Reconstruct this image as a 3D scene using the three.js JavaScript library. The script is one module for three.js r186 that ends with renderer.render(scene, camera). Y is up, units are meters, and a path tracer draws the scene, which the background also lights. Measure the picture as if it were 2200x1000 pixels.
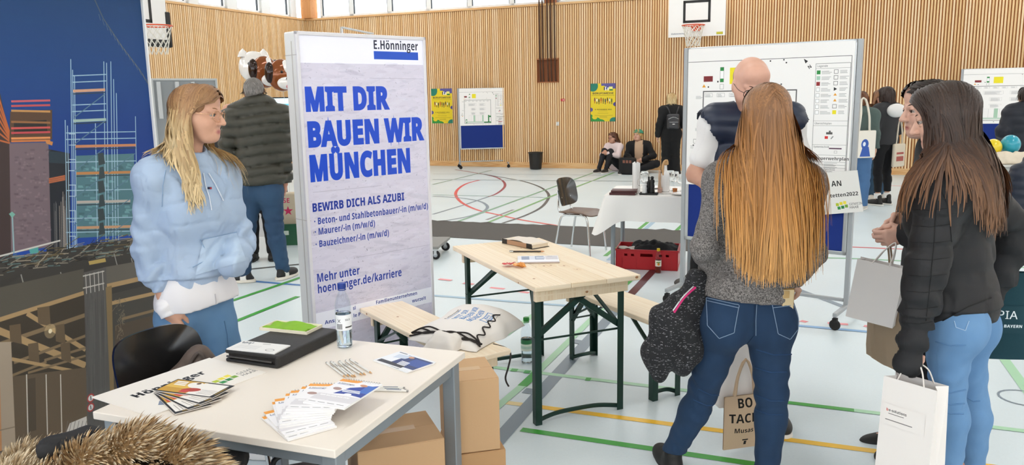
import * as THREE from 'three';
import { RoundedBoxGeometry } from 'three/addons/geometries/RoundedBoxGeometry.js';
import { mergeGeometries, mergeVertices } from 'three/addons/utils/BufferGeometryUtils.js';
import { RectAreaLightUniformsLib } from 'three/addons/lights/RectAreaLightUniformsLib.js';

// ---------------------------------------------------------------- camera, sky, light, exposure
const scene = new THREE.Scene();
const FOCAL = 1700, EYE = 1.7, PITCH = 9.8 * Math.PI / 180, ROLL = -1 * Math.PI / 180;
const camera = new THREE.PerspectiveCamera(2 * Math.atan(500 / FOCAL) * 180 / Math.PI, 2.2, 0.05, 200);
camera.rotation.order = 'YXZ';
camera.position.set(0, EYE, 0);
camera.rotation.set(-PITCH, 0, ROLL);
const renderer = new THREE.WebGLRenderer({ antialias: true });
renderer.toneMapping = THREE.LinearToneMapping;
renderer.toneMappingExposure = 0.87;
renderer.shadowMap.enabled = true;
RectAreaLightUniformsLib.init();
scene.background = new THREE.Color().setRGB(4.35, 4.65, 4.95);      // bright overcast sky behind the clerestory windows
const LAMP = 10, LAMPGLOW = 5;                                   // ceiling luminaires

// ---------------------------------------------------------------- helpers
const V = (x, y, z) => new THREE.Vector3(x, y, z);
const rad = d => d * Math.PI / 180;
const cF = V(0, -Math.sin(PITCH), -Math.cos(PITCH)), cR0 = V(1, 0, 0), cU0 = cR0.clone().cross(cF);
const cR = cR0.clone().multiplyScalar(Math.cos(ROLL)).addScaledVector(cU0, Math.sin(ROLL));
const cU = cU0.clone().multiplyScalar(Math.cos(ROLL)).addScaledVector(cR0, -Math.sin(ROLL));
const ray = (x, y) => cF.clone().multiplyScalar(FOCAL).addScaledVector(cR, x - 1100).addScaledVector(cU, 500 - y).divideScalar(FOCAL);
const P = (x, y, Y = 0) => { const d = ray(x, y), t = (Y - EYE) / d.y; return V(d.x * t, Y, d.z * t); };            // photo pixel on a level plane
const PZ = (x, y, z) => { const d = ray(x, y), t = z / d.z; return V(d.x * t, EYE + d.y * t, z); };                  // photo pixel at a known depth
function rng(seed) { let a = seed >>> 0; return () => { a = (a + 0x6D2B79F5) | 0; let t = Math.imul(a ^ (a >>> 15), 1 | a); t = (t + Math.imul(t ^ (t >>> 7), 61 | t)) ^ t; return ((t ^ (t >>> 14)) >>> 0) / 4294967296; }; }
const R0 = rng(7);
const lerp = (a, b, t) => a + (b - a) * t, clamp = (x, a = 0, b = 1) => Math.min(b, Math.max(a, x));
const sstep = (a, b, x) => { const t = clamp((x - a) / (b - a)); return t * t * (3 - 2 * t); };
function hash3(i, j, k) { let h = Math.imul(i, 374761393) ^ Math.imul(j, 668265263) ^ Math.imul(k, 2147483647 - 1013904223); h = Math.imul(h ^ (h >>> 13), 1274126177); return ((h ^ (h >>> 16)) >>> 0) / 4294967296; }
function noise3(x, y, z) {
  const i = Math.floor(x), j = Math.floor(y), k = Math.floor(z); let u = x - i, v = y - j, w = z - k;
  u = u * u * (3 - 2 * u); v = v * v * (3 - 2 * v); w = w * w * (3 - 2 * w);
  const a = lerp(lerp(hash3(i, j, k), hash3(i + 1, j, k), u), lerp(hash3(i, j + 1, k), hash3(i + 1, j + 1, k), u), v);
  const b = lerp(lerp(hash3(i, j, k + 1), hash3(i + 1, j, k + 1), u), lerp(hash3(i, j + 1, k + 1), hash3(i + 1, j + 1, k + 1), u), v);
  return lerp(a, b, w) * 2 - 1;
}
const taken = {};
function numbered(n) { const k = taken[n] = (taken[n] ?? -1) + 1; return k ? n + '_' + String(k).padStart(3, '0') : n; }
function tag(o, label, category, group) { o.userData.label = label; o.userData.category = category; if (group) o.userData.group = group; return o; }
function thing(name, label, category, pos = [0, 0, 0], turn = 0, group) {
  const o = new THREE.Group(); o.name = numbered(name); o.position.set(...(pos.isVector3 ? pos.toArray() : pos)); o.rotation.y = turn; scene.add(o); return tag(o, label, category, group);
}
function shadows(o) { o.castShadow = true; o.receiveShadow = true; return o; }
function clean(g) { const keep = ['position', 'normal', 'uv', 'color']; for (const k of Object.keys(g.attributes)) if (!keep.includes(k)) g.deleteAttribute(k); return g; }
function merge(gs) { if (!Array.isArray(gs)) return gs; if (gs.length === 1) return gs[0]; const col = gs.some(g => g.attributes.color); return mergeGeometries(gs.map(g => { g = clean(g.index ? g.toNonIndexed() : g.clone()); if (!g.attributes.uv) g.setAttribute('uv', new THREE.BufferAttribute(new Float32Array(g.attributes.position.count * 2), 2)); if (col && !g.attributes.color) paint(g, '#ffffff'); return g; })); }
function mesh(name, gs, m, parent) { const o = shadows(new THREE.Mesh(merge(gs), m)); o.name = parent ? name : numbered(name); (parent || scene).add(o); return o; }
function one(name, gs, m, label, category, group) { return tag(mesh(name, gs, m), label, category, group); }
function struct(name, gs, m) { const o = mesh(name, gs, m); o.userData.kind = 'structure'; return o; }
const TMP = new THREE.Object3D();
function place(g, p = [0, 0, 0], r = [0, 0, 0], s = 1) { TMP.position.set(...(p.isVector3 ? p.toArray() : p)); TMP.rotation.set(...r); if (Array.isArray(s)) TMP.scale.set(...s); else TMP.scale.setScalar(s); TMP.updateMatrix(); return g.applyMatrix4(TMP.matrix); }
const box = (w, h, d, p, r) => place(new THREE.BoxGeometry(w, h, d), p, r);
const rbox = (w, h, d, rr, p, r, seg = 2) => place(new RoundedBoxGeometry(w, h, d, seg, rr), p, r);
const cyl = (r1, r2, h, p, r, seg = 20) => place(new THREE.CylinderGeometry(r1, r2, h, seg), p, r);
const sph = (r, p, s = 1, seg = 20) => place(new THREE.SphereGeometry(r, seg, Math.ceil(seg * .7)), p, [0, 0, 0], s);
const tor = (R, r, p, rot, seg = 28) => place(new THREE.TorusGeometry(R, r, 8, seg), p, rot);
const vv = a => a.isVector3 ? a : V(...a);
function rod(a, b, r, seg = 10, r2 = r) { a = vv(a); b = vv(b); const d = b.clone().sub(a), L = d.length(); const g = new THREE.CylinderGeometry(r2, r, L, seg); g.applyQuaternion(new THREE.Quaternion().setFromUnitVectors(V(0, 1, 0), d.divideScalar(L))); return g.translate((a.x + b.x) / 2, (a.y + b.y) / 2, (a.z + b.z) / 2); }
function bar(a, b, w, h, up = V(0, 1, 0)) { a = vv(a); b = vv(b); const d = b.clone().sub(a), L = d.length(), m = new THREE.Matrix4().lookAt(a, b, up); const g = new THREE.BoxGeometry(w, h, L); g.applyMatrix4(m); return g.translate((a.x + b.x) / 2, (a.y + b.y) / 2, (a.z + b.z) / 2); }
const tube = (pts, r, seg = 24, rs = 7, closed = false) => new THREE.TubeGeometry(new THREE.CatmullRomCurve3(pts.map(vv), closed), seg, r, rs, closed);
const lathe = (pts, p = [0, 0, 0], seg = 28) => place(new THREE.LatheGeometry(pts.map(q => new THREE.Vector2(q[0], q[1])), seg), p);
function poly(pts, depth, bevel = 0) { const s = new THREE.Shape(pts.map(q => new THREE.Vector2(q[0], q[1]))); return new THREE.ExtrudeGeometry(s, { depth, bevelEnabled: bevel > 0, bevelSize: bevel, bevelThickness: bevel, bevelSegments: 2 }); }
function sheet(w, h, nx, ny, f) { const g = new THREE.PlaneGeometry(w, h, nx, ny), p = g.attributes.position; for (let i = 0; i < p.count; i++) { const q = f(p.getX(i), p.getY(i), g.attributes.uv.getX(i), g.attributes.uv.getY(i)); p.setXYZ(i, q[0], q[1], q[2]); } g.computeVertexNormals(); return g; }
function uvm(g, s = 1) {            // box-mapped uv in metres / s
  g = g.index ? g.toNonIndexed() : g; if (!g.attributes.normal) g.computeVertexNormals();
  const p = g.attributes.position, n = g.attributes.normal, uv = new Float32Array(p.count * 2);
  for (let i = 0; i < p.count; i += 3) {
    let nx = 0, ny = 0, nz = 0; for (let k = 0; k < 3; k++) { nx += n.getX(i + k); ny += n.getY(i + k); nz += n.getZ(i + k); }
    nx = Math.abs(nx); ny = Math.abs(ny); nz = Math.abs(nz);
    for (let k = 0; k < 3; k++) { const x = p.getX(i + k), y = p.getY(i + k), z = p.getZ(i + k); const q = ny > nx && ny > nz ? [x, z] : nx > nz ? [z, y] : [x, y]; uv[(i + k) * 2] = q[0] / s; uv[(i + k) * 2 + 1] = q[1] / s; }
  }
  g.setAttribute('uv', new THREE.BufferAttribute(uv, 2)); return g;
}
const C = c => c.isColor ? c : new THREE.Color(c);
function paint(g, c) { const n = g.attributes.position.count, a = new Float32Array(n * 3), k = C(c); for (let i = 0; i < n; i++) a.set([k.r, k.g, k.b], i * 3); g.setAttribute('color', new THREE.BufferAttribute(a, 3)); return g; }
const mat = (c, rough = .6, o = {}) => new THREE.MeshPhysicalMaterial({ color: C(c), roughness: rough, ...o });
const vmat = (rough = .7, o = {}) => mat('#ffffff', rough, { vertexColors: true, ...o });
function tex(w, h, draw, o = {}) {
  const c = document.createElement('canvas'); c.width = w; c.height = h; draw(c.getContext('2d'), w, h);
  const t = new THREE.CanvasTexture(c); t.colorSpace = o.data ? THREE.NoColorSpace : THREE.SRGBColorSpace; t.wrapS = t.wrapT = o.clamp ? THREE.ClampToEdgeWrapping : THREE.RepeatWrapping; t.magFilter = THREE.LinearFilter; if (o.repeat) t.repeat.set(...o.repeat); return t;
}
function dtex(n, f, color = false) {           // square data texture from f(u,v) -> [r,g,b] 0..255 (periodic noise is the caller's business)
  const a = new Uint8Array(n * n * 4); for (let j = 0; j < n; j++) for (let i = 0; i < n; i++) { const q = f(i / n, j / n, i, j); a.set([q[0], q[1], q[2], 255], (j * n + i) * 4); }
  const t = new THREE.DataTexture(a, n, n); t.colorSpace = color ? THREE.SRGBColorSpace : THREE.NoColorSpace; t.wrapS = t.wrapT = THREE.RepeatWrapping; t.magFilter = THREE.LinearFilter; t.minFilter = THREE.LinearMipmapLinearFilter; t.generateMipmaps = true; t.needsUpdate = true; return t;
}
function pnoise(u, v, f, s = 0) { // periodic value noise 0..1
  const x = u * f, y = v * f, i = Math.floor(x), j = Math.floor(y), a = x - i, b = y - j, m = q => ((q % f) + f) % f, w = a * a * (3 - 2 * a), z = b * b * (3 - 2 * b);
  return lerp(lerp(hash3(m(i), m(j), s), hash3(m(i + 1), m(j), s), w), lerp(hash3(m(i), m(j + 1), s), hash3(m(i + 1), m(j + 1), s), w), z);
}
const fabricBump = dtex(256, (u, v, i, j) => { const q = 110 + 70 * Math.sin(i * Math.PI / 2) * Math.sin(j * Math.PI / 2) + 60 * (hash3(i, j, 3) - .5) + 50 * (pnoise(u, v, 16, 5) - .5); return [q, q, q]; });
const grainBump = dtex(256, (u, v, i, j) => { const q = 128 + 90 * (hash3(i, j, 9) - .5) + 60 * (pnoise(u, v, 32, 2) - .5); return [q, q, q]; });
const leatherBump = dtex(256, (u, v) => { const q = 255 * Math.min(1, Math.abs(pnoise(u, v, 40, 1) - .5) * 3 + .25 * pnoise(u, v, 90, 2)); return [q, q, q]; });
// pine boards: grain runs along v
const pineTex = (base, dark, seed, knots = 10) => tex(512, 1024, (g, w, h) => {
  const r = rng(seed); g.fillStyle = base; g.fillRect(0, 0, w, h);
  for (let i = 0; i < 260; i++) { const x = r() * w; g.strokeStyle = dark; g.globalAlpha = .05 + .13 * r(); g.lineWidth = .6 + 2.4 * r(); g.beginPath(); const ph = r() * 9, am = 2 + 6 * r(); for (let y = -10; y <= h + 10; y += 32) g.lineTo(x + am * Math.sin(y * .006 + ph), y); g.stroke(); }
  for (let i = 0; i < knots; i++) { const x = r() * w, y = r() * h, s = 5 + 7 * r(); g.globalAlpha = .25; g.strokeStyle = dark; for (let k = 1; k < 4; k++) { g.beginPath(); g.ellipse(x, y, s * (.7 + k * .45), s * (1 + k * 1.1), 0, 0, 7); g.stroke(); } g.globalAlpha = .75; g.fillStyle = '#96592c'; g.beginPath(); g.ellipse(x, y, s * .55, s * .9, 0, 0, 7); g.fill(); }
  g.globalAlpha = 1;
});
// ---------------------------------------------------------------- the hall: back wall runs along u, the hall opens along v
const wA = P(928, 356), wB = P(1480, 367), wDir = wB.clone().sub(wA).normalize(), wN = V(-wDir.z, 0, wDir.x);
const CORNER = wA.clone().addScaledVector(wDir, -3.6), WTURN = -Math.atan2(wDir.z, wDir.x);
const RM = (u, y, v) => CORNER.clone().addScaledVector(wDir, u).addScaledVector(wN, v).setY(y);
const PW = (x, y, off = 0) => { const d = ray(x, y), t = (wA.clone().sub(camera.position).dot(wN) + off) / d.dot(wN); return camera.position.clone().addScaledVector(d, t); };
const uOf = p => p.clone().sub(CORNER).dot(wDir), vOf = p => p.clone().sub(CORNER).dot(wN);
const inRoom = o => { o.position.copy(CORNER); o.rotation.y = WTURN; return o; };
const U1 = 28, V1 = 26, SILL = 3.73, WTOP = 5.5, CEIL = 6.1;
// floor: sprung sports floor with painted court lines
const floorTex = dtex(512, (u, v, i, j) => { const q = 5 * (pnoise(u, v, 7, 1) - .5) + 3 * (hash3(i, j, 4) - .5); return [216 + q, 227 + q, 231 + q]; }, true);
floorTex.repeat.set(1 / 3, 1 / 3);
const scuffRough = dtex(256, (u, v) => { const q = 110 + 14 * (pnoise(u, v, 8, 7) - .5); return [q, q, q]; }); scuffRough.repeat.set(.4, .4);
const floor = inRoom(struct('floor', uvm(box(U1 + .6, .2, V1 + .6, [U1 / 2, -.1, V1 / 2])), mat('#ffffff', .9, { map: floorTex, roughnessMap: scuffRough })));
floor.material.color.setRGB(1, 1, 1);
const lineMats = {};
const lineMat = c => lineMats[c] ||= mat(c, .42);
const toRoom = p => [uOf(p), vOf(p)];
let lineLift = 0;
function courtLine(pts, width, c, close = false) {       // pts are floor points in world space
  const q = pts.map(p => toRoom(p)), pos = [], idx = [], h = .0012 + (lineLift = (lineLift + 1) % 12) * .00022;
  for (let i = 0; i < q.length; i++) { const a = q[Math.max(0, i - 1)], b = q[Math.min(q.length - 1, i + 1)]; let dx = b[0] - a[0], dz = b[1] - a[1]; const L = Math.hypot(dx, dz) || 1; dx /= L; dz /= L; pos.push(q[i][0] - dz * width / 2, h, q[i][1] + dx * width / 2, q[i][0] + dz * width / 2, h, q[i][1] - dx * width / 2); if (i) { const k = i * 2; idx.push(k - 2, k - 1, k, k - 1, k + 1, k); } }
  const g = new THREE.BufferGeometry(); g.setAttribute('position', new THREE.Float32BufferAttribute(pos, 3)); g.setIndex(idx); g.computeVertexNormals();
  if (g.attributes.normal.getY(0) < 0) { g.setIndex(idx.reverse()); g.computeVertexNormals(); }
  return mesh('court_line', g, lineMat(c), floor);
}
const px = (...a) => a.map(q => P(q[0], q[1]));
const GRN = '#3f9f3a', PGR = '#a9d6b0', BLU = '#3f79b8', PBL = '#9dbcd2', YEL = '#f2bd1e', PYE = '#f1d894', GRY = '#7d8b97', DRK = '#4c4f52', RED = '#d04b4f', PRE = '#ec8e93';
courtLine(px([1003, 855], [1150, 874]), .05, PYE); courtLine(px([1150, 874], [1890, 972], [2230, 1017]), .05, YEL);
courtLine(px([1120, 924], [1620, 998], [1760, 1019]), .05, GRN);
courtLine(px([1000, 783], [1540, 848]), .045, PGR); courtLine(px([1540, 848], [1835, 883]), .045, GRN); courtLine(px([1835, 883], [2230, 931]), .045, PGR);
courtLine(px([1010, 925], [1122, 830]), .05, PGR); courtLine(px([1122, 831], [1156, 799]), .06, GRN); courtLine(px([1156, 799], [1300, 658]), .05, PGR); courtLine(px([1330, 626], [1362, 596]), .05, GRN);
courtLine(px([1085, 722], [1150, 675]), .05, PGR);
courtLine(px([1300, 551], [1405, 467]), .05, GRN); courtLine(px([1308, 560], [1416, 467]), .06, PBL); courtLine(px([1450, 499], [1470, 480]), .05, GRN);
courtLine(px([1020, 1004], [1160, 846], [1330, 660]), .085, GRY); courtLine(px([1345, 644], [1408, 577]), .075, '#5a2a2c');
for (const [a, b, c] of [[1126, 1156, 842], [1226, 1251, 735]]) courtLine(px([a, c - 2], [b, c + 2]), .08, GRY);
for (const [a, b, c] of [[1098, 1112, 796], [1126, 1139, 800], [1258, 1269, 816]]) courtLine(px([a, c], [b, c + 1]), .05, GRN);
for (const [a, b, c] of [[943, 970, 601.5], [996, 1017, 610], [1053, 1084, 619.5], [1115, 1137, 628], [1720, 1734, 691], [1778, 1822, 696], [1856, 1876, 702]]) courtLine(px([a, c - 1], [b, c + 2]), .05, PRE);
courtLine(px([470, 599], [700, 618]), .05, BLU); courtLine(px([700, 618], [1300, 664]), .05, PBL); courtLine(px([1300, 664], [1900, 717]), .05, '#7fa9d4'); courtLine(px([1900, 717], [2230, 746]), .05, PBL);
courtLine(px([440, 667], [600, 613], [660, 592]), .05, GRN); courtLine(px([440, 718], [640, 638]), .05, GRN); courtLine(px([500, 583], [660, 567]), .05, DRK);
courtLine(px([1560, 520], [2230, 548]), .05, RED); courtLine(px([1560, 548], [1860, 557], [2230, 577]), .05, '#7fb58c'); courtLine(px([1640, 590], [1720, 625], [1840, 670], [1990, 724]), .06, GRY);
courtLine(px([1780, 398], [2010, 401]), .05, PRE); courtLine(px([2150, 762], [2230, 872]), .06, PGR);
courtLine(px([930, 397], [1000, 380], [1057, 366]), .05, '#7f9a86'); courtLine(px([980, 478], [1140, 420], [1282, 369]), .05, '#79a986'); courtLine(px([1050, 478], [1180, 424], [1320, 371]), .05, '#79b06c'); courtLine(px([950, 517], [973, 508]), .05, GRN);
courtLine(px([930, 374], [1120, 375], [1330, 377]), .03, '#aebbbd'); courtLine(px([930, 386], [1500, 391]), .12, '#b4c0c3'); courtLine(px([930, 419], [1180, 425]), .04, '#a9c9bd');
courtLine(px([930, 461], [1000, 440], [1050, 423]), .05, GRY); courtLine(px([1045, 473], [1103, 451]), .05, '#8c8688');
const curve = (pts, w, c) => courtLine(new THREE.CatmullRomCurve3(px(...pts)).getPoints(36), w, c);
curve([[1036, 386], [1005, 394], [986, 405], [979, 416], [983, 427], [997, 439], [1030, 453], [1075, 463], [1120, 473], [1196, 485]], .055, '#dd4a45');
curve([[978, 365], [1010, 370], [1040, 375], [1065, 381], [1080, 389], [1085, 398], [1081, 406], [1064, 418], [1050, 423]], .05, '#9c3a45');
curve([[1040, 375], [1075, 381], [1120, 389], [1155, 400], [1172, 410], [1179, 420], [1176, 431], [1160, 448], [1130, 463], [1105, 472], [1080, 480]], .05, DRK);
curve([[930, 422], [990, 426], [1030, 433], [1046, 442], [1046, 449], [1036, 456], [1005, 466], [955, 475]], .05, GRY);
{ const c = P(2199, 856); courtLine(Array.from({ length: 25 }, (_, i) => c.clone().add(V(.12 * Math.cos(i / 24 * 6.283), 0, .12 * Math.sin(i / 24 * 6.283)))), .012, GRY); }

// walls: timber slats over a stained board, glazing above the sill
const WT = .3;
const woodBack = mat('#b97a42', .8, { bumpMap: grainBump, bumpScale: .0005 }), slatMats = ['#f0cf9f', '#ebc793', '#f3d6ab', '#e6c08b'].map((c, i) => mat(c, .62));
const trimMat = mat('#e3ba85', .6, { map: pineTex('#ffffff', '#c98a4a', 5, 0) });
const slatGeo = place(box(.031, SILL - .13, .03, [0, 0, 0]), [0, .13 + (SILL - .13) / 2 - .005, .017]);
const wallBack = inRoom(struct('wall_back', box(U1 + 2 * WT, SILL, WT, [U1 / 2, SILL / 2, -WT / 2]), woodBack));
// the rope recess sits in the slatting, so slats stop around it
const rec = { u0: uOf(PW(1155, 127)), u1: uOf(PW(1201, 177)), y0: PW(1178, 177).y, y1: PW(1178, 127).y };
const PITCHS = .054; let si = 0; const restB = [];
for (let u = .03; u < U1; u += PITCHS, si++) {
  const inRec = u > rec.u0 - .02 && u < rec.u1 + .02, vis = u > .03 && u < 16.3;
  const gs = inRec ? [box(.031, rec.y0 - .13, .03, [0, .13 + (rec.y0 - .13) / 2, .017]), box(.031, SILL - rec.y1, .03, [0, (SILL + rec.y1) / 2, .017])] : slatGeo;
  if (!vis) { restB.push(place(slatGeo.clone(), [u, 0, 0])); continue; }
  const s = mesh('slat', gs, slatMats[Math.floor(hash3(si, 1, 1) * 4)], wallBack); s.position.x = u;
}
mesh('slat_field', restB, slatMats[1], wallBack).userData.kind = 'stuff';
inRoom(struct('baseboard_back', rbox(U1, .13, .04, .006, [U1 / 2, .065, .02]), trimMat));
const wallLeft = inRoom(struct('wall_left', box(WT, SILL, V1, [-WT / 2, SILL / 2, V1 / 2]), woodBack)); const restL = [];
for (let v = .05; v < V1; v += PITCHS, si++) {
  const g = place(slatGeo.clone(), [0, 0, 0], [0, Math.PI / 2, 0]);
  if (v > 6.2) { restL.push(place(g, [0, 0, v])); continue; }
  const s = mesh('slat', g, slatMats[Math.floor(hash3(si, 2, 1) * 4)], wallLeft); s.position.z = v;
}
mesh('slat_field', restL, slatMats[1], wallLeft).userData.kind = 'stuff';
inRoom(struct('baseboard_left', rbox(.04, .13, V1, .006, [.02, .065, V1 / 2]), trimMat));
const plaster = mat('#e9e4da', .9);
const woodPlain = mat('#dcb585', .8), LOW = 2.0;
inRoom(struct('wall_right', box(WT, SILL, V1 + 2 * WT, [U1 + WT / 2, SILL / 2, V1 / 2]), woodPlain)); inRoom(struct('wall_right_upper', box(WT, CEIL - WTOP, V1 + 2 * WT, [U1 + WT / 2, (CEIL + WTOP) / 2, V1 / 2]), plaster));
inRoom(struct('wall_front', box(U1 + 2 * WT, LOW, WT, [U1 / 2, LOW / 2, V1 + WT / 2]), woodPlain)); inRoom(struct('wall_front_upper', box(U1 + 2 * WT, CEIL - WTOP, WT, [U1 / 2, (CEIL + WTOP) / 2, V1 + WT / 2]), plaster));
inRoom(struct('ceiling', box(U1 + 2 * WT, .25, V1 + 2 * WT, [U1 / 2, CEIL + .125, V1 / 2]), plaster));
// sill caps and the upper wall strip above the glazing
inRoom(struct('trim_1', rbox(U1, .05, .36, .008, [U1 / 2, SILL + .025, -.12]), trimMat)); inRoom(struct('trim_2', rbox(.36, .05, V1, .008, [-.12, SILL + .025, V1 / 2]), trimMat));
inRoom(struct('wall_back_upper', box(U1 + 2 * WT, CEIL - WTOP, WT, [U1 / 2, (CEIL + WTOP) / 2, -WT / 2]), plaster)); inRoom(struct('wall_left_upper', box(WT, CEIL - WTOP, V1, [-WT / 2, (CEIL + WTOP) / 2, V1 / 2]), plaster));
const frameMat = mat('#e9ecec', .45), gasket = mat('#22282c', .6), pane = mat('#ffffff', .02, { transmission: 1, thickness: 0, ior: 1.5 });
let wn = 0; const H = WTOP - SILL - .05, HC = (WTOP + SILL + .05) / 2;
function glazing(a, b, left) {
  const w = b - a, c = (a + b) / 2, T = g => left ? g.rotateY(-Math.PI / 2).translate(-.12, 0, c) : g.translate(c, 0, -.12), fw = .06;
  const o = inRoom(struct('window_' + (++wn), [T(box(fw, H, .1, [-w / 2 + fw / 2, HC, 0])), T(box(fw, H, .1, [w / 2 - fw / 2, HC, 0])), T(box(w, fw, .1, [0, SILL + .05 + fw / 2, 0])), T(box(w, fw, .1, [0, WTOP - fw / 2, 0]))], frameMat)); o.name = 'window_' + wn;
  mesh('pane', T(box(w - 2 * fw, H - 2 * fw, .012, [0, HC, 0])), pane, o);
  mesh('gasket', [T(box(.022, H - 2 * fw, .05, [w / 2 - fw - .011, HC, .01])), T(box(.012, H - 2 * fw, .05, [-w / 2 + fw + .006, HC, .01]))], gasket, o);
  if (left && hash3(wn, 3, 3) > .6) mesh('transom', T(box(w - 2 * fw, .03, .05, [0, SILL + .62, .01])), gasket, o);
}
const uM = [uOf(PW(685, 30)), uOf(PW(752, 30)), uOf(PW(834, 25)), uOf(PW(918, 20)), uOf(PW(1006, 15)), uOf(PW(1097, 10)), uOf(PW(1172, 8))];
for (let i = 0; i < uM.length - 1; i++) glazing(uM[i], uM[i + 1], false);
{ let u = uOf(PW(1194, 8)); while (u < U1 - 1) { glazing(u, Math.min(u + 1.03, U1), false); u += 1.03; } }
{ // left wall bays, wide white posts between them
  const dL = (x, y) => { const d = ray(x, y), t = CORNER.clone().sub(camera.position).dot(wDir) / d.dot(wDir); return vOf(camera.position.clone().addScaledVector(d, t)); };
  const e = [[583, 628, 30], [512, 565, 20], [429, 491, 12], [362, 408, 4]].map(q => [dL(q[1], q[2]), dL(q[0], q[2])]); let prev = .32;
  const posts = []; for (const [a, b] of e) { posts.push([prev, a]); glazing(a, b, true); prev = b; }
  while (prev < V1 - 1.4) { posts.push([prev, prev + .38]); glazing(prev + .38, prev + 1.33, true); prev += 1.33; } posts.push([prev, V1]);
  for (const [a, b] of posts) { const o = inRoom(struct('trim_3', box(.18, H, b - a, [-.12, HC, (a + b) / 2]), frameMat)); }
}
// taller glazing behind the camera and a clerestory band on the right wall
for (let k = 0; k < 10; k++) { const w = U1 / 10, h = WTOP - LOW, o = inRoom(struct('window_' + (++wn), [[-w / 2 + .05, 0], [w / 2 - .05, 0]].map(q => box(.1, h, .12, [q[0], (WTOP + LOW) / 2, 0])).concat([box(w, .1, .12, [0, LOW + .05, 0]), box(w, .1, .12, [0, WTOP - .05, 0])]).map(g => g.translate(w * (k + .5), 0, V1 + .1)), frameMat)); mesh('pane', box(w - .2, h - .2, .012, [w * (k + .5), (WTOP + LOW) / 2, V1 + .1]), pane, o); }
for (let k = 0; k < 10; k++) { const w = V1 / 10, o = inRoom(struct('window_' + (++wn), [box(.12, H, .1, [0, HC, -w / 2 + .05]), box(.12, H, .1, [0, HC, w / 2 - .05]), box(.12, .08, w, [0, SILL + .09, 0]), box(.12, .08, w, [0, WTOP - .04, 0])].map(g => g.translate(U1 + .1, 0, w * (k + .5))), frameMat)); mesh('pane', box(.012, H - .16, w - .2, [U1 + .1, HC, w * (k + .5)]), pane, o); }
const glulam = mat('#c98d4f', .65, { map: pineTex('#ffffff', '#a86a30', 9, 14) });
inRoom(struct('trim_4', uvm(box(.3, CEIL - SILL - .05, .3, [.13, (CEIL + SILL + .05) / 2, .0]), .6), glulam));
{ const a = uOf(PW(1172, 8)), b = uOf(PW(1194, 8)); inRoom(struct('trim_5', uvm(box(b - a, CEIL - SILL - .05, .32, [(a + b) / 2, (CEIL + SILL + .05) / 2, -.1]), .6), mat('#a5643a', .65, { map: glulam.map }))); }
// luminaires on the ceiling
const lampMetal = mat('#dddddd', .4), lampGlow = mat('#ffffff', .5, { emissive: new THREE.Color(1, .975, .975), emissiveIntensity: LAMPGLOW });
for (let i = 0; i < 4; i++) for (let j = 0; j < 4; j++) {
  const p = RM(3.6 + i * 6.9, CEIL, 3 + j * 6.6), t = thing('ceiling_light', 'long white luminaire under the hall ceiling', 'ceiling light', [p.x, p.y, p.z], WTURN, 'luminaires under the hall ceiling');
  mesh('housing', rbox(.62, .1, 3.1, .01, [0, -.05, 0]), lampMetal, t); mesh('diffuser', box(.54, .012, 3.0, [0, -.107, 0]), lampGlow, t);
  const l = new THREE.RectAreaLight(new THREE.Color(1, .975, .975), LAMP, .54, 3.0); l.position.set(0, -.12, 0); l.rotation.x = -Math.PI / 2; l.castShadow = true; l.name = 'lamp'; t.add(l);
}
// ---------------------------------------------------------------- printed displays
const alu = mat('#c3c6c8', .35, { metalness: .85 }), aluPaint = mat('#a9adb0', .45, { metalness: .3 }), chrome = mat('#d8dadb', .18, { metalness: 1 }), whitePlastic = mat('#eeeeec', .4), blackPlastic = mat('#141414', .45), paper = mat('#f3f1ee', .7), rubber = mat('#1c1c1d', .8);
function condensed(g, s, x, y, h, wide, c, font = 'bold', heavy = 0) {    // text of cap height h squeezed to a given width
  g.save(); g.fillStyle = c; g.font = font + ' 100px sans-serif'; const m = g.measureText(s).width; g.translate(x, y); g.scale(wide / m, h / 73); g.textBaseline = 'alphabetic'; g.fillText(s, 0, 0); if (heavy) { g.strokeStyle = c; g.lineWidth = heavy; g.lineJoin = 'miter'; g.strokeText(s, 0, 0); } g.restore();
}
function panelAt(o, a, b, top) { /* local x runs a -> b */ const d = b.clone().sub(a).setY(0).normalize(); o.position.set(a.x, 0, a.z); o.rotation.y = Math.atan2(-d.z, d.x); return d; }
function planePix(a, d) { const n = V(-d.z, 0, d.x); return (x, y) => { const r = ray(x, y), t = a.clone().sub(camera.position).dot(n) / r.dot(n), q = camera.position.clone().addScaledVector(r, t); return [q.clone().sub(a).dot(d), q.y]; }; }

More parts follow.
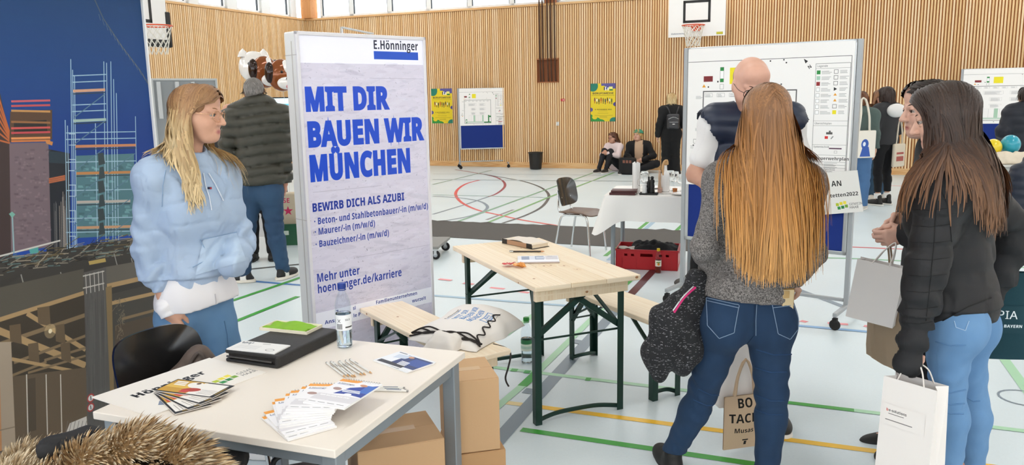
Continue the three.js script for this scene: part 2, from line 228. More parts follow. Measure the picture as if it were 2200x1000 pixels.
// backlit display: 85 cm wide, 2 m tall, on the floor
{
  const a = P(634, 66, 2.05), b = P(914, 80, 2.05), W = .855, Ht = 2.05, D = .12;
  const t = thing('lightbox_display', 'tall white backlit display with blue slogan on concrete print', 'display'); panelAt(t, P(634, 66, 2.06), P(914, 80, 2.06)); t.scale.setScalar(1.0286); t.position.y = -.0486;
  const S = 900, cw = Math.round(.815 * S), ch = Math.round(2.0 * S);
  const print = tex(cw, ch, (g, w, h) => {
    const r = rng(11), X = x => (x - .02) * S, Y = y => (2.035 - y) * S;
    g.fillStyle = '#f4f4ff'; g.fillRect(0, 0, w, h); const y0 = Y(1.888);
    g.fillStyle = '#d6d2e2'; g.fillRect(0, y0, w, h - y0);
    for (let i = 0; i < 1500; i++) { g.globalAlpha = .04 + .1 * r(); g.fillStyle = r() > .45 ? '#f3f1ff' : '#8d8aa0'; const s = 4 + 46 * r() * r(); g.beginPath(); g.ellipse(r() * w, y0 + r() * (h - y0), s * (1 + 1.5 * r()), s * .35, (r() - .5) * .5, 0, 7); g.fill(); }
    for (let i = 0; i < 2200; i++) { g.globalAlpha = .1 + .5 * r() * r(); g.fillStyle = '#4d4a5c'; const s = .6 + 2.6 * r() * r() * r(), yy = y0 + r() * (h - y0); g.beginPath(); g.ellipse(r() * w, yy, s * (1 + 2 * r()), s, r() * 3, 0, 7); g.fill(); }
    for (let i = 0; i < 420; i++) { g.globalAlpha = .35 * r(); g.strokeStyle = '#6a6678'; g.lineWidth = .8 + r(); let x = r() * w, y = r() < .45 ? Y(.62 - .2 * r()) : y0 + r() * (h - y0); g.beginPath(); g.moveTo(x, y); for (let k = 0; k < 3; k++) g.lineTo(x += (r() - .4) * 26, y += (r() - .5) * 12); g.stroke(); }
    g.globalAlpha = .4; g.strokeStyle = '#7f7b8e'; g.lineWidth = 2; for (const [x1, yy, x2] of [[.45, 1.81, .84], [.05, 1.2, .5], [.3, .8, .84]]) { g.beginPath(); g.moveTo(X(x1), Y(yy)); g.lineTo(X(x2), Y(yy - .004)); g.stroke(); }
    g.globalAlpha = 1;
    g.fillStyle = '#f4f4ff'; g.fillRect(0, Y(.527), w, Y(.43) - Y(.527));
    g.fillStyle = '#0b4fc4'; g.fillRect(X(.487), Y(1.960), X(.800) - X(.487), 40);
    condensed(g, 'E.Hönninger', X(.484), Y(1.972), .05 * S, .318 * S, '#0d1330');
    const bl = '#0c48c8', db = '#0d2f96';
    for (const [s, x, y, hh, ww, c] of [['MIT DIR', .031, 1.638, .122, .54, bl], ['BAUEN WIR', .033, 1.449, .13, .782, bl], ['MÜNCHEN', .034, 1.263, .135, .685, bl], ['BEWIRB DICH ALS AZUBI', .038, 1.094, .046, .62, db]]) { condensed(g, s, X(x), Y(y), hh * S, ww * S, c, 'bold', hh > .1 ? 8 : 3); }
    for (const [s, x, y, hh, ww] of [['· Beton- und Stahlbetonbauer/-in (m/w/d)', .045, 1.022, .037, .79], ['· Maurer/-in (m/w/d)', .045, .964, .037, .397], ['· Bauzeichner/-in (m/w/d)', .045, .895, .037, .492], ['Mehr unter', .04, .7, .05, .281], ['hoenninger.de/karriere', .041, .637, .05, .576]]) condensed(g, s, X(x), Y(y), hh * S, ww * S, db);
    for (const [s, x, y, ww] of [['Z', .15, .497, .018], ['si', .262, .497, .02], ['Familienunternehmen', .42, .499, .306], ['Anspr', .075, .453, .1], ['le P', .262, .453, .05], ['wurzelt', .685, .456, .108]]) condensed(g, s, X(x), Y(y), .022 * S, ww * S, '#1c2f7c');
  });
  mesh('cabinet', [rbox(W, Ht - .077, D - .012, .008, [W / 2, (Ht + .077) / 2, -(D + .012) / 2])], whitePlastic, t);
  mesh('frame', [rbox(.02, Ht - .077, .02, .004, [.01, (Ht + .077) / 2, -.008]), rbox(.02, Ht - .077, .02, .004, [W - .01, (Ht + .077) / 2, -.008]), rbox(W, .02, .02, .004, [W / 2, Ht - .01, -.008]), rbox(W, .02, .02, .004, [W / 2, .087, -.008])], mat('#e4e2e6', .4), t);
  const pr = mat('#ffffff', .35, { map: print, emissive: new THREE.Color(.93, .94, 1), emissiveMap: print, emissiveIntensity: .09 });
  const pg = new THREE.PlaneGeometry(W - .04, 1.983); place(pg, [W / 2, 2.035 - 1.983 / 2, -.006]); mesh('printed_fabric', pg, pr, t);
  mesh('profile_groove', [box(.004, Ht - .1, .006, [0, Ht / 2, -.045]), box(.001, .003, D, [-.0006, 1.93, -D / 2]), box(.001, .003, D, [-.0006, 1.06, -D / 2])], mat('#c4c0bc', .5), t);
  for (const x of [.08, W - .08]) mesh('foot', rbox(.06, .03, .26, .008, [x, .063, -D / 2]), aluPaint, t);
  mesh('top_bracket', [bar([.3, 2.05, -.03], [.3, 2.085, -.03], .012, .012, V(0, 0, 1)), bar([.3, 2.083, -.03], [.5, 2.058, -.03], .03, .006)], alu, t);
  const l = new THREE.RectAreaLight(new THREE.Color(.93, .94, 1), .5, W - .04, Ht - .07); l.position.set(W / 2, Ht / 2, .01); l.rotation.y = Math.PI; l.castShadow = true; l.name = 'backlight'; t.add(l);
}
// construction-site photograph printed on a fabric wall beside the desk
{
  const a = PZ(331, 300, -4.4).setY(0), far = V(-2.215, 0, -3.39), d = far.clone().sub(a).normalize(), W = 2.4, Ht = 2.25, S = 640;
  const t = thing('photo_wall', 'fabric exhibition wall printed with a bridge construction site at dusk', 'display'); t.position.copy(a); t.rotation.y = Math.atan2(-d.z, d.x);
  const pl = planePix(a, d), q = (x, y) => { const p = pl(x, y); return [p[0] * S, (Ht - p[1]) * S]; };
  const print = tex(Math.round(W * S), Math.round(Ht * S), (g, w, h) => {
    const r = rng(23), path = (...p) => { g.beginPath(); p.forEach((k, i) => { const m = q(...k); i ? g.lineTo(...m) : g.moveTo(...m); }); };
    const fill = (c, ...p) => { path(...p); g.closePath(); g.fillStyle = c; g.fill(); }, line = (c, lw, ...p) => { path(...p); g.strokeStyle = c; g.lineWidth = lw; g.stroke(); };
    const sky = g.createLinearGradient(0, 0, 0, q(200, 500)[1]); sky.addColorStop(0, '#15406f'); sky.addColorStop(.35, '#164482'); sky.addColorStop(.7, '#143c8c'); sky.addColorStop(1, '#1a49a6'); g.fillStyle = sky; g.fillRect(0, 0, w, h);
    for (let i = 0; i < 900; i++) { g.globalAlpha = .05; g.fillStyle = r() > .5 ? '#2b5a94' : '#0d3264'; g.fillRect(r() * w, r() * h, 30 * r(), 30 * r()); } g.globalAlpha = 1;
    line('rgba(120,110,100,.55)', 5, [190, -30], [222, 40], [262, 100], [300, 150], [330, 200]); for (let i = 0; i < 14; i++) { const k = i / 14; line('rgba(170,150,130,.5)', 2, [212 + 110 * k, 30 + 150 * k], [216 + 112 * k, 44 + 150 * k]); }
    fill('#20242c', [100, 320], [150, 330], [152, 545], [100, 545]);
    fill('#453634', [-60, 150], [0, 200], [22, 300], [28, 560], [-60, 580]); for (let i = 0; i < 7; i++) line('#c2683a', 5, [-4, 205 + 16 * i], [22, 290 + 3 * i]);
    fill('#7c6a70', [20, 308], [104, 306], [110, 530], [24, 545]);
    for (let i = 0; i < 150; i++) { g.globalAlpha = .35; fill(r() > .5 ? '#5b4c52' : '#9a8a8c', ...(() => { const x = 26 + 78 * r(), y = 320 + 205 * r(), s = 2 + 9 * r(); return [[x, y], [x + s, y], [x + s, y + 4], [x, y + 4]]; })()); } g.globalAlpha = 1;
    fill('#5d4432', [22, 240], [112, 236], [112, 300], [20, 306]); fill('#2c2826', [30, 262], [100, 258], [102, 285], [30, 290]);
    for (const [y1, y2, c] of [[218, 216, '#d0616a'], [228, 226, '#c8565c'], [238, 240, '#c89358'], [262, 264, '#9b6a42'], [276, 274, '#d85b58'], [286, 284, '#cc4f55'], [298, 296, '#ef9a5d'], [304, 302, '#d77f45']]) line(c, 6, [24, y1], [108, y2]); fill('#d58c4e', [96, 300], [114, 305], [112, 313], [100, 309]);
    fill('#2b3a44', [105, 325], [140, 328], [140, 352], [105, 350]); for (let i = 0; i < 3; i++) line('#c06b45', 5, [105, 385 + 4 * i], [140, 378 + 4 * i]);
    for (let i = 0; i < 26; i++) { const x = 113 + 38 * r(); line(r() > .5 ? '#b7a99c' : '#6d6a6a', 2, [x, 410 + 50 * r()], [x + 2, 545]); }
    fill('#557f88', [163, 335], [288, 330], [290, 505], [163, 512]); for (let i = 0; i < 60; i++) { g.globalAlpha = .5; const x = 165 + 110 * r(), y = 340 + 160 * r(); fill(['#7fb0b8', '#3f6068', '#8fc3c9'][i % 3], [x, y], [x + 14 * r(), y], [x + 12, y + 5], [x, y + 5]); } g.globalAlpha = 1;
    const st = '#a8c8da', sd = '#5f8196';
    for (const [x, y0] of [[152, 127], [156, 150], [160, 163], [223, 132], [229, 135], [238, 132], [244, 170], [250, 200], [140, 258], [145, 270], [205, 265], [291, 250]]) { line(st, 3.4, [x, y0], [x + 5, 545]); }
    for (const y of [163, 177, 226, 240, 286, 300, 349, 410, 470, 500]) line(st, 3, [y > 280 ? 142 : 155, y], [y > 280 ? 292 : 228, y - 3]);
    for (const [x1, x2, y, c] of [[157, 226, 196, '#d7a487'], [158, 228, 260, '#a9c3bb'], [162, 292, 315, '#d08b62'], [164, 292, 373, '#c98a55'], [165, 280, 435, '#c3b9b0'], [165, 284, 490, '#d09f79']]) { line(c, 9, [x1, y], [x2, y - 3]); line('#31414c', 3, [x1, y + 6], [x2, y + 3]); }
    for (let i = 0; i < 5; i++) { line(sd, 3, [160, 252 + 58 * i], [226, 202 + 58 * i]); line(sd, 3, [232, 372 + 45 * i], [290, 330 + 45 * i]); line('#c9dbe6', 2.4, [148, 288 + 55 * i], [162, 288 + 55 * i], [162, 312 + 55 * i], [148, 312 + 55 * i]); }
    for (let i = 0; i < 6; i++) fill('#39474a', [210 + i % 2 * 4, 330 + 30 * i], [222, 328 + 30 * i], [226, 352 + 30 * i], [212, 356 + 30 * i]);
    // bridge deck and its underside
    fill('#3f3b36', [-120, 590], [0, 560], [352, 500], [352, 610], [0, 690], [-120, 715]);
    for (let i = 0; i < 240; i++) { const x = -40 + 370 * r(), y = 560 - x * .17 - 8 + 40 * r(); line(['#8c8576', '#5f7a78', '#26241f', '#a99c86', '#6b5c3e'][i % 5], 1.5 + 2 * r(), [x, y], [x + 30 * r() + 4, y - 5 * r() + (r() > .7 ? -20 * r() : 0)]); }
    fill('#57a8a2', [62, 534], [82, 528], [83, 543], [65, 546]); fill('#c1a45e', [190, 562], [226, 555], [228, 563], [192, 570]); line('#d9d5cc', 5, [-20, 556], [130, 517]);
    for (const [x, y] of [[0, 630], [45, 590], [130, 585], [245, 545], [282, 555]]) line('#9a988f', 4, [x, y], [x + 12, y + 45]);
    fill('#4a463f', [-120, 712], [0, 690], [352, 605], [352, 1000], [-120, 1100]);
    fill('#5d574c', [-120, 640], [0, 618], [180, 578], [180, 632], [0, 690], [-120, 715]); fill('#6a645a', [222, 575], [352, 552], [352, 592], [226, 615]);
    fill('#43392c', [-80, 705], [182, 632], [186, 800], [20, 840], [-80, 860]);
    const be = '#b8976a', bd = '#8a7354';
    for (const [lw, c, ...p] of [[13, be, [-40, 700], [180, 630]], [14, be, [58, 674], [184, 752]], [13, bd, [0, 740], [182, 678]], [20, be, [-20, 704], [40, 728], [184, 786]], [9, bd, [30, 780], [184, 722]], [8, bd, [95, 775], [184, 748]], [8, bd, [20, 810], [100, 778]], [10, be, [25, 772], [165, 799]], [7, bd, [60, 802], [184, 765]], [16, be, [228, 616], [352, 588]], [13, be, [240, 652], [352, 626]], [10, bd, [262, 686], [352, 662]], [9, bd, [265, 712], [352, 688]]]) line(c, lw, ...p);
    for (const [x1, y1, s] of [[20, 700, 24], [80, 662, 26], [118, 700, 20], [60, 740, 22], [130, 740, 20]]) fill('#6d5a42', [x1, y1], [x1 + s, y1 - 4], [x1 + s + 3, y1 + 40], [x1 + 2, y1 + 34]);
    fill('#6b5a46', [24, 810], [186, 790], [190, 935], [30, 960]); fill('#574a3a', [60, 815], [76, 812], [78, 925], [60, 930]); for (const x of [57, 99, 130]) line('#d8d0c2', 4, [x, 805], [x + 3, 935]);
    fill('#b3a08a', [-120, 740], [24, 735], [34, 965], [-120, 985]); fill('#c58b5e', [-120, 740], [-2, 745], [4, 970], [-120, 985]); line('#8d7d69', 3, [-20, 930], [32, 918]);
    fill('#ddd5cb', [150, 910], [186, 895], [188, 925], [140, 935]); for (let i = 0; i < 6; i++) line('#7a7268', 2, [140 + 8 * i, 932], [146 + 8 * i, 905]);
    fill('#605c58', [180, 586], [228, 574], [242, 930], [188, 930]); for (let i = 0; i < 70; i++) { g.globalAlpha = .25; const x = 182 + 46 * r(); line(r() > .5 ? '#7b7772' : '#403d3a', 2, [x, 600 + 100 * r()], [x + 3, 700 + 220 * r()]); } g.globalAlpha = 1;
    fill('#8c744f', [227, 618], [240, 614], [246, 880], [238, 880]);
    for (let i = 0; i < 5; i++) line('#cfc9be', 3, [184 + 9 * i, 590 - 2 * i], [186 + 9 * i, 632 - 2 * i]); for (const y of [594, 620]) line('#cfc9be', 4, [178, y], [224, y - 11]);
    fill('#56493a', [247, 700], [352, 672], [352, 960], [247, 960]); for (let i = 0; i < 90; i++) { const x = 248 + 20 * r(), y = 640 + 150 * r(); line('#8a7a63', 1.5, [x, y], [x + 14 * (r() - .5), y + 14 * r()]); }
    const lp = q(108, 712); g.fillStyle = '#fff4d8'; g.beginPath(); g.arc(lp[0], lp[1], 7, 0, 7); g.fill(); g.fillStyle = 'rgba(255,220,160,.35)'; g.beginPath(); g.arc(lp[0], lp[1], 22, 0, 7); g.fill();
    for (const [x, y] of [[195, 856], [195, 876]]) { const c = q(x, y), c2 = q(x + 7, y); const rr = Math.abs(c2[0] - c[0]); g.fillStyle = '#e9e6e2'; g.strokeStyle = '#b5453f'; g.lineWidth = rr * .35; g.beginPath(); g.ellipse(c[0], c[1], rr, rr * .9, 0, 0, 7); g.fill(); g.stroke(); g.strokeStyle = '#333'; g.lineWidth = 3; g.beginPath(); g.moveTo(c[0], c[1] - rr * .5); g.lineTo(c[0], c[1] + rr * .5); g.stroke(); }
    line('#9bb9bd', 5, [26, 456], [30, 545]); fill('#7fb9a8', [19, 460], [26, 455], [33, 461], [26, 469]);
  });
  const flip = new THREE.PlaneGeometry(W, Ht); place(flip, [W / 2, Ht / 2, 0]); { const u = flip.attributes.uv; for (let i = 0; i < u.count; i++) u.setX(i, u.getX(i)); }
  // local x runs towards the camera, the print faces the room (local -z side is the hall side)
  flip.scale(1, 1, 1); mesh('printed_fabric', place(flip, [0, 0, 0]), mat('#ffffff', .75, { map: print, side: THREE.DoubleSide, bumpMap: fabricBump, bumpScale: .0002 }), t);
  mesh('frame', [rbox(.012, Ht, .03, .004, [.0, Ht / 2, 0]), rbox(W, .03, .04, .006, [W / 2, Ht + .01, 0]), rbox(W, .03, .04, .006, [W / 2, .015, 0])], whitePlastic, t);
  mesh('backing', box(W - .02, Ht - .04, .01, [W / 2, Ht / 2, .012]), mat('#d8d8d8', .7), t);
}
// fire-service plan printed for the pin boards
const planTex = tex(1400, 1200, (g, w, h) => {
  const r = rng(31), X = x => x * w, Y = y => y * h, rect = (c, x1, y1, x2, y2) => { g.fillStyle = c; g.fillRect(X(x1), Y(y1), X(x2 - x1), Y(y2 - y1)); }, fr = (c, lw, x1, y1, x2, y2) => { g.strokeStyle = c; g.lineWidth = lw; g.strokeRect(X(x1), Y(y1), X(x2 - x1), Y(y2 - y1)); };
  const ln = (c, lw, x1, y1, x2, y2) => { g.strokeStyle = c; g.lineWidth = lw; g.beginPath(); g.moveTo(X(x1), Y(y1)); g.lineTo(X(x2), Y(y2)); g.stroke(); }, txt = (s, x, y, px, c = '#444', f = '') => { g.fillStyle = c; g.font = f + ' ' + px + 'px sans-serif'; g.fillText(s, X(x), Y(y)); };
  const smear = (x, y, wd, c = '#999') => { for (let i = 0; i < 3; i++) ln(c, 3, x, y + i * .008, x + wd * (.6 + .4 * r()), y + i * .008); };
  g.fillStyle = '#f6f4f2'; g.fillRect(0, 0, w, h); ln('#444', 4, .0, .095, .985, .095); ln('#444', 4, .985, .095, .985, .99);
  rect('#7c1f24', .105, .20, .165, .24); for (const [a, b, c] of [[.14, .165, '#1f8a3c'], [.165, .22, '#fff'], [.22, .245, '#1f8a3c']]) { rect(c, .213, a, .236, b); } fr('#555', 2, .213, .14, .236, .245); fr('#555', 2, .213, .26, .236, .295); rect('#f1e21c', .275, .145, .36, .26);
  const tri = (x, y, s, c) => { g.fillStyle = c; g.beginPath(); g.moveTo(X(x), Y(y)); g.lineTo(X(x) - s, Y(y) + s * 1.6); g.lineTo(X(x) + s, Y(y) + s * 1.6); g.fill(); };
  tri(.108, .258, 17, '#e59b24'); tri(.06, .73, 17, '#e59b24'); rect('#111', .133, .273, .141, .283); rect('#111', .195, .235, .203, .247);
  fr('#555', 9, .105, .31, .685, .94); for (let i = 0; i < 7; i++) { if (i === 3 || i === 4) { } fr('#9a9a9a', 2, .115 + i * .08, .325, .165 + i * .08, .35); smear(.12 + i * .08, .332, .035); }
  for (const [x1, x2, y1, y2] of [[.19, .37, .4, .46], [.43, .57, .4, .46], [.25, .36, .52, .58], [.43, .57, .52, .58], [.25, .36, .64, .66], [.43, .57, .64, .66]]) { fr('#b5b5b5', 2, x1, y1, x2, y2); for (let k = 0; k < 5; k++) smear(x1 + .01, y1 + .006 + k * .011, x2 - x1 - .02, '#c6c6c6'); }
  fr('#aaa', 2, .112, .42, .135, .52);
  rect('#1d7e3c', .62, .72, .645, .93); rect('#1d7e3c', .62, .74, .685, .78); rect('#1d7e3c', .53, .90, .685, .93); rect('#fff', .65, .84, .68, .89); rect('#1d7e3c', .125, .83, .16, .93); rect('#fff', .135, .85, .155, .91); rect('#a8ccb2', .3, .72, .335, .92); rect('#a8ccb2', .49, .72, .52, .92); rect('#c4d8c9', .16, .89, .53, .92); for (let i = 0; i < 6; i++) { fr('#aaa', 2, .2 + .05 * i, .73, .25 + .05 * i, .89); }
  for (const [x, y] of [[.52, .105], [.6, .1], [.615, .12], [.59, .265], [.3, .96], [.5, .965], [.56, .96], [.63, .965], [.04, .7]]) rect('#222', x, y, x + .008, y + .009); smear(.055, .345, .045); smear(.055, .58, .04); fr('#777', 3, .045, .66, .066, .69); smear(.025, .71, .07);
  g.save(); g.translate(X(.735), Y(.125)); g.rotate(-.7); g.fillStyle = '#111'; g.beginPath(); g.moveTo(0, -34); g.lineTo(-13, 4); g.lineTo(13, 4); g.fill(); g.restore(); g.save(); g.translate(X(.752), Y(.175)); g.rotate(-.65); g.fillStyle = '#111'; g.font = 'bold 38px sans-serif'; g.fillText('N', 0, 0); g.restore();
  fr('#666', 3, .79, .14, .98, .99); txt('Legende', .797, .163, 22); ln('#777', 2, .79, .172, .98, .172);
  ['#1f8a3c', '#a7cdb9', '#8c1c22', '#fff', '#fff', '#fff', '#fff', '#fff'].forEach((c, i) => { const y = .185 + i * .038; rect(c, .797, y, .816, y + .024); fr(i < 3 ? c : '#777', 2, .797, y, .816, y + .024); smear(.824, y + .006, .06, '#888'); });
  for (let i = 0; i < 8; i++) { const y = .183 + i * .038; if (i < 3) fr('#444', 3, .893, y, .914, y + .024); else if (i === 3) { g.fillStyle = '#111'; g.beginPath(); g.moveTo(X(.895), Y(y)); g.lineTo(X(.913), Y(y + .012)); g.lineTo(X(.895), Y(y + .024)); g.fill(); } else if (i < 6) tri(.904, y, 13, '#e59b24'); else if (i === 6) fr('#444', 3, .893, y, .914, y + .024); else rect('#f1e21c', .893, y, .914, y + .026); smear(.925, y + .006, .05, '#888'); }
  ln('#777', 2, .79, .52, .98, .52); txt('Übersichtsplan', .797, .542, 20); ln('#777', 2, .79, .552, .98, .552); rect('#555', .865, .595, .9, .61); rect('#555', .88, .585, .89, .61); rect('#d22c2c', .858, .622, .876, .64); ln('#888', 8, .893, .64, .905, .622);
  ln('#777', 2, .79, .68, .98, .68); txt('Systemtechnik', .797, .70, 19); rect('#4b2143', .885, .70, .955, .708); fr('#999', 2, .915, .72, .93, .735); ln('#777', 2, .79, .75, .98, .75); txt('Feuerwehrplan', .81, .783, 36, '#333', 'bold'); for (const y of [.795, .815, .835, .87, .89]) ln('#777', 2, .79, y, .98, y); smear(.86, .802, .08); smear(.86, .822, .08); txt('Erdgeschoss', .845, .852, 20); txt('Sporthalle', .845, .867, 20); smear(.8, .877, .1);
  rect('#8c1c22', .845, .9, .915, .917); rect('#d22c2c', .918, .898, .933, .915); for (let i = 0; i < 3; i++) smear(.845, .93 + i * .02, .1, '#777');
}, { clamp: true });
const pinBlue = mat('#142f7e', .95, { bumpMap: fabricBump, bumpScale: .0006 });
function caster(p, r = .04) { return [place(new THREE.TorusGeometry(r * .68, r * .32, 8, 18), [p[0], r, p[2]]), cyl(r * .55, r * .55, r * .5, [p[0], r, p[2]], [Math.PI / 2, 0, 0], 14), box(r * .8, r * .7, r * .9, [p[0], r * 1.9, p[2]])]; }
function pinBoard(a, b, top, bottom, split, label, reach = .3) {
  const W = a.distanceTo(b), t = thing('pin_board', label, 'pin board', [0, 0, 0], 0); panelAt(t, a, b);
  mesh('felt_panel', box(W - .04, top - bottom - .04, .03, [W / 2, (top + bottom) / 2, 0]), pinBlue, t);
  mesh('frame', [rbox(W, .03, .045, .006, [W / 2, top - .015, 0]), rbox(W, .03, .045, .006, [W / 2, bottom + .015, 0]), rbox(.03, top - bottom, .045, .006, [.015, (top + bottom) / 2, 0]), rbox(.03, top - bottom, .045, .006, [W - .015, (top + bottom) / 2, 0])], alu, t);
  for (const x of [-.018, W + .018]) { mesh('post', rbox(.035, top - .12, .04, .006, [x, (top + .12) / 2 + .0, 0]), aluPaint, t); mesh('foot', [rbox(.03, .03, reach * 2, .006, [x, .115, 0])], aluPaint, t); for (const s of [-1, 1]) mesh('caster', caster([x, 0, s * (reach - .02)]), rubber, t); }
  mesh('crossbar', rbox(W, .025, .025, .005, [W / 2, .16, 0]), aluPaint, t);
  const ph = top - split - .01; mesh('plan_sheet', place(new THREE.BoxGeometry(W - .02, ph, .002), [W / 2, top - ph / 2 - .012, .0245]), mat('#ffffff', .55, { map: planTex }), t);
  return t;
}
const bA = P(1470, 614, .1), bB = P(1812, 662, .1); bA.y = bB.y = 0;
pinBoard(bA, bB, 2.055, .5, .965, 'mobile pin board with a fire-service plan, behind the bald man');
pinBoard(P(990, 362), P(1088, 359), 1.9, .45, 1.02, 'mobile pin board with a plan between poster and waste bin', .26);
{ const a = PZ(2070, 150, -14.6).setY(0); const b = a.clone().addScaledVector(wDir, 1.75); pinBoard(a, b, 2.04, .4, 1.06, 'mobile pin board with a plan, faced by the person in navy coat'); }
// paper notice fixed to the big board
{
  const d = bB.clone().sub(bA).normalize(), n = V(-d.z, 0, d.x), a = bA.clone().addScaledVector(n, .05), pl = planePix(a, d);
  const c = [[1690, 377], [1842, 366], [1855, 455], [1702, 467]].map(q => pl(...q)), W = c[1][0] - c[0][0], Hh = c[0][1] - c[3][1];
  const t = thing('paper_notice', 'white paper notice with green logo fixed to the large pin board', 'notice'); t.position.copy(a); t.rotation.y = Math.atan2(-d.z, d.x);
  const pos = c.flatMap(q => [q[0], q[1], 0]); const g = new THREE.BufferGeometry(); g.setAttribute('position', new THREE.Float32BufferAttribute(pos, 3)); g.setAttribute('uv', new THREE.Float32BufferAttribute([0, 1, 1, 1, 1, 0, 0, 0], 2)); g.setIndex([0, 3, 1, 1, 3, 2]); g.computeVertexNormals();
  const pt = tex(760, 450, (k, w, h) => { k.fillStyle = '#e9e7e2'; k.fillRect(0, 0, w, h); k.fillStyle = '#111'; k.font = 'bold 78px sans-serif'; k.textAlign = 'right'; k.fillText('AN', 585, 150); k.font = 'bold 56px sans-serif'; k.fillText('tetten2022', 735, 268); k.textAlign = 'left'; gemeinde(k, 490, 320, 1.5); }, { clamp: true });
  mesh('sheet', g, mat('#ffffff', .6, { map: pt, side: THREE.DoubleSide }), t); const bk = g.clone(); bk.translate(0, 0, -.003); mesh('backing_card', bk, mat('#d8d5cf', .7, { side: THREE.DoubleSide }), t);
}
function gemeinde(k, x, y, s, dir = 1) { const cs = [['#b9c92c', 0, 0], ['#e9d92f', 26, -6], ['#f1e04a', 52, -10], ['#2c8f45', 8, 26], ['#1d7e3c', 34, 22], ['#7aa83a', 60, 16]]; for (const [c, a, b] of cs) { k.fillStyle = c; k.fillRect(x + a * s, y + (b + 10) * s, 21 * s, 22 * s); } k.fillStyle = '#666'; k.font = (25 * s) + 'px sans-serif'; k.fillText('GEMEINDE', x + 90 * s, y + 34 * s); k.fillStyle = '#222'; k.fillText('HAAR', x + 90 * s, y + 58 * s); }
// yellow trade-fair posters on the slats
const posterTex = tex(420, 640, (g, w, h) => {
  g.fillStyle = '#e8cf22'; g.fillRect(0, 0, w, h); const blob = (c, x, y, rx, ry) => { g.fillStyle = c; g.beginPath(); g.ellipse(x, y, rx, ry, 0, 0, 7); g.fill(); };
  blob('#1d7f6b', 40, 40, 85, 95); blob('#5a5599', 380, 20, 150, 70); g.fillStyle = '#5a5599'; g.fillRect(180, 0, 240, 40); blob('#4b4590', 420, 350, 40, 34); blob('#5a5599', 5, 440, 34, 34); blob('#2f9440', 40, 620, 130, 60); blob('#2f9440', 150, 640, 90, 40); blob('#1d7f6b', 400, 630, 75, 60); blob('#2f9440', 5, 560, 30, 40); blob('#e8cf22', 70, 570, 44, 34);
  g.fillStyle = '#fff'; g.fillRect(245, 55, 22, 62); g.fillRect(285, 70, 20, 48); g.fillStyle = '#2d2350'; g.fillRect(225, 58, 18, 55); g.fillStyle = '#f0ee8a'; g.fillRect(310, 55, 62, 40); g.fillStyle = '#1d7f3c'; g.fillRect(318, 98, 58, 24); g.fillStyle = '#1f4f8c'; g.fillRect(262, 66, 22, 36);
  condensed(g, 'BERUFSMESSE', 30, 182, 34, 360, '#2d1d33'); g.fillStyle = '#8a7420'; g.fillRect(20, 200, 380, 5);
  const cc = ['#7a2b5c', '#e9e4dc', '#2a2a2a', '#b43423', '#6d4a2c', '#2d3a55', '#3c2b22', '#d9d9d4', '#3b5a2f'];
  for (let i = 0; i < 9; i++) { const x = 62 + i * 36, y = 250 + (i % 3) * 8; g.fillStyle = '#4a3222'; g.beginPath(); g.arc(x + 8, y - 6, 7, 0, 7); g.fill(); g.fillStyle = cc[i]; g.fillRect(x - 2, y, 20, 46); g.fillStyle = ['#b43423', '#2a2a2a', '#3a2a22'][i % 3]; g.fillRect(x + 1, y + 44, 6, 40); g.fillRect(x + 10, y + 44, 6, 38); }
  condensed(g, '3. NOVEMBER 2022', 70, 448, 20, 290, '#4a3a14'); g.fillStyle = '#86701d'; for (const [x, y, ww] of [[130, 462, 160], [120, 498, 180], [70, 535, 310], [150, 556, 130], [150, 572, 130]]) g.fillRect(x, y, ww, 4);
}, { clamp: true });
for (const [x1, y1, x2, y2, lab] of [[926, 191, 973, 265, 'yellow trade-fair poster hanging left of the far pin board, beside the lightbox'], [1269, 180, 1322, 261, 'yellow trade-fair poster hanging above the girl in the pale pullover']]) {
  const a = PW(x1, y1, .036), b = PW(x2, y2, .036), o = one('wall_poster', place(new THREE.BoxGeometry(b.clone().setY(0).distanceTo(a.clone().setY(0)), a.y - b.y, .003), [0, 0, 0]), mat('#ffffff', .5, { map: posterTex }), lab, 'poster', 'trade-fair posters'); o.position.copy(a).add(b).multiplyScalar(.5); o.rotation.y = WTURN;
}
// ---------------------------------------------------------------- wall fittings
{
  const u = (rec.u0 + rec.u1) / 2, y = (rec.y0 + rec.y1) / 2, w = rec.u1 - rec.u0, h = rec.y1 - rec.y0;
  const t = thing('wall_recess', 'brown wooden recess box in the slatted wall with hanging ropes', 'recess box'); inRoom(t);
  mesh('back_panel', box(w, h, .01, [u, y, .005]), mat('#8a4f2a', .7), t); mesh('surround', [box(w, .02, .05, [u, rec.y0, .025]), box(w + .02, .03, .06, [u, rec.y1, .03]), box(.015, h, .05, [rec.u0, y, .025]), box(.015, h, .05, [rec.u1, y, .025])], mat('#a3673c', .6), t);
  for (const x of [.16, .3, .52, .68, .86]) { const c = rec.u0 + w * x; const o = one('hanging_rope', tube([[c - .012 + .02 * x, CEIL - .2, .09], [c, SILL, .085], [c + .004, rec.y1, .075], [c, rec.y0 + .02, .03]], .016, 20, 6), mat('#4c3324', .9), 'dark rope hanging down the slatted wall into the brown recess', 'rope', 'ropes in the wall recess'); inRoom(o); }
}
{ const p = PW(1209, 215, .036), t = thing('red_wall_sign', 'small red sign on the slatted wall right of recess', 'sign', p, WTURN); mesh('plate', rbox(.1, .055, .006, .002, [0, 0, 0]), mat('#c3242b', .5), t); mesh('symbol', [box(.03, .012, .002, [0, 0, .0035]), box(.012, .03, .002, [.028, 0, .0035])], mat('#f0d9d4', .5), t); }
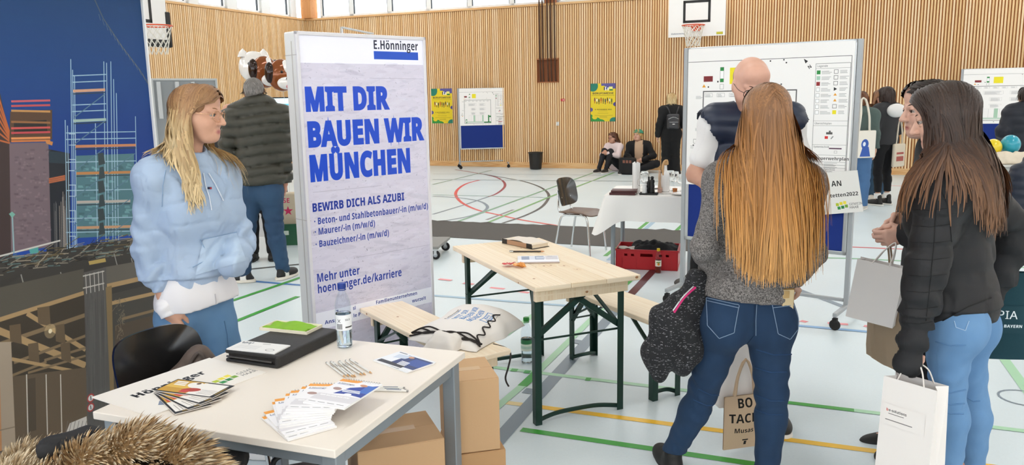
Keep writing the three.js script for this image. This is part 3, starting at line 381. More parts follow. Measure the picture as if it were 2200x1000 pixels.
{ const p = PW(1198, 266, .036), t = thing('wall_socket', 'small white double socket on the slatted wall above waste bin', 'socket', p, WTURN); mesh('plate', rbox(.07, .09, .012, .004, [0, 0, 0]), whitePlastic, t); mesh('insert', [cyl(.02, .02, .004, [0, .022, .007], [Math.PI / 2, 0, 0]), cyl(.02, .02, .004, [0, -.022, .007], [Math.PI / 2, 0, 0])], mat('#c9c7c2', .5), t); }
{ const p = P(1151, 364), t = thing('waste_bin', 'black plastic waste bin against the slatted wall', 'waste bin', p); mesh('bucket', lathe([[0, .01], [.125, .01], [.135, .02], [.165, .38], [.17, .385], [.155, .385], [.128, .03], [0, .03]]), mat('#1d1a19', .55), t); mesh('rim', tor(.17, .01, [0, .39, 0], [Math.PI / 2, 0, 0]), mat('#25211f', .5), t); }
// basketball goals
function goal(c, w, h, turn, label, edge) {
  const t = thing('basketball_goal', label, 'basketball goal', c, turn), bh = h;
  mesh('backboard', rbox(w, bh, .03, .004, [0, bh / 2, 0]), mat('#f1efec', .4), t);
  const k = mat('#1a1a1a', .5), f = (x1, y1, x2, y2, s) => [box(x2 - x1, s, .004, [(x1 + x2) / 2, y1 + s / 2, .017]), box(x2 - x1, s, .004, [(x1 + x2) / 2, y2 - s / 2, .017]), box(s, y2 - y1, .004, [x1 + s / 2, (y1 + y2) / 2, .017]), box(s, y2 - y1, .004, [x2 - s / 2, (y1 + y2) / 2, .017])];
  mesh('target_square', f(-.28, .28, .28, .73, .05), k, t);
  if (edge) mesh('edge_padding', [rbox(w + .1, .12, .06, .02, [0, -.02, 0]), rbox(.1, .55, .06, .02, [w / 2 + .02, .2, 0]), rbox(.1, .55, .06, .02, [-w / 2 - .02, .2, 0])], mat('#1d1f20', .6), t);
  const ry = .2, rz = .38, R = .225, red = mat('#d8532c', .45);
  const rim = mesh('rim', [tor(R, .011, [0, ry, rz], [Math.PI / 2, 0, 0]), rod([-.06, ry, .02], [-.1, ry, rz - R * .9], .01), rod([.06, ry, .02], [.1, ry, rz - R * .9], .01), rbox(.2, .12, .03, .004, [0, ry - .03, .03])], red, t);
  const net = []; for (let i = 0; i < 12; i++) for (const s of [1, -1]) { const pts = []; for (let j = 0; j <= 6; j++) { const a = (i + s * j * .5) / 12 * 6.2832, rr = lerp(R, .13, Math.pow(j / 6, .7)); pts.push([rr * Math.cos(a), ry - j * .07, rz + rr * Math.sin(a)]); } net.push(tube(pts, .006, 12, 4)); }
  mesh('net', net, mat('#e8e4da', .9), rim);
  for (const x of [-.3, .3]) mesh('wall_arm', rod([x, .5, -.02], [x, .5, -.52], .025), alu, t);
  return t;
}
{ const a = PW(1436, 81, .6), b = PW(1558, 76, .6), w = a.clone().setY(0).distanceTo(b.clone().setY(0)); const m = a.clone().add(b).multiplyScalar(.5); const t = goal(m, w, 1.05, WTURN, 'white basketball backboard with orange rim on the slatted back wall', false);
  const wt = tex(256, 64, (g) => { g.fillStyle = '#f1efec'; g.fillRect(0, 0, 256, 64); condensed(g, 'Gladiatorenring', 8, 44, 26, 240, '#3c4c66'); }, { clamp: true }); mesh('lettering', place(new THREE.PlaneGeometry(.3, .07), [-w / 2 + .2, .07, .0175]), mat('#ffffff', .5, { map: wt }), t); mesh('sticker', box(.13, .05, .003, [w / 2 - .11, .05, .0165]), mat('#c3b92f', .5), t); }
{ const d0 = 13; const p = PZ(366, 92, -d0); const dirL = wN; const t = goal(p.clone().addScaledVector(wN, .62).setY(PZ(366, 92, -d0).y), 1.15, 1.0, WTURN + Math.PI / 2, 'basketball backboard with black padded edge beside the blue photo wall', true); }
// grey roller door panel by the left wall
{ const a = PZ(334, 300, -10.9).setY(0), b = PZ(475, 300, -11.5).setY(0), top = PZ(400, 171, -11.2).y, W = a.distanceTo(b); const t = thing('grey_partition', 'grey metal partition panel with struts behind the woman in blue hoodie', 'partition'); panelAt(t, a, b);
  mesh('panel', box(W, top - .06, .04, [W / 2, top / 2 + .03, 0]), mat('#8e9294', .55), t); mesh('frame', [rbox(W, .03, .07, .006, [W / 2, top, 0]), rbox(.03, top, .07, .006, [W - .015, top / 2, 0]), rbox(.03, top, .07, .006, [.015, top / 2, 0])], mat('#b9bcbd', .5), t);
  for (const x of [.1, .37, .64]) mesh('strut', rbox(.05, .5, .04, .006, [W * x, top - .28, .04], [0, 0, x > .5 ? .12 : 0]), mat('#c4c6c7', .45), t); mesh('base', [rbox(.05, .04, .5, .006, [.03, .02, 0]), rbox(.05, .04, .5, .006, [W - .03, .02, 0])], aluPaint, t); }
// foil animal-head balloons
function foilBalloon(p, turn, s, kind, label) {
  const t = thing('foil_balloon', label, 'balloon', p, turn); t.scale.setScalar(s); const br = mat('#8a4c26', .12, { metalness: .25 }), dk = mat('#2b1a14', .12, { metalness: .25 }), wh = mat('#f0ece8', .15, { metalness: .15 });
  mesh('head', sph(.3, [0, 0, 0], [1, 1.05, .62], 28), kind ? br : wh, t); 
  mesh('ear', kind ? sph(.17, [-.27, .05, 0], [.55, 1.2, .6]) : lathe([[.11, 0], [.07, .1], [0, .17]], [-.2, .2, 0]), kind ? dk : wh, t); mesh('ear', kind ? sph(.17, [.27, .05, 0], [.55, 1.2, .6]) : lathe([[.11, 0], [.07, .1], [0, .17]], [.2, .2, 0]), kind ? dk : wh, t);
  if (kind) { mesh('blaze', sph(.1, [0, .14, .12], [.6, 1.5, .8]), wh, t); mesh('muzzle', sph(.16, [0, -.14, .12], [1.15, .85, .62]), wh, t); mesh('tongue', sph(.05, [0, -.22, .2], [.8, 1, .4]), mat('#c9737c', .3), t); }
  else mesh('muzzle', sph(.08, [0, -.03, .16], [1.2, .8, .5]), mat('#e8ddd2', .2), t);
  mesh('nose', sph(.035, [0, kind ? -.07 : 0, kind ? .22 : .2], [1.2, .9, .6]), dk, t); for (const x of [-.1, .1]) mesh('eye', sph(.028, [x, .06, .17], [1, 1, .5]), mat('#160f0c', .1), t); mesh('string', tube([[0, -.3, 0], [.03, -.8, .02], [0, -1.4 / s, 0]], .004, 20, 4), mat('#dddddd', .6), t);
}
foilBalloon(PZ(546, 144, -10.2), .35, .62, 0, 'white cat-like foil balloon floating above the man in puffer jacket');
foilBalloon(PZ(569, 155, -10.0), .95, .62, 1, 'brown and white dog-like foil balloon beside the white one');
foilBalloon(PZ(606, 162, -9.6), .8, .6, 1, 'brown foil balloon half hidden behind the lightbox display');
// dark runner on the hall floor
{ const c = [[880, 474], [1560, 502], [1560, 545], [880, 506]].map(q => P(q[0], q[1])), N = 40, pos = [], idx = [], r = rng(5); for (let i = 0; i <= N; i++) { const f = i / N, a = c[0].clone().lerp(c[1], f), b = c[3].clone().lerp(c[2], f); pos.push(a.x, .012 + .018 * r() * (i % 2), a.z, a.x + .01, .006, a.z + .1, b.x, .006, b.z, b.x, 0.003, b.z + .004); if (i) for (let k = 0; k < 3; k++) { const o = (i - 1) * 4 + k; idx.push(o, o + 1, o + 4, o + 1, o + 5, o + 4); } }
  const g = new THREE.BufferGeometry(); g.setAttribute('position', new THREE.Float32BufferAttribute(pos, 3)); g.setIndex(idx); g.computeVertexNormals(); one('floor_runner', uvm(g, .3), mat('#57534f', .85, { side: THREE.DoubleSide, bumpMap: grainBump, bumpScale: .002 }), 'long dark grey runner laid across the hall floor', 'floor runner'); }

// ---------------------------------------------------------------- furniture
const pineA = mat('#ffffff', .55, { map: pineTex('#f4e3c8', '#d0a570', 41, 12) }), pineB = mat('#ffffff', .55, { map: pineTex('#f1dec0', '#cda068', 43, 14) }), pineEdge = mat('#ffffff', .6, { map: pineTex('#d8a768', '#a9713a', 47, 6) }), green = mat('#12352c', .38, { metalness: .2 });
function beerSet(kind, c, turn, L, W, Ht, label, planks) {
  const t = thing(kind === 'table' ? 'beer_table' : 'beer_bench', label, kind, [c.x, 0, c.z], turn), th = .028, pw = W / planks;
  for (let i = 0; i < planks; i++) { const g = uvm(rbox(L, th, pw - .0012, .005, [0, Ht - th / 2, -W / 2 + pw * (i + .5)])); const uv = g.attributes.uv; for (let k = 0; k < uv.count; k++) { const x = uv.getX(k), y = uv.getY(k); uv.setXY(k, y * 1.4 + i * .37, x * .8 + i * .21); } mesh('plank', g, i % 2 ? pineB : pineA, t); }
  for (const s of [-1, 1]) { const g = uvm(rbox(.03, .07, W - .07, .004, [s * (L / 2 - .085), Ht - th - .035, 0]), .7); mesh('end_cleat', g, pineB, t); }
  for (const s of [-1, 1]) {
    const x = s * (L / 2 - .12), zi = W / 2 - .045, top = Ht - th - .005, fr = [];
    for (const z of [-zi, zi]) { const q = Math.sign(z); mesh('leg', [rbox(.042, top, .006, .002, [x, top / 2, z]), rbox(.006, top, .036, .002, [x + s * .018, top / 2, z - q * .016])], green, t); }
    fr.push(bar([x, top - .22 * Ht / .77 - .05, -zi], [x, top - .02, zi * .35], .02, .03), bar([x, top - .22 * Ht / .77 - .05, zi], [x, top - .02, -zi * .35], .02, .03));
    mesh('brace', fr, green, t); mesh('foot_bar', tube([[x, .015, -zi], [x - s * .025, .03, -zi * .5], [x - s * .03, .032, 0], [x - s * .025, .03, zi * .5], [x, .015, zi]], .013, 16, 6), green, t);
    mesh('stay', rod([x, top * .62, -zi], [x, top * .62, zi], .006, 8), green, t);
    const xi = x - s * Math.min(.3, L * .24); mesh('folding_strut', [bar([x, top * .66, -zi * .92], [xi, top - .01, -zi * .55], .022, .01), bar([x, top * .66, zi * .92], [xi, top - .01, zi * .55], .022, .01), bar([xi, top - .012, -zi * .6], [xi, top - .012, zi * .6], .03, .012)], green, t);
  }
  return t;
}
const dirTurn = (ax, az, bx, bz) => Math.atan2(-(bz - az), bx - ax);
beerSet('table', V(.145, 0, -4.475), dirTurn(-.396, -4.954, .117, -3.786) - .01, 1.24, .61, .77, 'pine beer table with dark green folding legs', 3);
beerSet('bench', V(-.461, 0, -4.123), dirTurn(-.912, -4.516, -.252, -3.545), 1.18, .28, .48, 'pine beer bench carrying the white drawstring sack', 1);
beerSet('bench', V(.652, 0, -4.62), dirTurn(.4, -5.05, .855, -4.21), 1.06, .28, .48, 'pine beer bench behind the beer table, partly covered by jacket', 1);
// white desk
const greySteel = mat('#8d9499', .42, { metalness: .35 });
const deskC = [V(-1.315, 0, -2.373), V(-.496, 0, -2.049), V(-.207, 0, -2.898)], deskM = deskC[0].clone().add(deskC[2]).multiplyScalar(.5), deskTurn = dirTurn(-1.315, -2.373, -.496, -2.049) + .02;
{
  const t = thing('desk', 'white laminate desk with grey steel legs covered with flyers', 'table', [deskM.x, 0, deskM.z], deskTurn), L = .89, W = .9;
  mesh('desktop', uvm(rbox(L, .026, W, .004, [0, .727, 0]), .4), mat('#ece2d6', .42, { bumpMap: grainBump, bumpScale: .0003 }), t);
  for (const x of [-1, 1]) for (const z of [-1, 1]) mesh('leg', rbox(.05, .714, .05, .005, [x * (L / 2 - .04), .357, z * (W / 2 - .05)]), greySteel, t);
  for (const x of [-1, 1]) mesh('rail', rbox(.03, .05, W - .1, .004, [x * (L / 2 - .04), .687, 0]), greySteel, t); mesh('rail', rbox(L - .1, .05, .03, .004, [0, .687, W / 2 - .06]), greySteel, t); mesh('rail', rbox(L - .1, .05, .03, .004, [0, .687, -W / 2 + .06]), greySteel, t);
}
// shell chairs: local +z is the sitter's front
function shellChair(p, turn, label, group, seatMat, backMat) {
  const t = thing('shell_chair', label, 'chair', p, turn, group);
  const back = sheet(.4, .3, 20, 16, (x, y) => { const u = x / .2, v = y / .15, k = Math.max(Math.abs(u), .001); const ex = Math.pow(Math.abs(u) ** 4 + Math.abs(v) ** 4, .25), m = Math.max(Math.abs(u), Math.abs(v)) / (ex || 1); return [x * m, y * m + .66, -.2 - .06 * v * .5 + .05 * (x * m / .2) ** 2]; });
  const b2 = back.clone(); b2.translate(0, 0, -.011); mesh('backrest', [back, b2, rimOf(back, -.011)], backMat, t);
  const seat = sheet(.4, .4, 16, 16, (x, y) => { const u = x / .2, v = y / .2, ex = Math.pow(Math.abs(u) ** 5 + Math.abs(v) ** 5, .2), m = Math.max(Math.abs(u), Math.abs(v)) / (ex || 1); return [x * m, .45 + .015 * u * u - .025 * sstep(.5, 1, v) , y * m]; });
  const s2 = seat.clone(); s2.translate(0, -.011, 0); mesh('seat', [seat, s2, rimOf(seat, 0, -.011)], seatMat, t);
  for (const s of [-1, 1]) { mesh('leg', tube([[s * .16, .43, .1], [s * .175, .42, .15], [s * .19, .2, .19], [s * .2, .008, .21]], .011, 20, 8), chrome, t); mesh('leg', tube([[s * .16, .43, -.05], [s * .175, .42, -.13], [s * .19, .2, -.19], [s * .2, .008, -.22]], .011, 20, 8), chrome, t); mesh('back_support', tube([[s * .13, .435, .05], [s * .14, .435, -.12], [s * .14, .47, -.19], [s * .13, .6, -.205], [s * .12, .68, -.222]], .01, 20, 8), chrome, t); mesh('rivet', sph(.009, [s * .1, .6, -.178], [1, 1, .5], 12), chrome, t); mesh('seat_frame', rod([s * .16, .432, -.06], [s * .16, .432, .12], .011), chrome, t); }
  return t;
}
function rimOf(g, dz, dy = 0) { const nx = g.parameters.widthSegments, ny = g.parameters.heightSegments, p = g.attributes.position, e = []; for (let i = 0; i < nx; i++) e.push(i); for (let j = 0; j < ny; j++) e.push(j * (nx + 1) + nx); for (let i = nx; i > 0; i--) e.push(ny * (nx + 1) + i); for (let j = ny; j > 0; j--) e.push(j * (nx + 1)); const pos = [], idx = []; e.forEach((k, n) => { pos.push(p.getX(k), p.getY(k), p.getZ(k), p.getX(k), p.getY(k) + dy, p.getZ(k) + dz); const a = n * 2, b = ((n + 1) % e.length) * 2; idx.push(a, a + 1, b, a + 1, b + 1, b); }); const o = new THREE.BufferGeometry(); o.setAttribute('position', new THREE.Float32BufferAttribute(pos, 3)); o.setIndex(idx); o.computeVertexNormals(); return o; }
const blackShell = mat('#0d0e0f', .25, { clearcoat: .5, clearcoatRoughness: .15 }), brownSeat = mat('#6d5546', .45);
shellChair(V(-1.25, 0, -2.92), rad(62), 'black shell chair pushed up to the white desk, nearest the woman', null, blackShell, blackShell);
shellChair(V(.75, 0, -8.5), rad(58), 'black-backed shell chair with brown seat beside the white-clothed table', null, brownSeat, blackShell);
shellChair(V(-.97, 0, -2.12), rad(165), 'black shell chair in front of desk, hidden under the fur coat', null, blackShell, blackShell);
// ---------------------------------------------------------------- things on the desk (top at .74)
const DT = .7405;
function flat(name, c, w, d, th, turn, y, sideMat, print, label, category, group) { // thin printed thing lying level; local x = width, local z = depth
  const t = thing(name, label, category, [c[0], y, c[1]], turn, group); mesh('body', box(w, th, d, [0, th / 2, 0]), sideMat, t);
  if (print) { const g = new THREE.PlaneGeometry(w, d); g.rotateX(-Math.PI / 2); g.translate(0, th + .0003, 0); mesh('printed_cover', g, print, t); } return t;
}
const pmat = t => mat('#ffffff', .45, { map: t });
{ // name sign of the stand
  const pt = tex(1000, 690, (g, w, h) => { g.fillStyle = '#efe8df'; g.fillRect(0, 0, w, h); condensed(g, 'Hönninger', 150, 300, 88, 600, '#121212', 'bold', 4); gemeinde(g, 640, 470, 2.3); g.fillStyle = '#7f889c'; g.beginPath(); g.moveTo(150, 560); for (const [x, y] of [[200, 500], [330, 470], [400, 520], [380, 600], [300, 640], [210, 630]]) g.lineTo(x, y); g.fill(); g.fillStyle = '#e8c62f'; g.fillRect(265, 530, 70, 60); g.fillStyle = '#f0d546'; g.fillRect(330, 560, 90, 26); }, { clamp: true });
  flat('name_sign', [-1.14, -2.592], .455, .318, .003, rad(57.5), DT, mat('#efe8df', .5), pmat(pt), 'white paper sign with a black company name lying on the desk corner', 'sign');
}
{ // fan of flyers
  const ft = tex(460, 230, (g, w, h) => { g.fillStyle = '#1b1917'; g.fillRect(0, 0, w, h); g.fillStyle = '#c99a33'; g.fillRect(10, 10, 250, 205); g.fillStyle = '#e3b950'; g.fillRect(10, 80, 240, 60); g.fillStyle = '#efe9e2'; g.fillRect(240, 16, 190, 200); g.beginPath(); g.ellipse(210, 70, 70, 48, .3, 0, 7); g.fill(); g.fillStyle = '#b23b2b'; g.beginPath(); g.ellipse(230, 150, 66, 34, -.25, 0, 7); g.fill(); g.fillStyle = '#c9403a'; g.fillRect(170, 160, 60, 44); g.fillStyle = '#5a3a26'; g.beginPath(); g.arc(205, 38, 16, 0, 7); g.fill(); g.fillStyle = '#f4f0ea'; for (let i = 0; i < 3; i++) g.fillRect(30 + 8 * i, 30 + 26 * i, 90, 17); g.strokeStyle = '#3a332c'; g.lineWidth = 3; for (let i = 0; i < 4; i++) { g.beginPath(); g.moveTo(300, 130 + 20 * i); g.lineTo(420, 125 + 20 * i); g.stroke(); } g.fillStyle = '#1b1917'; g.fillRect(428, 0, 32, h); g.fillStyle = '#8a6d1e'; g.fillRect(434, 60, 14, 120); }, { clamp: true });
  const base = [-1.194, -2.508], side = mat('#e6e0d8', .6), mt = pmat(ft), labs = ['undermost flyer of the black and yellow fan on the desk sign', 'second lowest flyer of the black and yellow fan on the desk sign', 'second from top flyer of the black and yellow fan on desk sign', 'topmost black and yellow flyer of the fan on the desk sign'];
  [-51, -41, -31, -19].forEach((a, i) => { const th = rad(a), L = .235, D = .112, c = Math.cos(th), s = -Math.sin(th); flat('flyer', [base[0] + c * L / 2 + s * (D / 2 - .0) * .85, base[1] + s * L / 2 - c * D / 2 * .85], L, D, .0025, th, DT + .0042 + i * .0034, side, mt, labs[i], 'flyer', 'fan of flyers on the desk'); });
}
{ // closed black portfolio with a booklet and a green napkin tray
  const t = thing('portfolio', 'thick black leather portfolio lying closed on the desk', 'portfolio', [-.895, DT, -2.955], rad(67)), lm = mat('#191716', .45, { bumpMap: leatherBump, bumpScale: .0006 });
  mesh('back_cover', uvm(rbox(.37, .014, .24, .006, [0, .007, 0]), .05), lm, t); mesh('front_cover', uvm(rbox(.37, .014, .24, .006, [0, .039, 0], [0, 0, 0]), .05), lm, t); mesh('filling', box(.35, .02, .222, [0, .023, 0]), mat('#2a2624', .8), t); mesh('spine', uvm(rbox(.37, .046, .02, .009, [0, .023, .115]), .05), lm, t); mesh('zip', tube([[-.186, .023, -.11], [-.187, .023, .1]], .004, 8, 6), mat('#3b3836', .4), t);
  const bt = tex(420, 210, (g, w, h) => { g.fillStyle = '#e9e7e4'; g.fillRect(0, 0, w, h); g.fillStyle = '#48525e'; for (let i = 0; i < 7; i++) g.fillRect(16 + i * 15, 18 + 10 * (i % 2), 10, 26 + 8 * (i % 3)); g.fillStyle = '#777'; g.fillRect(200, 30, 70, 8); g.strokeStyle = '#444'; g.lineWidth = 5; g.beginPath(); g.ellipse(340, 150, 34, 22, 0, 0, 7); g.stroke(); g.fillStyle = '#bbb'; for (let i = 0; i < 5; i++) g.fillRect(40, 90 + i * 18, 190, 4); }, { clamp: true });
  flat('booklet', [-.955, -2.845], .21, .1, .004, rad(-19), DT + .0465, paper, pmat(bt), 'pale grey booklet lying on the front of black portfolio', 'booklet');
  const tr = thing('snack_tray', 'small cream paper tray on the back of black portfolio', 'tray', [-.90, DT + .0465, -3.09], rad(-20)); mesh('bottom', box(.215, .003, .105, [0, .0015, 0]), mat('#efe2c4', .7), tr); mesh('rim', [box(.22, .012, .004, [0, .006, .053]), box(.22, .012, .004, [0, .006, -.053]), box(.004, .012, .11, [.11, .006, 0]), box(.004, .012, .11, [-.11, .006, 0])], mat('#f2e8cf', .7), tr);
  const nk = sheet(.2, .1, 24, 12, (x, y) => [x, .012 + .006 * noise3(x * 18, y * 24, 1) + .004 * noise3(x * 50, y * 40, 2), -y]); const nk2 = nk.clone().translate(0, -.006, 0); const o = one('paper_napkin', [nk, nk2, rimOf(nk, 0, -.006)], mat('#86b82f', .85, { side: THREE.DoubleSide, bumpMap: fabricBump, bumpScale: .0005 }), 'bright green folded paper napkin in the small tray', 'napkin'); o.position.set(-.9, DT + .0465, -3.09); o.rotation.y = rad(-20);
}
// bottles
const pet = mat('#f4f8fb', .04, { transmission: 1, thickness: 0, ior: 1.3 }), water = mat('#eaf4f8', .02, { transmission: 1, thickness: .05, ior: 1.33 });
const labelTex = (c, f) => tex(512, 160, (g, w, h) => { g.fillStyle = c; g.fillRect(0, 0, w, h); f(g, w, h); });
function bottle(p, s, capC, lab, liquid, label, group) {
  const t = thing('bottle', label, 'bottle', p, 0, group); t.scale.setScalar(s);
  const prof = [[0, .004], [.026, .0], [.031, .006], [.031, .05], [.029, .056], [.031, .062], [.031, .15], [.03, .156], [.031, .162], [.03, .18], [.022, .205], [.013, .225], [.0125, .24]];
  mesh('shell', lathe(prof), pet, t); if (liquid) mesh('liquid', lathe([[0, .006], [.0285, .007], [.0285, .14], [0, .14]]), liquid, t);
  const c = mesh('cap', lathe([[.0145, .235], [.0155, .238], [.0155, .256], [.014, .258], [0, .258]]), mat(capC, .4), t); const rd = []; for (let i = 0; i < 24; i++) { const a = i / 24 * 6.283; rd.push(box(.0012, .014, .0015, [.0157 * Math.cos(a), .247, .0157 * Math.sin(a)], [0, -a, 0])); } const kn = mesh('cap_ribs', rd, mat(capC, .45), c); kn.userData.kind = 'stuff'; mesh('neck_ring', tor(.0145, .002, [0, .231, 0], [Math.PI / 2, 0, 0]), mat(capC, .4), t);
  if (lab) { const g = new THREE.CylinderGeometry(.0314, .0314, .062, 32, 1, true); g.translate(0, .105, 0); mesh('label', g, mat('#ffffff', .5, { map: lab, side: THREE.DoubleSide }), t).rotation.y = 3.0; } return t;
}
bottle([-.663, DT, -2.985], 1.0, '#1d3c8f', labelTex('#eef1f4', (g, w, h) => { g.fillStyle = '#222'; g.fillRect(210, 90, 60, 56); g.fillStyle = '#eef1f4'; for (let i = 0; i < 9; i++) g.fillRect(213 + i * 7, 90, 3, 56); g.strokeStyle = '#222'; g.lineWidth = 5; g.beginPath(); g.moveTo(222, 76); g.lineTo(252, 44); g.moveTo(252, 76); g.lineTo(222, 44); g.stroke(); g.fillStyle = '#444'; g.font = 'bold 26px sans-serif'; g.fillText('SILD', 300, 60); g.fillRect(300, 120, 90, 14); g.fillStyle = '#9ab'; g.fillRect(20, 30, 150, 100); }), water, 'clear water bottle with dark blue cap standing on the desk');
bottle([.081, 0, -4.89], 1.18, '#2f9a3c', labelTex('#dfe7da', (g) => { g.fillStyle = '#2f7a4a'; g.fillRect(0, 0, 512, 60); g.fillStyle = '#b9d3c4'; g.fillRect(0, 90, 512, 40); }), water, 'clear water bottle with green cap on the floor behind the beer table');
bottle([1.395, 0, -7.41], .94, '#e3c522', labelTex('#e9e4d4', (g) => { g.fillStyle = '#d8872b'; g.beginPath(); g.arc(260, 100, 34, 0, 7); g.fill(); g.fillStyle = '#6f9a3a'; g.fillRect(200, 40, 110, 26); }), mat('#c8552a', .02, { transmission: .85, thickness: .05, ior: 1.33, attenuationColor: new THREE.Color('#d8662e'), attenuationDistance: .03 }), 'orange drink bottle with yellow cap in front of the red crate');
{ // white pencils
  const wood = mat('#d9ad7a', .6), wh = mat('#e4e1db', .4), dk = mat('#8f8b87', .4), sh = new THREE.CylinderGeometry(.0037, .0037, .165, 6).rotateZ(Math.PI / 2), tip = new THREE.CylinderGeometry(.0008, .0036, .02, 6).rotateZ(-Math.PI / 2).translate(.0925, 0, 0), band = box(.03, .0012, .003, [-.03, .0036, 0]), end = new THREE.CylinderGeometry(.0038, .0038, .006, 6).rotateZ(Math.PI / 2).translate(-.0855, 0, 0);
  [[-.643, -2.715, -57], [-.63, -2.722, -58], [-.616, -2.715, -56], [-.603, -2.72, -60], [-.592, -2.73, -54], [-.576, -2.735, -57], [-.56, -2.748, -55]].forEach(([x, z, a]) => { const t = thing('pencil', 'white pencil with bare wooden tip in the loose row on the desk', 'pencil', [x, DT + .0037, z], rad(a), 'white pencils on the desk'); mesh('shaft', sh, wh, t); mesh('tip', tip, wood, t); mesh('print', band, dk, t); mesh('end_dip', end, dk, t); });
  [[-.455, -2.523, -4], [-.448, -2.51, -8], [-.44, -2.498, -6]].forEach(([x, z, a]) => { const t = thing('pencil', 'white pencil half under the spiral notepads at the desk edge', 'pencil', [x, DT + .0037, z], rad(a), 'white pencils beside the notepads'); mesh('shaft', sh, wh, t); mesh('print', box(.05, .0012, .003, [.04, .0036, 0]), mat('#3d5273', .4), t); mesh('tip', place(tip.clone(), [0, 0, 0], [0, Math.PI, 0]), wood, t); mesh('end_dip', place(end.clone(), [0, 0, 0], [0, Math.PI, 0]), dk, t); });
}
{ // thin brochures
  const bt = tex(500, 320, (g, w, h) => { g.fillStyle = '#e9ebef'; g.fillRect(0, 0, w, h); g.fillStyle = '#22386e'; g.fillRect(170, 30, 330, 250); g.fillStyle = '#2d4f9a'; g.fillRect(300, 60, 200, 150); g.fillStyle = '#c9d3e2'; g.beginPath(); g.moveTo(60, 60); g.lineTo(230, 30); g.lineTo(210, 120); g.lineTo(80, 160); g.fill(); g.fillStyle = '#c7906a'; g.beginPath(); g.ellipse(235, 60, 34, 22, 0, 0, 7); g.fill(); g.fillStyle = '#2b2b2b'; g.fillRect(30, 250, 340, 60); g.fillStyle = '#fff'; for (let i = 0; i < 4; i++) g.fillRect(230 + 6 * i, 170 + 24 * i, 110, 14); g.fillStyle = '#333'; g.fillRect(20, 14, 110, 12); }, { clamp: true });
  ['lower blue brochure at the back edge of the desk', 'upper blue brochure at the back edge of the desk'].forEach((l, i) => flat('brochure', [-.407 + i * .004, -2.783 - i * .003], .2, .127, .0028, rad(-44 + i * 2), DT + i * .003, paper, pmat(bt), l, 'brochure', 'blue brochures on the desk'));
}
{ // spiral notepads in a fanned stack
  const nt = tex(300, 440, (g, w, h) => { g.fillStyle = '#efedf0'; g.fillRect(0, 0, w, h); g.fillStyle = '#ee9f3a'; g.fillRect(0, 0, 110, 46); g.beginPath(); g.arc(120, 10, 34, 0, 7); g.fill(); g.fillStyle = '#222'; condensed(g, 'E.Hönninger', 18, 82, 17, 120, '#151515'); g.fillStyle = '#2456a8'; g.fillRect(18, 88, 130, 5); g.fillStyle = '#24409a'; g.beginPath(); g.moveTo(300, 40); g.lineTo(210, 90); g.lineTo(140, 130); g.lineTo(90, 250); g.lineTo(180, 235); g.lineTo(300, 260); g.fill(); g.fillStyle = '#3b6cc0'; g.fillRect(230, 60, 70, 130); g.fillStyle = '#c98a63'; g.beginPath(); g.ellipse(205, 70, 30, 18, .3, 0, 7); g.fill(); g.fillStyle = '#a98a84'; g.beginPath(); g.ellipse(70, 170, 34, 22, .3, 0, 7); g.fill(); g.fillStyle = '#fff'; for (let i = 0; i < 3; i++) g.fillRect(110 + 8 * i, 165 + 16 * i, 130, 9); g.beginPath(); g.ellipse(190, 235, 26, 16, 0, 0, 7); g.fill(); g.fillStyle = '#d9d6da'; g.fillRect(0, 270, w, 100); condensed(g, 'WIR BILDEN AUS ZUM', 24, 300, 17, 215, '#ffffff'); g.fillStyle = '#555'; for (let i = 0; i < 4; i++) g.fillRect(18 + i * 68, 404, 50, 5); }, { clamp: true });
  const mt = pmat(nt), wire = mat('#c7c9cc', .3, { metalness: .9 }), W = .15, D = .21, th = .0055;
  // [x, z, angle of the short edge]; back edge carries the spiral
  const N = [[-.651, -2.247, 37], [-.655, -2.262, 33], [-.659, -2.305, 22], [-.655, -2.31, 20], [-.64, -2.325, 11], [-.63, -2.33, 8], [-.612, -2.338, 0], [-.6, -2.34, -6], [-.534, -2.35, -23]];
  const nm = ['lowest', 'second', 'third', 'fourth', 'fifth', 'sixth', 'seventh', 'eighth', 'topmost'];
  const ring = tor(.0055, .0008, [0, 0, 0], [0, Math.PI / 2, 0], 10);
  N.forEach(([x, z, a], i) => { const t = flat('notepad', [x, z], W, D, th, rad(a), DT + .0005 + i * (th + .0006), paper, mt, i === 8 ? 'topmost spiral notepad of the fanned stack, its blue cover fully visible' : nm[i] + ' spiral notepad from the bottom of the fanned stack on the desk', 'notepad', 'fanned spiral notepads on the desk'); if (i !== 1 && i !== 3) { const rs = []; for (let k = 0; k < 14; k++) rs.push(place(ring.clone(), [-W / 2 + .012 + k * (W - .024) / 13, th / 2 + .001, -D / 2 + .001])); const sp = mesh('spiral', rs, wire, t); sp.userData.kind = 'stuff'; } });
}
// cartons under the desk
const card = mat('#c9a37a', .85, { bumpMap: grainBump, bumpScale: .0004 }), card2 = mat('#bd9468', .85), tape = mat('#c8a578', .4);
function carton(c, w, h, d, turn, m, label, open) { const t = thing('cardboard_box', label, 'cardboard box', c, turn); mesh('body', rbox(w, h, d, .004, [0, h / 2, 0]), m, t); mesh('top_flap', box(w - .004, .003, d / 2 - .002, [0, h + .001, d / 4]), m, t); mesh('top_flap', box(w - .004, .003, d / 2 - .002, [0, h + .001, -d / 4]), m, t); if (!open) mesh('tape', box(w * .5, .001, .04, [0, h + .003, 0]), tape, t); return t; }
carton([-.45, 0, -2.78], .34, .22, .34, rad(21), mat('#8a6244', .85), 'brown cardboard box on the floor under the desk');
carton([-.46, .225, -2.82], .32, .235, .28, rad(20), card, 'pale cardboard box stacked on the brown one under the desk');
carton([-.18, 0, -3.08], .22, .3, .26, rad(15), card2, 'small cardboard box on the floor behind the desk leg');
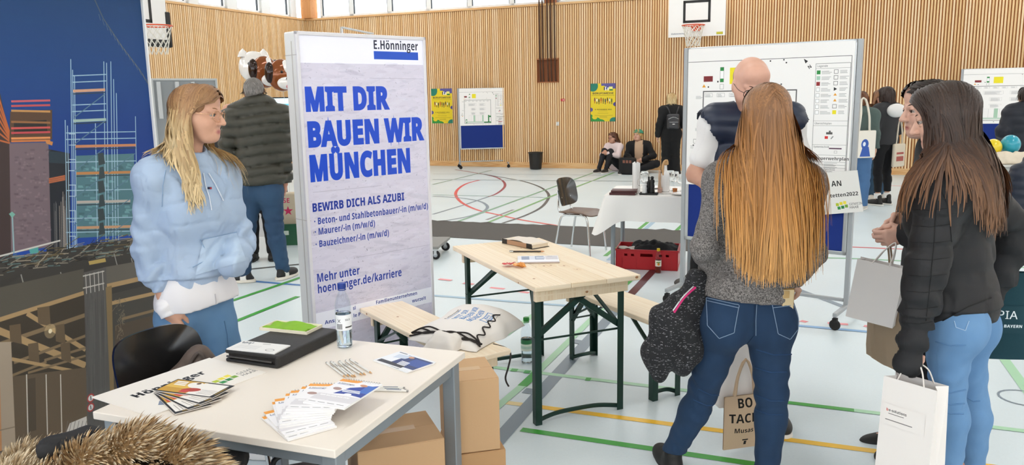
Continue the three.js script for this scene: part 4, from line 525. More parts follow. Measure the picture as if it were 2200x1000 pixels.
carton([-.19, .305, -3.08], .2, .3, .26, rad(14), card, 'tall cardboard box stacked behind the desk leg');
{ const t = thing('travel_bag', 'dark brown travel bag standing beneath the front of the desk', 'bag', [-.78, 0, -2.62], rad(24)); mesh('body', uvm(rbox(.34, .4, .2, .04, [0, .2, 0], [0, 0, 0], 4), .1), mat('#33251f', .5, { bumpMap: leatherBump, bumpScale: .001 }), t); mesh('handle', tube([[-.08, .39, .02], [-.07, .47, .02], [.07, .47, .02], [.08, .39, .02]], .01, 20, 8), blackPlastic, t); mesh('zip', tube([[-.15, .36, .1], [0, .37, .102], [.15, .36, .1]], .004, 12, 6), alu, t); }

// ---------------------------------------------------------------- things on the bench and the beer table
{ // drawstring sack
  const t = thing('drawstring_sack', 'white cotton drawstring sack with blue print on the bench', 'sack', [-.236, .482, -3.99], rad(60)); 
  const st = tex(800, 640, (g, w, h) => { g.fillStyle = '#ece6df'; g.fillRect(0, 0, w, h); const b = '#1d6fb5'; condensed(g, 'E.Hönninger', 290, 190, 22, 200, '#1a1a1a'); g.fillStyle = b; g.fillRect(290, 198, 200, 6); condensed(g, 'MIT DIR', 290, 282, 48, 190, b); condensed(g, 'BAUEN WIR', 290, 350, 48, 260, b); condensed(g, 'MÜNCHEN', 290, 418, 48, 235, b); g.strokeStyle = b; g.lineWidth = 7; g.strokeRect(350, 450, 160, 66); condensed(g, 'BAU', 385, 482, 22, 90, b); condensed(g, 'DICH EIN', 372, 508, 18, 110, b); g.fillStyle = '#888'; g.fillRect(300, 540, 290, 3); }, { clamp: true });
  const W = .5, D = .42, f = (x, y) => { const u = Math.abs(x) / (W / 2), v = Math.abs(y) / (D / 2); return .002 + (.06 + .07 * (x / W + .5)) * Math.pow(Math.max(0, (1 - u ** 4) * (1 - v ** 3)), .5) + .006 * noise3(x * 14, y * 14, 3) * (1 - u ** 4) * (1 - v ** 4); };
  const top = sheet(W, D, 48, 40, (x, y) => [x + .012 * noise3(y * 12, 2, 1), f(x, y), -y + .012 * noise3(x * 10, 5, 2)]); const bot = sheet(W, D, 20, 16, (x, y) => [x + .012 * noise3(y * 12, 2, 1), .001, -y + .012 * noise3(x * 10, 5, 2)]);
  mesh('cloth', top, mat('#ffffff', .9, { map: st, side: THREE.DoubleSide, bumpMap: null }), t); mesh('underside', bot, mat('#ddd6cd', .9, { side: THREE.DoubleSide }), t);
  const cord = mat('#241d1a', .8), gx = -W / 2 + .03, rr = rng(3); for (let k = 0; k < 4; k++) { const pts = []; for (let i = 0; i <= 9; i++) { const y = -D / 2 + D * i / 9, x = gx + .012 * Math.sin(i * 1.3 + k * 1.7) + .006 * k; pts.push([x, f(clamp(x, -W / 2 + .005, W / 2), clamp(y, -D / 2 + .006, D / 2 - .006)) + .006 + .003 * k, -y]); } mesh('cord', tube(pts, .0045, 40, 6), cord, t); }
  { const pts = []; for (let i = 0; i <= 8; i++) { const x = gx + .02 + i * .035, y = -D / 2 + .03 + .014 * (i % 2 ? 1 : -1) + i * .006; pts.push([x, f(x, y) + .006, -y]); } mesh('cord', tube(pts, .004, 50, 6), cord, t); }
  const puff = sheet(.14, .2, 16, 20, (x, y) => { const u = x / .07, v = y / .1; return [-.25 + x, .004 + .06 * Math.pow(Math.max(0, (1 - u * u) * (1 - v ** 4)), .6) * (1 + .35 * noise3(x * 40, y * 20, 4)), y * .9 + .03]; }); mesh('gathered_neck', puff, mat('#e6dfd7', .9, { side: THREE.DoubleSide }), t);
  t.updateMatrixWorld(); mesh('cord', tube([PZ(1060, 740, -3.8), PZ(1090, 750, -3.74), PZ(1097, 762, -3.71), PZ(1092, 790, -3.7), PZ(1086, 812, -3.7), PZ(1088, 822, -3.7), PZ(1093, 831, -3.7)].map(q => t.worldToLocal(q)), .0045, 40, 6), cord, t);
}
{ // book, pencils, notepad and sweet wrappers on the beer table
  const Y = .771, t = thing('book', 'thick worn book with black spine on the beer table', 'book', [.082, Y, -4.915], rad(-51)); mesh('pages', rbox(.288, .026, .128, .003, [.002, .015, 0]), mat('#e5d6bd', .8), t); const cv = sheet(.3, .14, 20, 8, (x, y) => [x, .031 + .006 * Math.cos(x * 22) + .002 * noise3(x * 30, y * 30, 1), -y]); mesh('front_cover', [cv, cv.clone().translate(0, .002, 0), rimOf(cv, 0, .002)], mat('#e3d8cb', .6, { side: THREE.DoubleSide }), t); mesh('back_cover', box(.3, .002, .14, [0, .001, 0]), blackPlastic, t); mesh('spine', [box(.05, .03, .003, [-.12, .016, .07]), box(.05, .03, .003, [.12, .016, .07])], mat('#17120f', .5), t); mesh('spine_panel', box(.19, .028, .003, [0, .016, .0695]), mat('#b28a6a', .6), t);
  [[.085, -4.685, -4, 'gold-brown pencil lying on the beer table beside the book'], [.087, -4.672, -5, 'black pencil with silver clip lying on the beer table']].forEach(([x, z, a, l], i) => { const p = thing('pencil', l, 'pencil', [x, Y + .0045, z], rad(a)); mesh('shaft', new THREE.CylinderGeometry(.0042, .0042, .17, 6).rotateZ(Math.PI / 2), mat(i ? '#2c2622' : '#b98f5c', .4), p); mesh('tip', new THREE.CylinderGeometry(.0008, .004, .022, 6).rotateZ(-Math.PI / 2).translate(.096, 0, 0), mat('#c98a55', .6), p); mesh('end_cap', new THREE.CylinderGeometry(.0045, .0045, .02, 8).rotateZ(Math.PI / 2).translate(-.092, 0, 0), i ? chrome : blackPlastic, p); });
  const nt = tex(420, 300, (g, w, h) => { g.fillStyle = '#e4e2e6'; g.fillRect(0, 0, w, h); g.fillStyle = '#8b97b0'; g.fillRect(40, 20, 230, 160); g.fillStyle = '#d9dce6'; g.fillRect(120, 20, 60, 160); g.fillStyle = '#c3cad8'; g.fillRect(190, 60, 90, 80); g.fillStyle = '#fff'; g.fillRect(0, 190, w, 60); g.fillStyle = '#cfcbd0'; g.fillRect(290, 20, 120, 170); g.fillStyle = '#555'; g.fillRect(310, 30, 50, 10); }, { clamp: true }); flat('brochure', [.147, -4.435], .235, .18, .007, rad(0), Y, mat('#b8a79c', .6), pmat(nt), 'pale grey notepad lying on the beer table', 'notepad');
  const wr = (c, p, s, l) => { const g = sheet(.07, .05, 14, 10, (x, y) => [x + .01 * noise3(x * 60, y * 60, s), .012 + .012 * noise3(x * 40, y * 45, s + 3) + .006 * noise3(x * 110, y * 90, s + 9), -y + .01 * noise3(x * 50, y * 60, s + 5)]); const o = one('sweet_wrapper', g, mat(c, .3, { side: THREE.DoubleSide, metalness: .2 }), l, 'sweet wrapper'); o.position.set(p[0], Y - .004, p[1]); o.rotation.y = s; }; wr('#d8514f', [-.02, -4.29], 1, 'crumpled red sweet wrapper on the beer table'); wr('#e59a4a', [.04, -4.255], 2, 'crumpled orange sweet wrapper on the beer table');
}
// ---------------------------------------------------------------- set table with white cloth
{
  const a = V(.88, 0, -7.40), dx = V(.962, 0, .274).normalize(), W = .86, D = .8, turn = dirTurn(0, 0, dx.x, dx.z), nrm = V(dx.z, 0, -dx.x), c = a.clone().addScaledVector(dx, W / 2).addScaledVector(nrm, D / 2);
  const t = thing('set_table', 'table with grey legs under the white tablecloth', 'table', [c.x, 0, c.z], turn); mesh('tabletop', rbox(W - .01, .025, D - .01, .004, [0, .7465, 0]), whitePlastic, t); for (const x of [-1, 1]) for (const z of [-1, 1]) mesh('leg', cyl(.022, .022, .734, [x * (W / 2 - .07), .367, z * (D / 2 - .07)]), greySteel, t);
  const N = 64, drop = .24, pos = [], idx = [], per = []; const hw = W / 2 + .002, hd = D / 2 + .002; const M = 160; for (let i = 0; i < M; i++) { const f = i / M * 2 * (W + D); let x, z, nx = 0, nz = 0; if (f < W) { x = -hw + f * hw * 2 / W; z = hd; nz = 1; } else if (f < W + D) { x = hw; z = hd - (f - W) * hd * 2 / D; nx = 1; } else if (f < 2 * W + D) { x = hw - (f - W - D) * hw * 2 / W; z = -hd; nz = -1; } else { x = -hw; z = -hd + (f - 2 * W - D) * hd * 2 / D; nx = -1; } const cd = Math.min(Math.abs(Math.abs(x) - hw), Math.abs(Math.abs(z) - hd)), corner = Math.exp(-Math.pow((nx ? hd - Math.abs(z) : hw - Math.abs(x)) / .09, 2)); per.push([x, z, nx, nz, corner, f]); }
  const rows = [0, .012, .05, .12, .2, 1]; rows.forEach((rw, j) => per.forEach(([x, z, nx, nz, co, f]) => { const d = rw === 1 ? drop + co * .13 : rw, k = d / drop, o = .004 + .03 * k * (.5 + .5 * Math.sin(f * 14 + Math.sin(f * 5) * 2)) * (j ? 1 : 0) + co * .05 * k; pos.push(x + nx * o + (nx ? 0 : Math.sign(x) * co * .05 * k), .762 - d - (j ? 0 : 0), z + nz * o + (nz ? 0 : Math.sign(z) * co * .05 * k)); }));
  for (let j = 0; j < rows.length - 1; j++) for (let i = 0; i < M; i++) { const q = j * M + i, r = j * M + (i + 1) % M; idx.push(q, q + M, r, r, q + M, r + M); } const ctr = pos.length / 3; pos.push(0, .762, 0); for (let i = 0; i < M; i++) idx.push(ctr, i, (i + 1) % M);
  const g = new THREE.BufferGeometry(); g.setAttribute('position', new THREE.Float32BufferAttribute(pos, 3)); g.setIndex(idx); g.computeVertexNormals(); const o = one('tablecloth', g, mat('#f0ede9', .85, { side: THREE.DoubleSide }), 'white cloth draped over the set table', 'tablecloth'); o.position.set(c.x, .001, c.z); o.rotation.y = turn;
  const TY = .7645, at = (x, z) => [c.x + dx.x * x - nrm.x * z, TY, c.z + dx.z * x - nrm.z * z];  // local: x along the front edge, z towards the camera
  const glass = mat('#ffffff', .02, { transmission: 1, thickness: .002, ior: 1.45 }), linen = mat('#f4f2ef', .85, { side: THREE.DoubleSide });
  ['lower dark red menu book on the set table corner', 'upper dark red menu book on the set table corner'].forEach((l, i) => { const p = at(-.27 + i * .01, .3 - i * .01); const m = thing('menu_book', l, 'menu', [p[0], TY + i * .021, p[2]], turn + i * .05, 'menu books on the set table'); mesh('covers', [box(.24, .003, .17, [0, .0015, 0]), box(.24, .003, .17, [0, .0185, 0]), box(.24, .018, .004, [0, .01, .085])], mat('#4a1f1f', .5), m); mesh('pages', box(.232, .014, .162, [0, .01, -.002]), mat('#d9cfc6', .8), m); });
  for (const [x, z, l] of [[-.17, .14, 'tall folded white napkin standing behind the menu books'], [.31, .22, 'tall folded white napkin standing beside the plate near the board']]) { const p = at(x, z), m = one('folded_napkin', [sheet(.075, .29, 8, 8, (a, b) => [a, .145 + b + (b > .1 ? .05 * (a < 0 ? (.0375 + a) / .075 - .2 : -.2 + (a > 0 ? (.0375 - a) / .075 : 0)) : 0), .03 * Math.cos(a * 40) - .01]), sheet(.075, .27, 8, 8, (a, b) => [a * .9, .135 + b, -.03 * Math.cos(a * 40) + .012])], linen, l, 'napkin'); m.position.set(p[0], TY, p[2]); m.rotation.y = turn; }
  { const p = at(-.03, .3), m = thing('cruet_tray', 'small black tray holding salt and pepper mills', 'tray', [p[0], TY, p[2]], turn); mesh('plate', rbox(.17, .008, .09, .003, [0, .004, 0]), blackPlastic, m); mesh('rim', [box(.17, .008, .004, [0, .012, .043]), box(.17, .008, .004, [0, .012, -.043])], blackPlastic, m); }
  const millP = [[0, 0], [.026, 0], [.026, .02], [.022, .045], [.025, .07], [.02, .095], [.025, .115], [.022, .13], [.01, .138], [0, .139]];
  { const p = at(-.07, .3), m = thing('salt_mill', 'white salt mill on the black cruet tray', 'mill', [p[0], TY + .008, p[2]]); mesh('body', lathe(millP.map(q => [q[0], q[1] * .72])), whitePlastic, m); mesh('head', lathe([[0, .099], [.022, .1], [.02, .118], [0, .124]]), whitePlastic, m); }
  { const p = at(.0, .305), m = thing('pepper_mill', 'black pepper mill on the black cruet tray', 'mill', [p[0], TY + .008, p[2]]); mesh('body', lathe(millP), blackPlastic, m); mesh('head', lathe([[0, .138], [.012, .139], [.018, .15], [.012, .163], [0, .166]]), blackPlastic, m); }
  { const p = at(-.035, .27), m = thing('oil_bottle', 'slim black pour bottle behind the mills', 'bottle', [p[0], TY, p[2]]); mesh('body', lathe([[0, 0], [.02, .0], [.02, .1], [.009, .13], [.009, .165], [0, .165]]), blackPlastic, m); mesh('spout', tube([[0, .16, 0], [-.01, .19, 0], [-.04, .2, 0], [-.07, .19, 0]], .005, 16, 6), chrome, m); }
  const wine = (x, z, s, l) => { const p = at(x, z), m = thing('wine_glass', l, 'wine glass', [p[0], TY, p[2]], 0, 'wine glasses on the set table'); m.scale.setScalar(s); mesh('foot', lathe([[0, .002], [.034, 0], [.034, .002], [.006, .006], [.004, .012]]), glass, m); mesh('stem', cyl(.004, .0045, .08, [0, .05, 0]), glass, m); mesh('bowl', lathe([[.004, .09], [.03, .1], [.042, .13], [.04, .165], [.033, .19], [.032, .19], [.039, .165], [.041, .13], [.029, .102], [.003, .093]]), glass, m); };
  wine(-.09, .12, 1.05, 'large wine glass behind the salt mill'); wine(-.12, .2, .72, 'small wine glass beside the standing napkin by the menus'); wine(.19, .02, 1.0, 'wine glass beside the white bottle'); wine(.25, .12, .92, 'wine glass nearest the napkin by the board'); wine(.14, -.08, 1.0, 'wine glass behind the white bottle');
  { const p = at(.1, .06), m = thing('carafe', 'white swing-top carafe with cork-brown collar on the set table', 'carafe', [p[0], TY, p[2]]); mesh('body', lathe([[0, 0], [.04, 0], [.042, .01], [.042, .16], [.036, .185], [.016, .21], [.014, .25], [.016, .255]]), mat('#f2f1ef', .2), m); mesh('stopper', lathe([[0, .25], [.014, .25], [.016, .27], [.01, .285], [0, .287]]), mat('#c49a6a', .7), m); mesh('collar', tube([[-.02, .16, .025], [-.03, .22, .01], [-.01, .29, .0], [.012, .3, 0], [.018, .26, 0]], .012, 20, 6), mat('#c9a172', .8), m); }
  { const p = at(.05, .1), m = thing('wooden_mill', 'slim wooden mill beside the white carafe', 'mill', [p[0], TY, p[2]]); mesh('body', lathe([[0, 0], [.02, 0], [.017, .05], [.012, .1], [.014, .15], [.01, .19], [0, .195]]), mat('#c9a88c', .5), m); mesh('knob', sph(.013, [0, .2, 0], 1, 14), mat('#c9a88c', .5), m); }
  for (const [x, z, c2, l] of [[.06, .17, '#c9a392', 'small pinkish clay cup in front of the wooden mill'], [.2, .16, '#b5703a', 'small amber cup beside the white carafe']]) { const p = at(x, z), m = thing('small_cup', l, 'cup', [p[0], TY, p[2]]); mesh('wall', lathe([[0, .003], [.018, .003], [.024, .045], [.022, .045], [.016, .006], [0, .006]]), mat(c2, .5), m); mesh('filling', cyl(.02, .02, .004, [0, .035, 0]), mat('#e9e0d2', .6), m); }
  for (const [x, z, l] of [[.27, .29, 'white side plate near the front edge of the set table'], [-.05, -.2, 'white dinner plate at the back of the set table'], [.36, .02, 'white dinner plate behind the standing napkin near board']]) { const p = at(x, z), m = thing('plate', l, 'plate', [p[0], TY, p[2]]); mesh('dish', lathe([[0, .002], [.06, .0], [.1, .014], [.1, .016], [.06, .006], [0, .006]]), mat('#f4f3f1', .2), m); mesh('foot_ring', tor(.05, .003, [0, .003, 0], [Math.PI / 2, 0, 0]), mat('#f4f3f1', .25), m); }
  for (const [x, z, a, l] of [[.12, .24, .4, 'knife lying between the small cups and the plate'], [.16, .23, .5, 'fork lying beside the knife on the set table'], [.26, .3, 1.2, 'butter knife lying across the side plate']]) { const p = at(x, z), m = thing('cutlery', l, 'cutlery', [p[0], TY + (x > .25 ? .016 : .001), p[2]], turn + a); mesh('handle', rbox(.09, .003, .01, .001, [-.04, .0015, 0]), chrome, m); mesh('blade', rbox(.09, .002, .016, .001, [.05, .0015, 0]), chrome, m); }
}
{ // red crate
  const c = P(1318, 578).add(P(1465, 565)).multiplyScalar(.5), turn = rad(-15), t = thing('plastic_crate', 'red plastic crate filled with black cloth beside the set table', 'crate', [c.x, 0, c.z], turn), red = mat('#b5141f', .42), W = .6, D = .4, Hh = .2, th = .008;
  const S = (w, holes) => { const s = new THREE.Shape([[-w / 2, 0], [w / 2, 0], [w / 2, Hh], [-w / 2, Hh]].map(q => new THREE.Vector2(...q))); for (const [x, y, a, b] of holes) { const h = new THREE.Path(); h.moveTo(x - a / 2, y - b / 2); h.lineTo(x - a / 2, y + b / 2); h.lineTo(x + a / 2, y + b / 2); h.lineTo(x + a / 2, y - b / 2); h.closePath(); s.holes.push(h); } return new THREE.ExtrudeGeometry(s, { depth: th, bevelEnabled: false }); };
  const hl = [[-.2, .145, .03, .024], [-.135, .145, .03, .024], [0, .145, .12, .03], [.135, .145, .03, .024], [.2, .145, .03, .024]], hs = [[0, .14, .12, .03]];
  mesh('side_panel', place(S(W, hl), [0, 0, D / 2 - th]), red, t); mesh('side_panel', place(S(W, hl), [0, 0, -D / 2]), red, t); mesh('end_panel', place(S(D, hs), [W / 2 - th, 0, 0], [0, Math.PI / 2, 0]), red, t); mesh('end_panel', place(S(D, hs), [-W / 2, 0, 0], [0, Math.PI / 2, 0]), red, t); mesh('bottom', box(W, .008, D, [0, .004, 0]), red, t);
  mesh('rim', [rbox(W + .016, .014, .014, .004, [0, Hh - .007, D / 2]), rbox(W + .016, .014, .014, .004, [0, Hh - .007, -D / 2]), rbox(.014, .014, D, .004, [W / 2, Hh - .007, 0]), rbox(.014, .014, D, .004, [-W / 2, Hh - .007, 0])], red, t);
  for (const [x, z] of [[-.24, .202], [-.1, .202], [.1, .202], [.24, .202]]) mesh('rib', box(.008, .12, .006, [x, .06, z]), red, t); mesh('print', box(.002, .1, .09, [W / 2 + .0005, .09, .02]), mat('#e4d9d4', .6), t);
  const o = one('black_cloth', sheet(.46, .34, 40, 32, (x, y) => [x + .06, .16 + .09 * Math.sqrt(Math.max(0, 1 - (x / .24) ** 2)) * Math.sqrt(Math.max(0, 1 - (y / .18) ** 2)) + .035 * noise3(x * 9, y * 9, 2) + .015 * noise3(x * 25, y * 25, 6), -y]), mat('#18171a', .9, { side: THREE.DoubleSide }), 'heap of black cloth in the red crate', 'cloth'); o.position.copy(t.position); o.rotation.y = turn;
  const o2 = one('clear_packaging', sheet(.2, .16, 14, 12, (x, y) => [x - .19, .185 + .02 * noise3(x * 20, y * 20, 7), -y + .03]), mat('#d9cfc6', .35, { side: THREE.DoubleSide }), 'pale plastic packaging at the left end of the red crate', 'packaging'); o2.position.copy(t.position); o2.rotation.y = turn;
}
{ // flat transport trolley
  const p = P(955, 550), t = thing('platform_trolley', 'grey platform trolley half hidden behind the lightbox display', 'trolley', [p.x - .42, 0, p.z - .1], rad(-8)); mesh('platform', rbox(.95, .03, .6, .008, [-.05, .135, 0]), mat('#8b8a86', .6), t); mesh('frame', [box(.9, .03, .03, [-.05, .11, .24]), box(.9, .03, .03, [-.05, .11, -.24])], alu, t);
  for (const x of [-.45, .38]) for (const z of [-.24, .24]) { const w = mesh('caster', [place(new THREE.TorusGeometry(.034, .016, 8, 20), [x, .05, z])], rubber, t); mesh('wheel_hub', cyl(.024, .024, .03, [x, .05, z], [Math.PI / 2, 0, 0], 14), mat('#9aa0a6', .4), w); mesh('fork', [box(.03, .05, .004, [x, .075, z + .02]), box(.03, .05, .004, [x, .075, z - .02]), box(.035, .006, .044, [x, .1, z])], alu, w); }
}
// ---------------------------------------------------------------- figures: signed-distance bodies meshed with surface nets
const cone = (a, b, ra, rb = ra, o = {}) => { a = vv(a); b = vv(b); const d = b.clone().sub(a); return { k: 0, a, b, dx: d.x, dy: d.y, dz: d.z, l2: Math.max(1e-9, d.lengthSq()), L: d.length(), ra, rb, wa: 0, wf: 0, wp: 0, s: .03, ...o }; };
const ell = (c, r, o = {}) => ({ k: 1, c: vv(c), r, s: .03, ...o });          // o.m: three basis vectors (local x, y, z)
function dPrim(p, x, y, z) {
  if (p.k === 0) { const px = x - p.a.x, py = y - p.a.y, pz = z - p.a.z; let h = (px * p.dx + py * p.dy + pz * p.dz) / p.l2; h = h < 0 ? 0 : h > 1 ? 1 : h; const qx = px - p.dx * h, qy = py - p.dy * h, qz = pz - p.dz * h; let r = p.ra + (p.rb - p.ra) * h; if (p.wa) { const t = h * p.L; r += p.wa * Math.sin(t * p.wf + p.wp + 1.6 * Math.sin(x * 23 + z * 31 + p.wp) + 1.1 * Math.sin(y * 19 - x * 27)) * (p.we ? .25 + .75 * Math.exp(-Math.pow((h - p.we) / .28, 2)) : 1); } return Math.sqrt(qx * qx + qy * qy + qz * qz) - r; }
  let qx = x - p.c.x, qy = y - p.c.y, qz = z - p.c.z; if (p.m) { const m = p.m, a = qx * m[0].x + qy * m[0].y + qz * m[0].z, b = qx * m[1].x + qy * m[1].y + qz * m[1].z, c = qx * m[2].x + qy * m[2].y + qz * m[2].z; qx = a; qy = b; qz = c; }
  const r = p.r, ax = qx / r[0], ay = qy / r[1], az = qz / r[2], k0 = Math.sqrt(ax * ax + ay * ay + az * az); if (k0 < 1e-6) return -Math.min(r[0], r[1], r[2]); const bx = ax / r[0], by = ay / r[1], bz = az / r[2]; return k0 * (k0 - 1) / Math.sqrt(bx * bx + by * by + bz * bz);
}
function field(prims, post) {
  const make = ps => { const n = ps.length; return (x, y, z) => { let d = 1e3; for (let i = 0; i < n; i++) { const p = ps[i], e = dPrim(p, x, y, z), k = p.s; if (p.cut) { const q = -e, h = Math.max(k - Math.abs(d - q), 0) / k; d = Math.max(d, q) + h * h * k * .25; } else if (e < d + k) { const h = Math.max(k - Math.abs(d - e), 0) / k; d = Math.min(d, e) - h * h * k * .25; } } return post ? post(d, x, y, z) : d; }; };
  const f = make(prims); f.prims = prims; f.K = Math.max(...prims.map(p => p.s + Math.abs(p.wa || 0))); f.near = (x, y, z, R) => { let b = 1e3; const e = prims.map(p => { const q = dPrim(p, x, y, z); if (!p.cut && q < b) b = q; return q; }); return make(prims.filter((p, i) => p.cut ? e[i] < R * 2 + .02 : e[i] < b + 2 * R + f.K)); }; return f;
}
function boundsOf(prims, pad = .04) { const b = new THREE.Box3(); for (const p of prims) { if (p.cut) continue; if (p.k === 0) { const r = Math.max(p.ra, p.rb) + Math.abs(p.wa); for (const q of [p.a, p.b]) { b.expandByPoint(q.clone().addScalar(r)); b.expandByPoint(q.clone().addScalar(-r)); } } else { const r = Math.max(...p.r); b.expandByPoint(p.c.clone().addScalar(r)); b.expandByPoint(p.c.clone().addScalar(-r)); } } return b.expandByScalar(pad); }
function nets(f, bb, cell, colorFn) {
  const mn = bb.min, nx = Math.ceil((bb.max.x - mn.x) / cell) + 1, ny = Math.ceil((bb.max.y - mn.y) / cell) + 1, nz = Math.ceil((bb.max.z - mn.z) / cell) + 1, A = new Float32Array(nx * ny * nz), B = 6, R = B * cell * .9 + .035;
  for (let k0 = 0; k0 < nz; k0 += B) for (let j0 = 0; j0 < ny; j0 += B) for (let i0 = 0; i0 < nx; i0 += B) {
    const d = f(mn.x + (i0 + B / 2) * cell, mn.y + (j0 + B / 2) * cell, mn.z + (k0 + B / 2) * cell), far = Math.abs(d) > R, fl = far ? null : f.near ? f.near(mn.x + (i0 + B / 2) * cell, mn.y + (j0 + B / 2) * cell, mn.z + (k0 + B / 2) * cell, B * cell * .9) : f;
    for (let k = k0; k < Math.min(nz, k0 + B); k++) for (let j = j0; j < Math.min(ny, j0 + B); j++) for (let i = i0; i < Math.min(nx, i0 + B); i++) A[(k * ny + j) * nx + i] = far ? d : fl(mn.x + i * cell, mn.y + j * cell, mn.z + k * cell);
  }
  const id = new Int32Array(nx * ny * nz).fill(-1), pos = [], idx = [], v = new Float32Array(8);
  const E = [[0, 1], [0, 2], [0, 4], [1, 3], [1, 5], [2, 3], [2, 6], [3, 7], [4, 5], [4, 6], [5, 7], [6, 7]];
  for (let k = 0; k < nz - 1; k++) for (let j = 0; j < ny - 1; j++) for (let i = 0; i < nx - 1; i++) {
    const o = (k * ny + j) * nx + i; let m = 0; for (let c = 0; c < 8; c++) { v[c] = A[o + (c & 1) + ((c >> 1) & 1) * nx + (c >> 2) * nx * ny]; if (v[c] < 0) m |= 1 << c; } if (m === 0 || m === 255) continue;
    let x = 0, y = 0, z = 0, n = 0; for (const [a, b] of E) { if ((v[a] < 0) === (v[b] < 0)) continue; const t = v[a] / (v[a] - v[b]); x += lerp(a & 1, b & 1, t); y += lerp((a >> 1) & 1, (b >> 1) & 1, t); z += lerp(a >> 2, b >> 2, t); n++; }
    id[o] = pos.length / 3; pos.push(mn.x + (i + x / n) * cell, mn.y + (j + y / n) * cell, mn.z + (k + z / n) * cell);
  }
  const quad = (a, b, c, d, fl) => { if (a < 0 || b < 0 || c < 0 || d < 0) return; if (fl) idx.push(a, b, c, a, c, d); else idx.push(a, c, b, a, d, c); };
  const sx = 1, sy = nx, sz = nx * ny;
  for (let k = 1; k < nz - 1; k++) for (let j = 1; j < ny - 1; j++) for (let i = 1; i < nx - 1; i++) {
    const o = (k * ny + j) * nx + i, s = A[o] < 0;
    if (s !== A[o + sx] < 0) quad(id[o - sy - sz], id[o - sz], id[o], id[o - sy], s);
    if (s !== A[o + sy] < 0) quad(id[o - sx - sz], id[o - sx], id[o], id[o - sz], s);
    if (s !== A[o + sz] < 0) quad(id[o - sx - sy], id[o - sy], id[o], id[o - sx], s);
  }
  const g = new THREE.BufferGeometry(); g.setAttribute('position', new THREE.Float32BufferAttribute(pos, 3)); g.setIndex(idx); g.computeVertexNormals();
  const n = pos.length / 3, uv = new Float32Array(n * 2), N = g.attributes.normal; for (let i = 0; i < n; i++) { const a = Math.abs(N.getX(i)), b = Math.abs(N.getY(i)), c = Math.abs(N.getZ(i)), x = pos[i * 3], y = pos[i * 3 + 1], z = pos[i * 3 + 2]; if (b > a && b > c) { uv[i * 2] = x; uv[i * 2 + 1] = z; } else if (a > c) { uv[i * 2] = z; uv[i * 2 + 1] = y; } else { uv[i * 2] = x; uv[i * 2 + 1] = y; } }
  g.setAttribute('uv', new THREE.BufferAttribute(uv, 2));
  if (colorFn) { const c = new Float32Array(n * 3), k = new THREE.Color(); for (let i = 0; i < n; i++) { colorFn(k, pos[i * 3], pos[i * 3 + 1], pos[i * 3 + 2], N.getX(i), N.getY(i), N.getZ(i)); c[i * 3] = k.r; c[i * 3 + 1] = k.g; c[i * 3 + 2] = k.b; } g.setAttribute('color', new THREE.BufferAttribute(c, 3)); }
  return g;
}
const grow = (ps, d, o = {}) => ps.map(p => p.k === 0 ? { ...p, ra: Math.max(.004, p.ra + d), rb: Math.max(.004, p.rb + d), ...o } : { ...p, r: p.r.map(q => Math.max(.006, q + d)), ...o });
const fade = (c, to, t) => c.lerp(to, t);
// hand: wrist point, direction to the knuckles, palm normal (the side the fingers curl to), thumb side vector
function handPrims(w, d, pn, thumb, curl = [.35, .35, .4, .45], th = .4, s = 1) {
  w = vv(w); d = vv(d).clone().normalize(); pn = vv(pn).clone(); pn.addScaledVector(d, -pn.dot(d)).normalize(); let sd = d.clone().cross(pn); if (sd.dot(vv(thumb)) < 0) sd.negate(); const P0 = [], q = (a, b, c) => w.clone().addScaledVector(d, a * s).addScaledVector(sd, b * s).addScaledVector(pn, c * s);
  const K = [[.082, .027], [.086, .009], [.081, -.010], [.073, -.027]], L = [[.042, .026, .021], [.046, .029, .022], [.043, .027, .021], [.033, .021, .018]];
  K.forEach(([a, b], i) => { P0.push(cone(q(.0, b * .55, 0), q(a, b, 0), .016 * s, .0125 * s, { s: .014 * s })); let p = q(a, b, 0), ang = 0, dir; L[i].forEach((l, j) => { ang += curl[i] * (j === 0 ? .8 : 1.15); dir = d.clone().multiplyScalar(Math.cos(ang)).addScaledVector(pn, Math.sin(ang)); const e = p.clone().addScaledVector(dir, l * s), r = [.0098, .0088, .0078][j] * (i === 3 ? .88 : 1) * s; P0.push(cone(p, e, r, r * .9, { s: j ? .003 : .006 })); p = e; }); });
  const b0 = q(.022, .02, .006), b1 = q(.05, .043, .012 + .012 * th), b2 = q(.075, .046 - .012 * th, .016 + .03 * th), b3 = q(.096, .042 - .022 * th, .018 + .04 * th); P0.push(cone(b0, b1, .017 * s, .0125 * s, { s: .014 }), cone(b1, b2, .0115 * s, .0105 * s, { s: .004 }), cone(b2, b3, .0102 * s, .0085 * s, { s: .003 })); return P0;
}
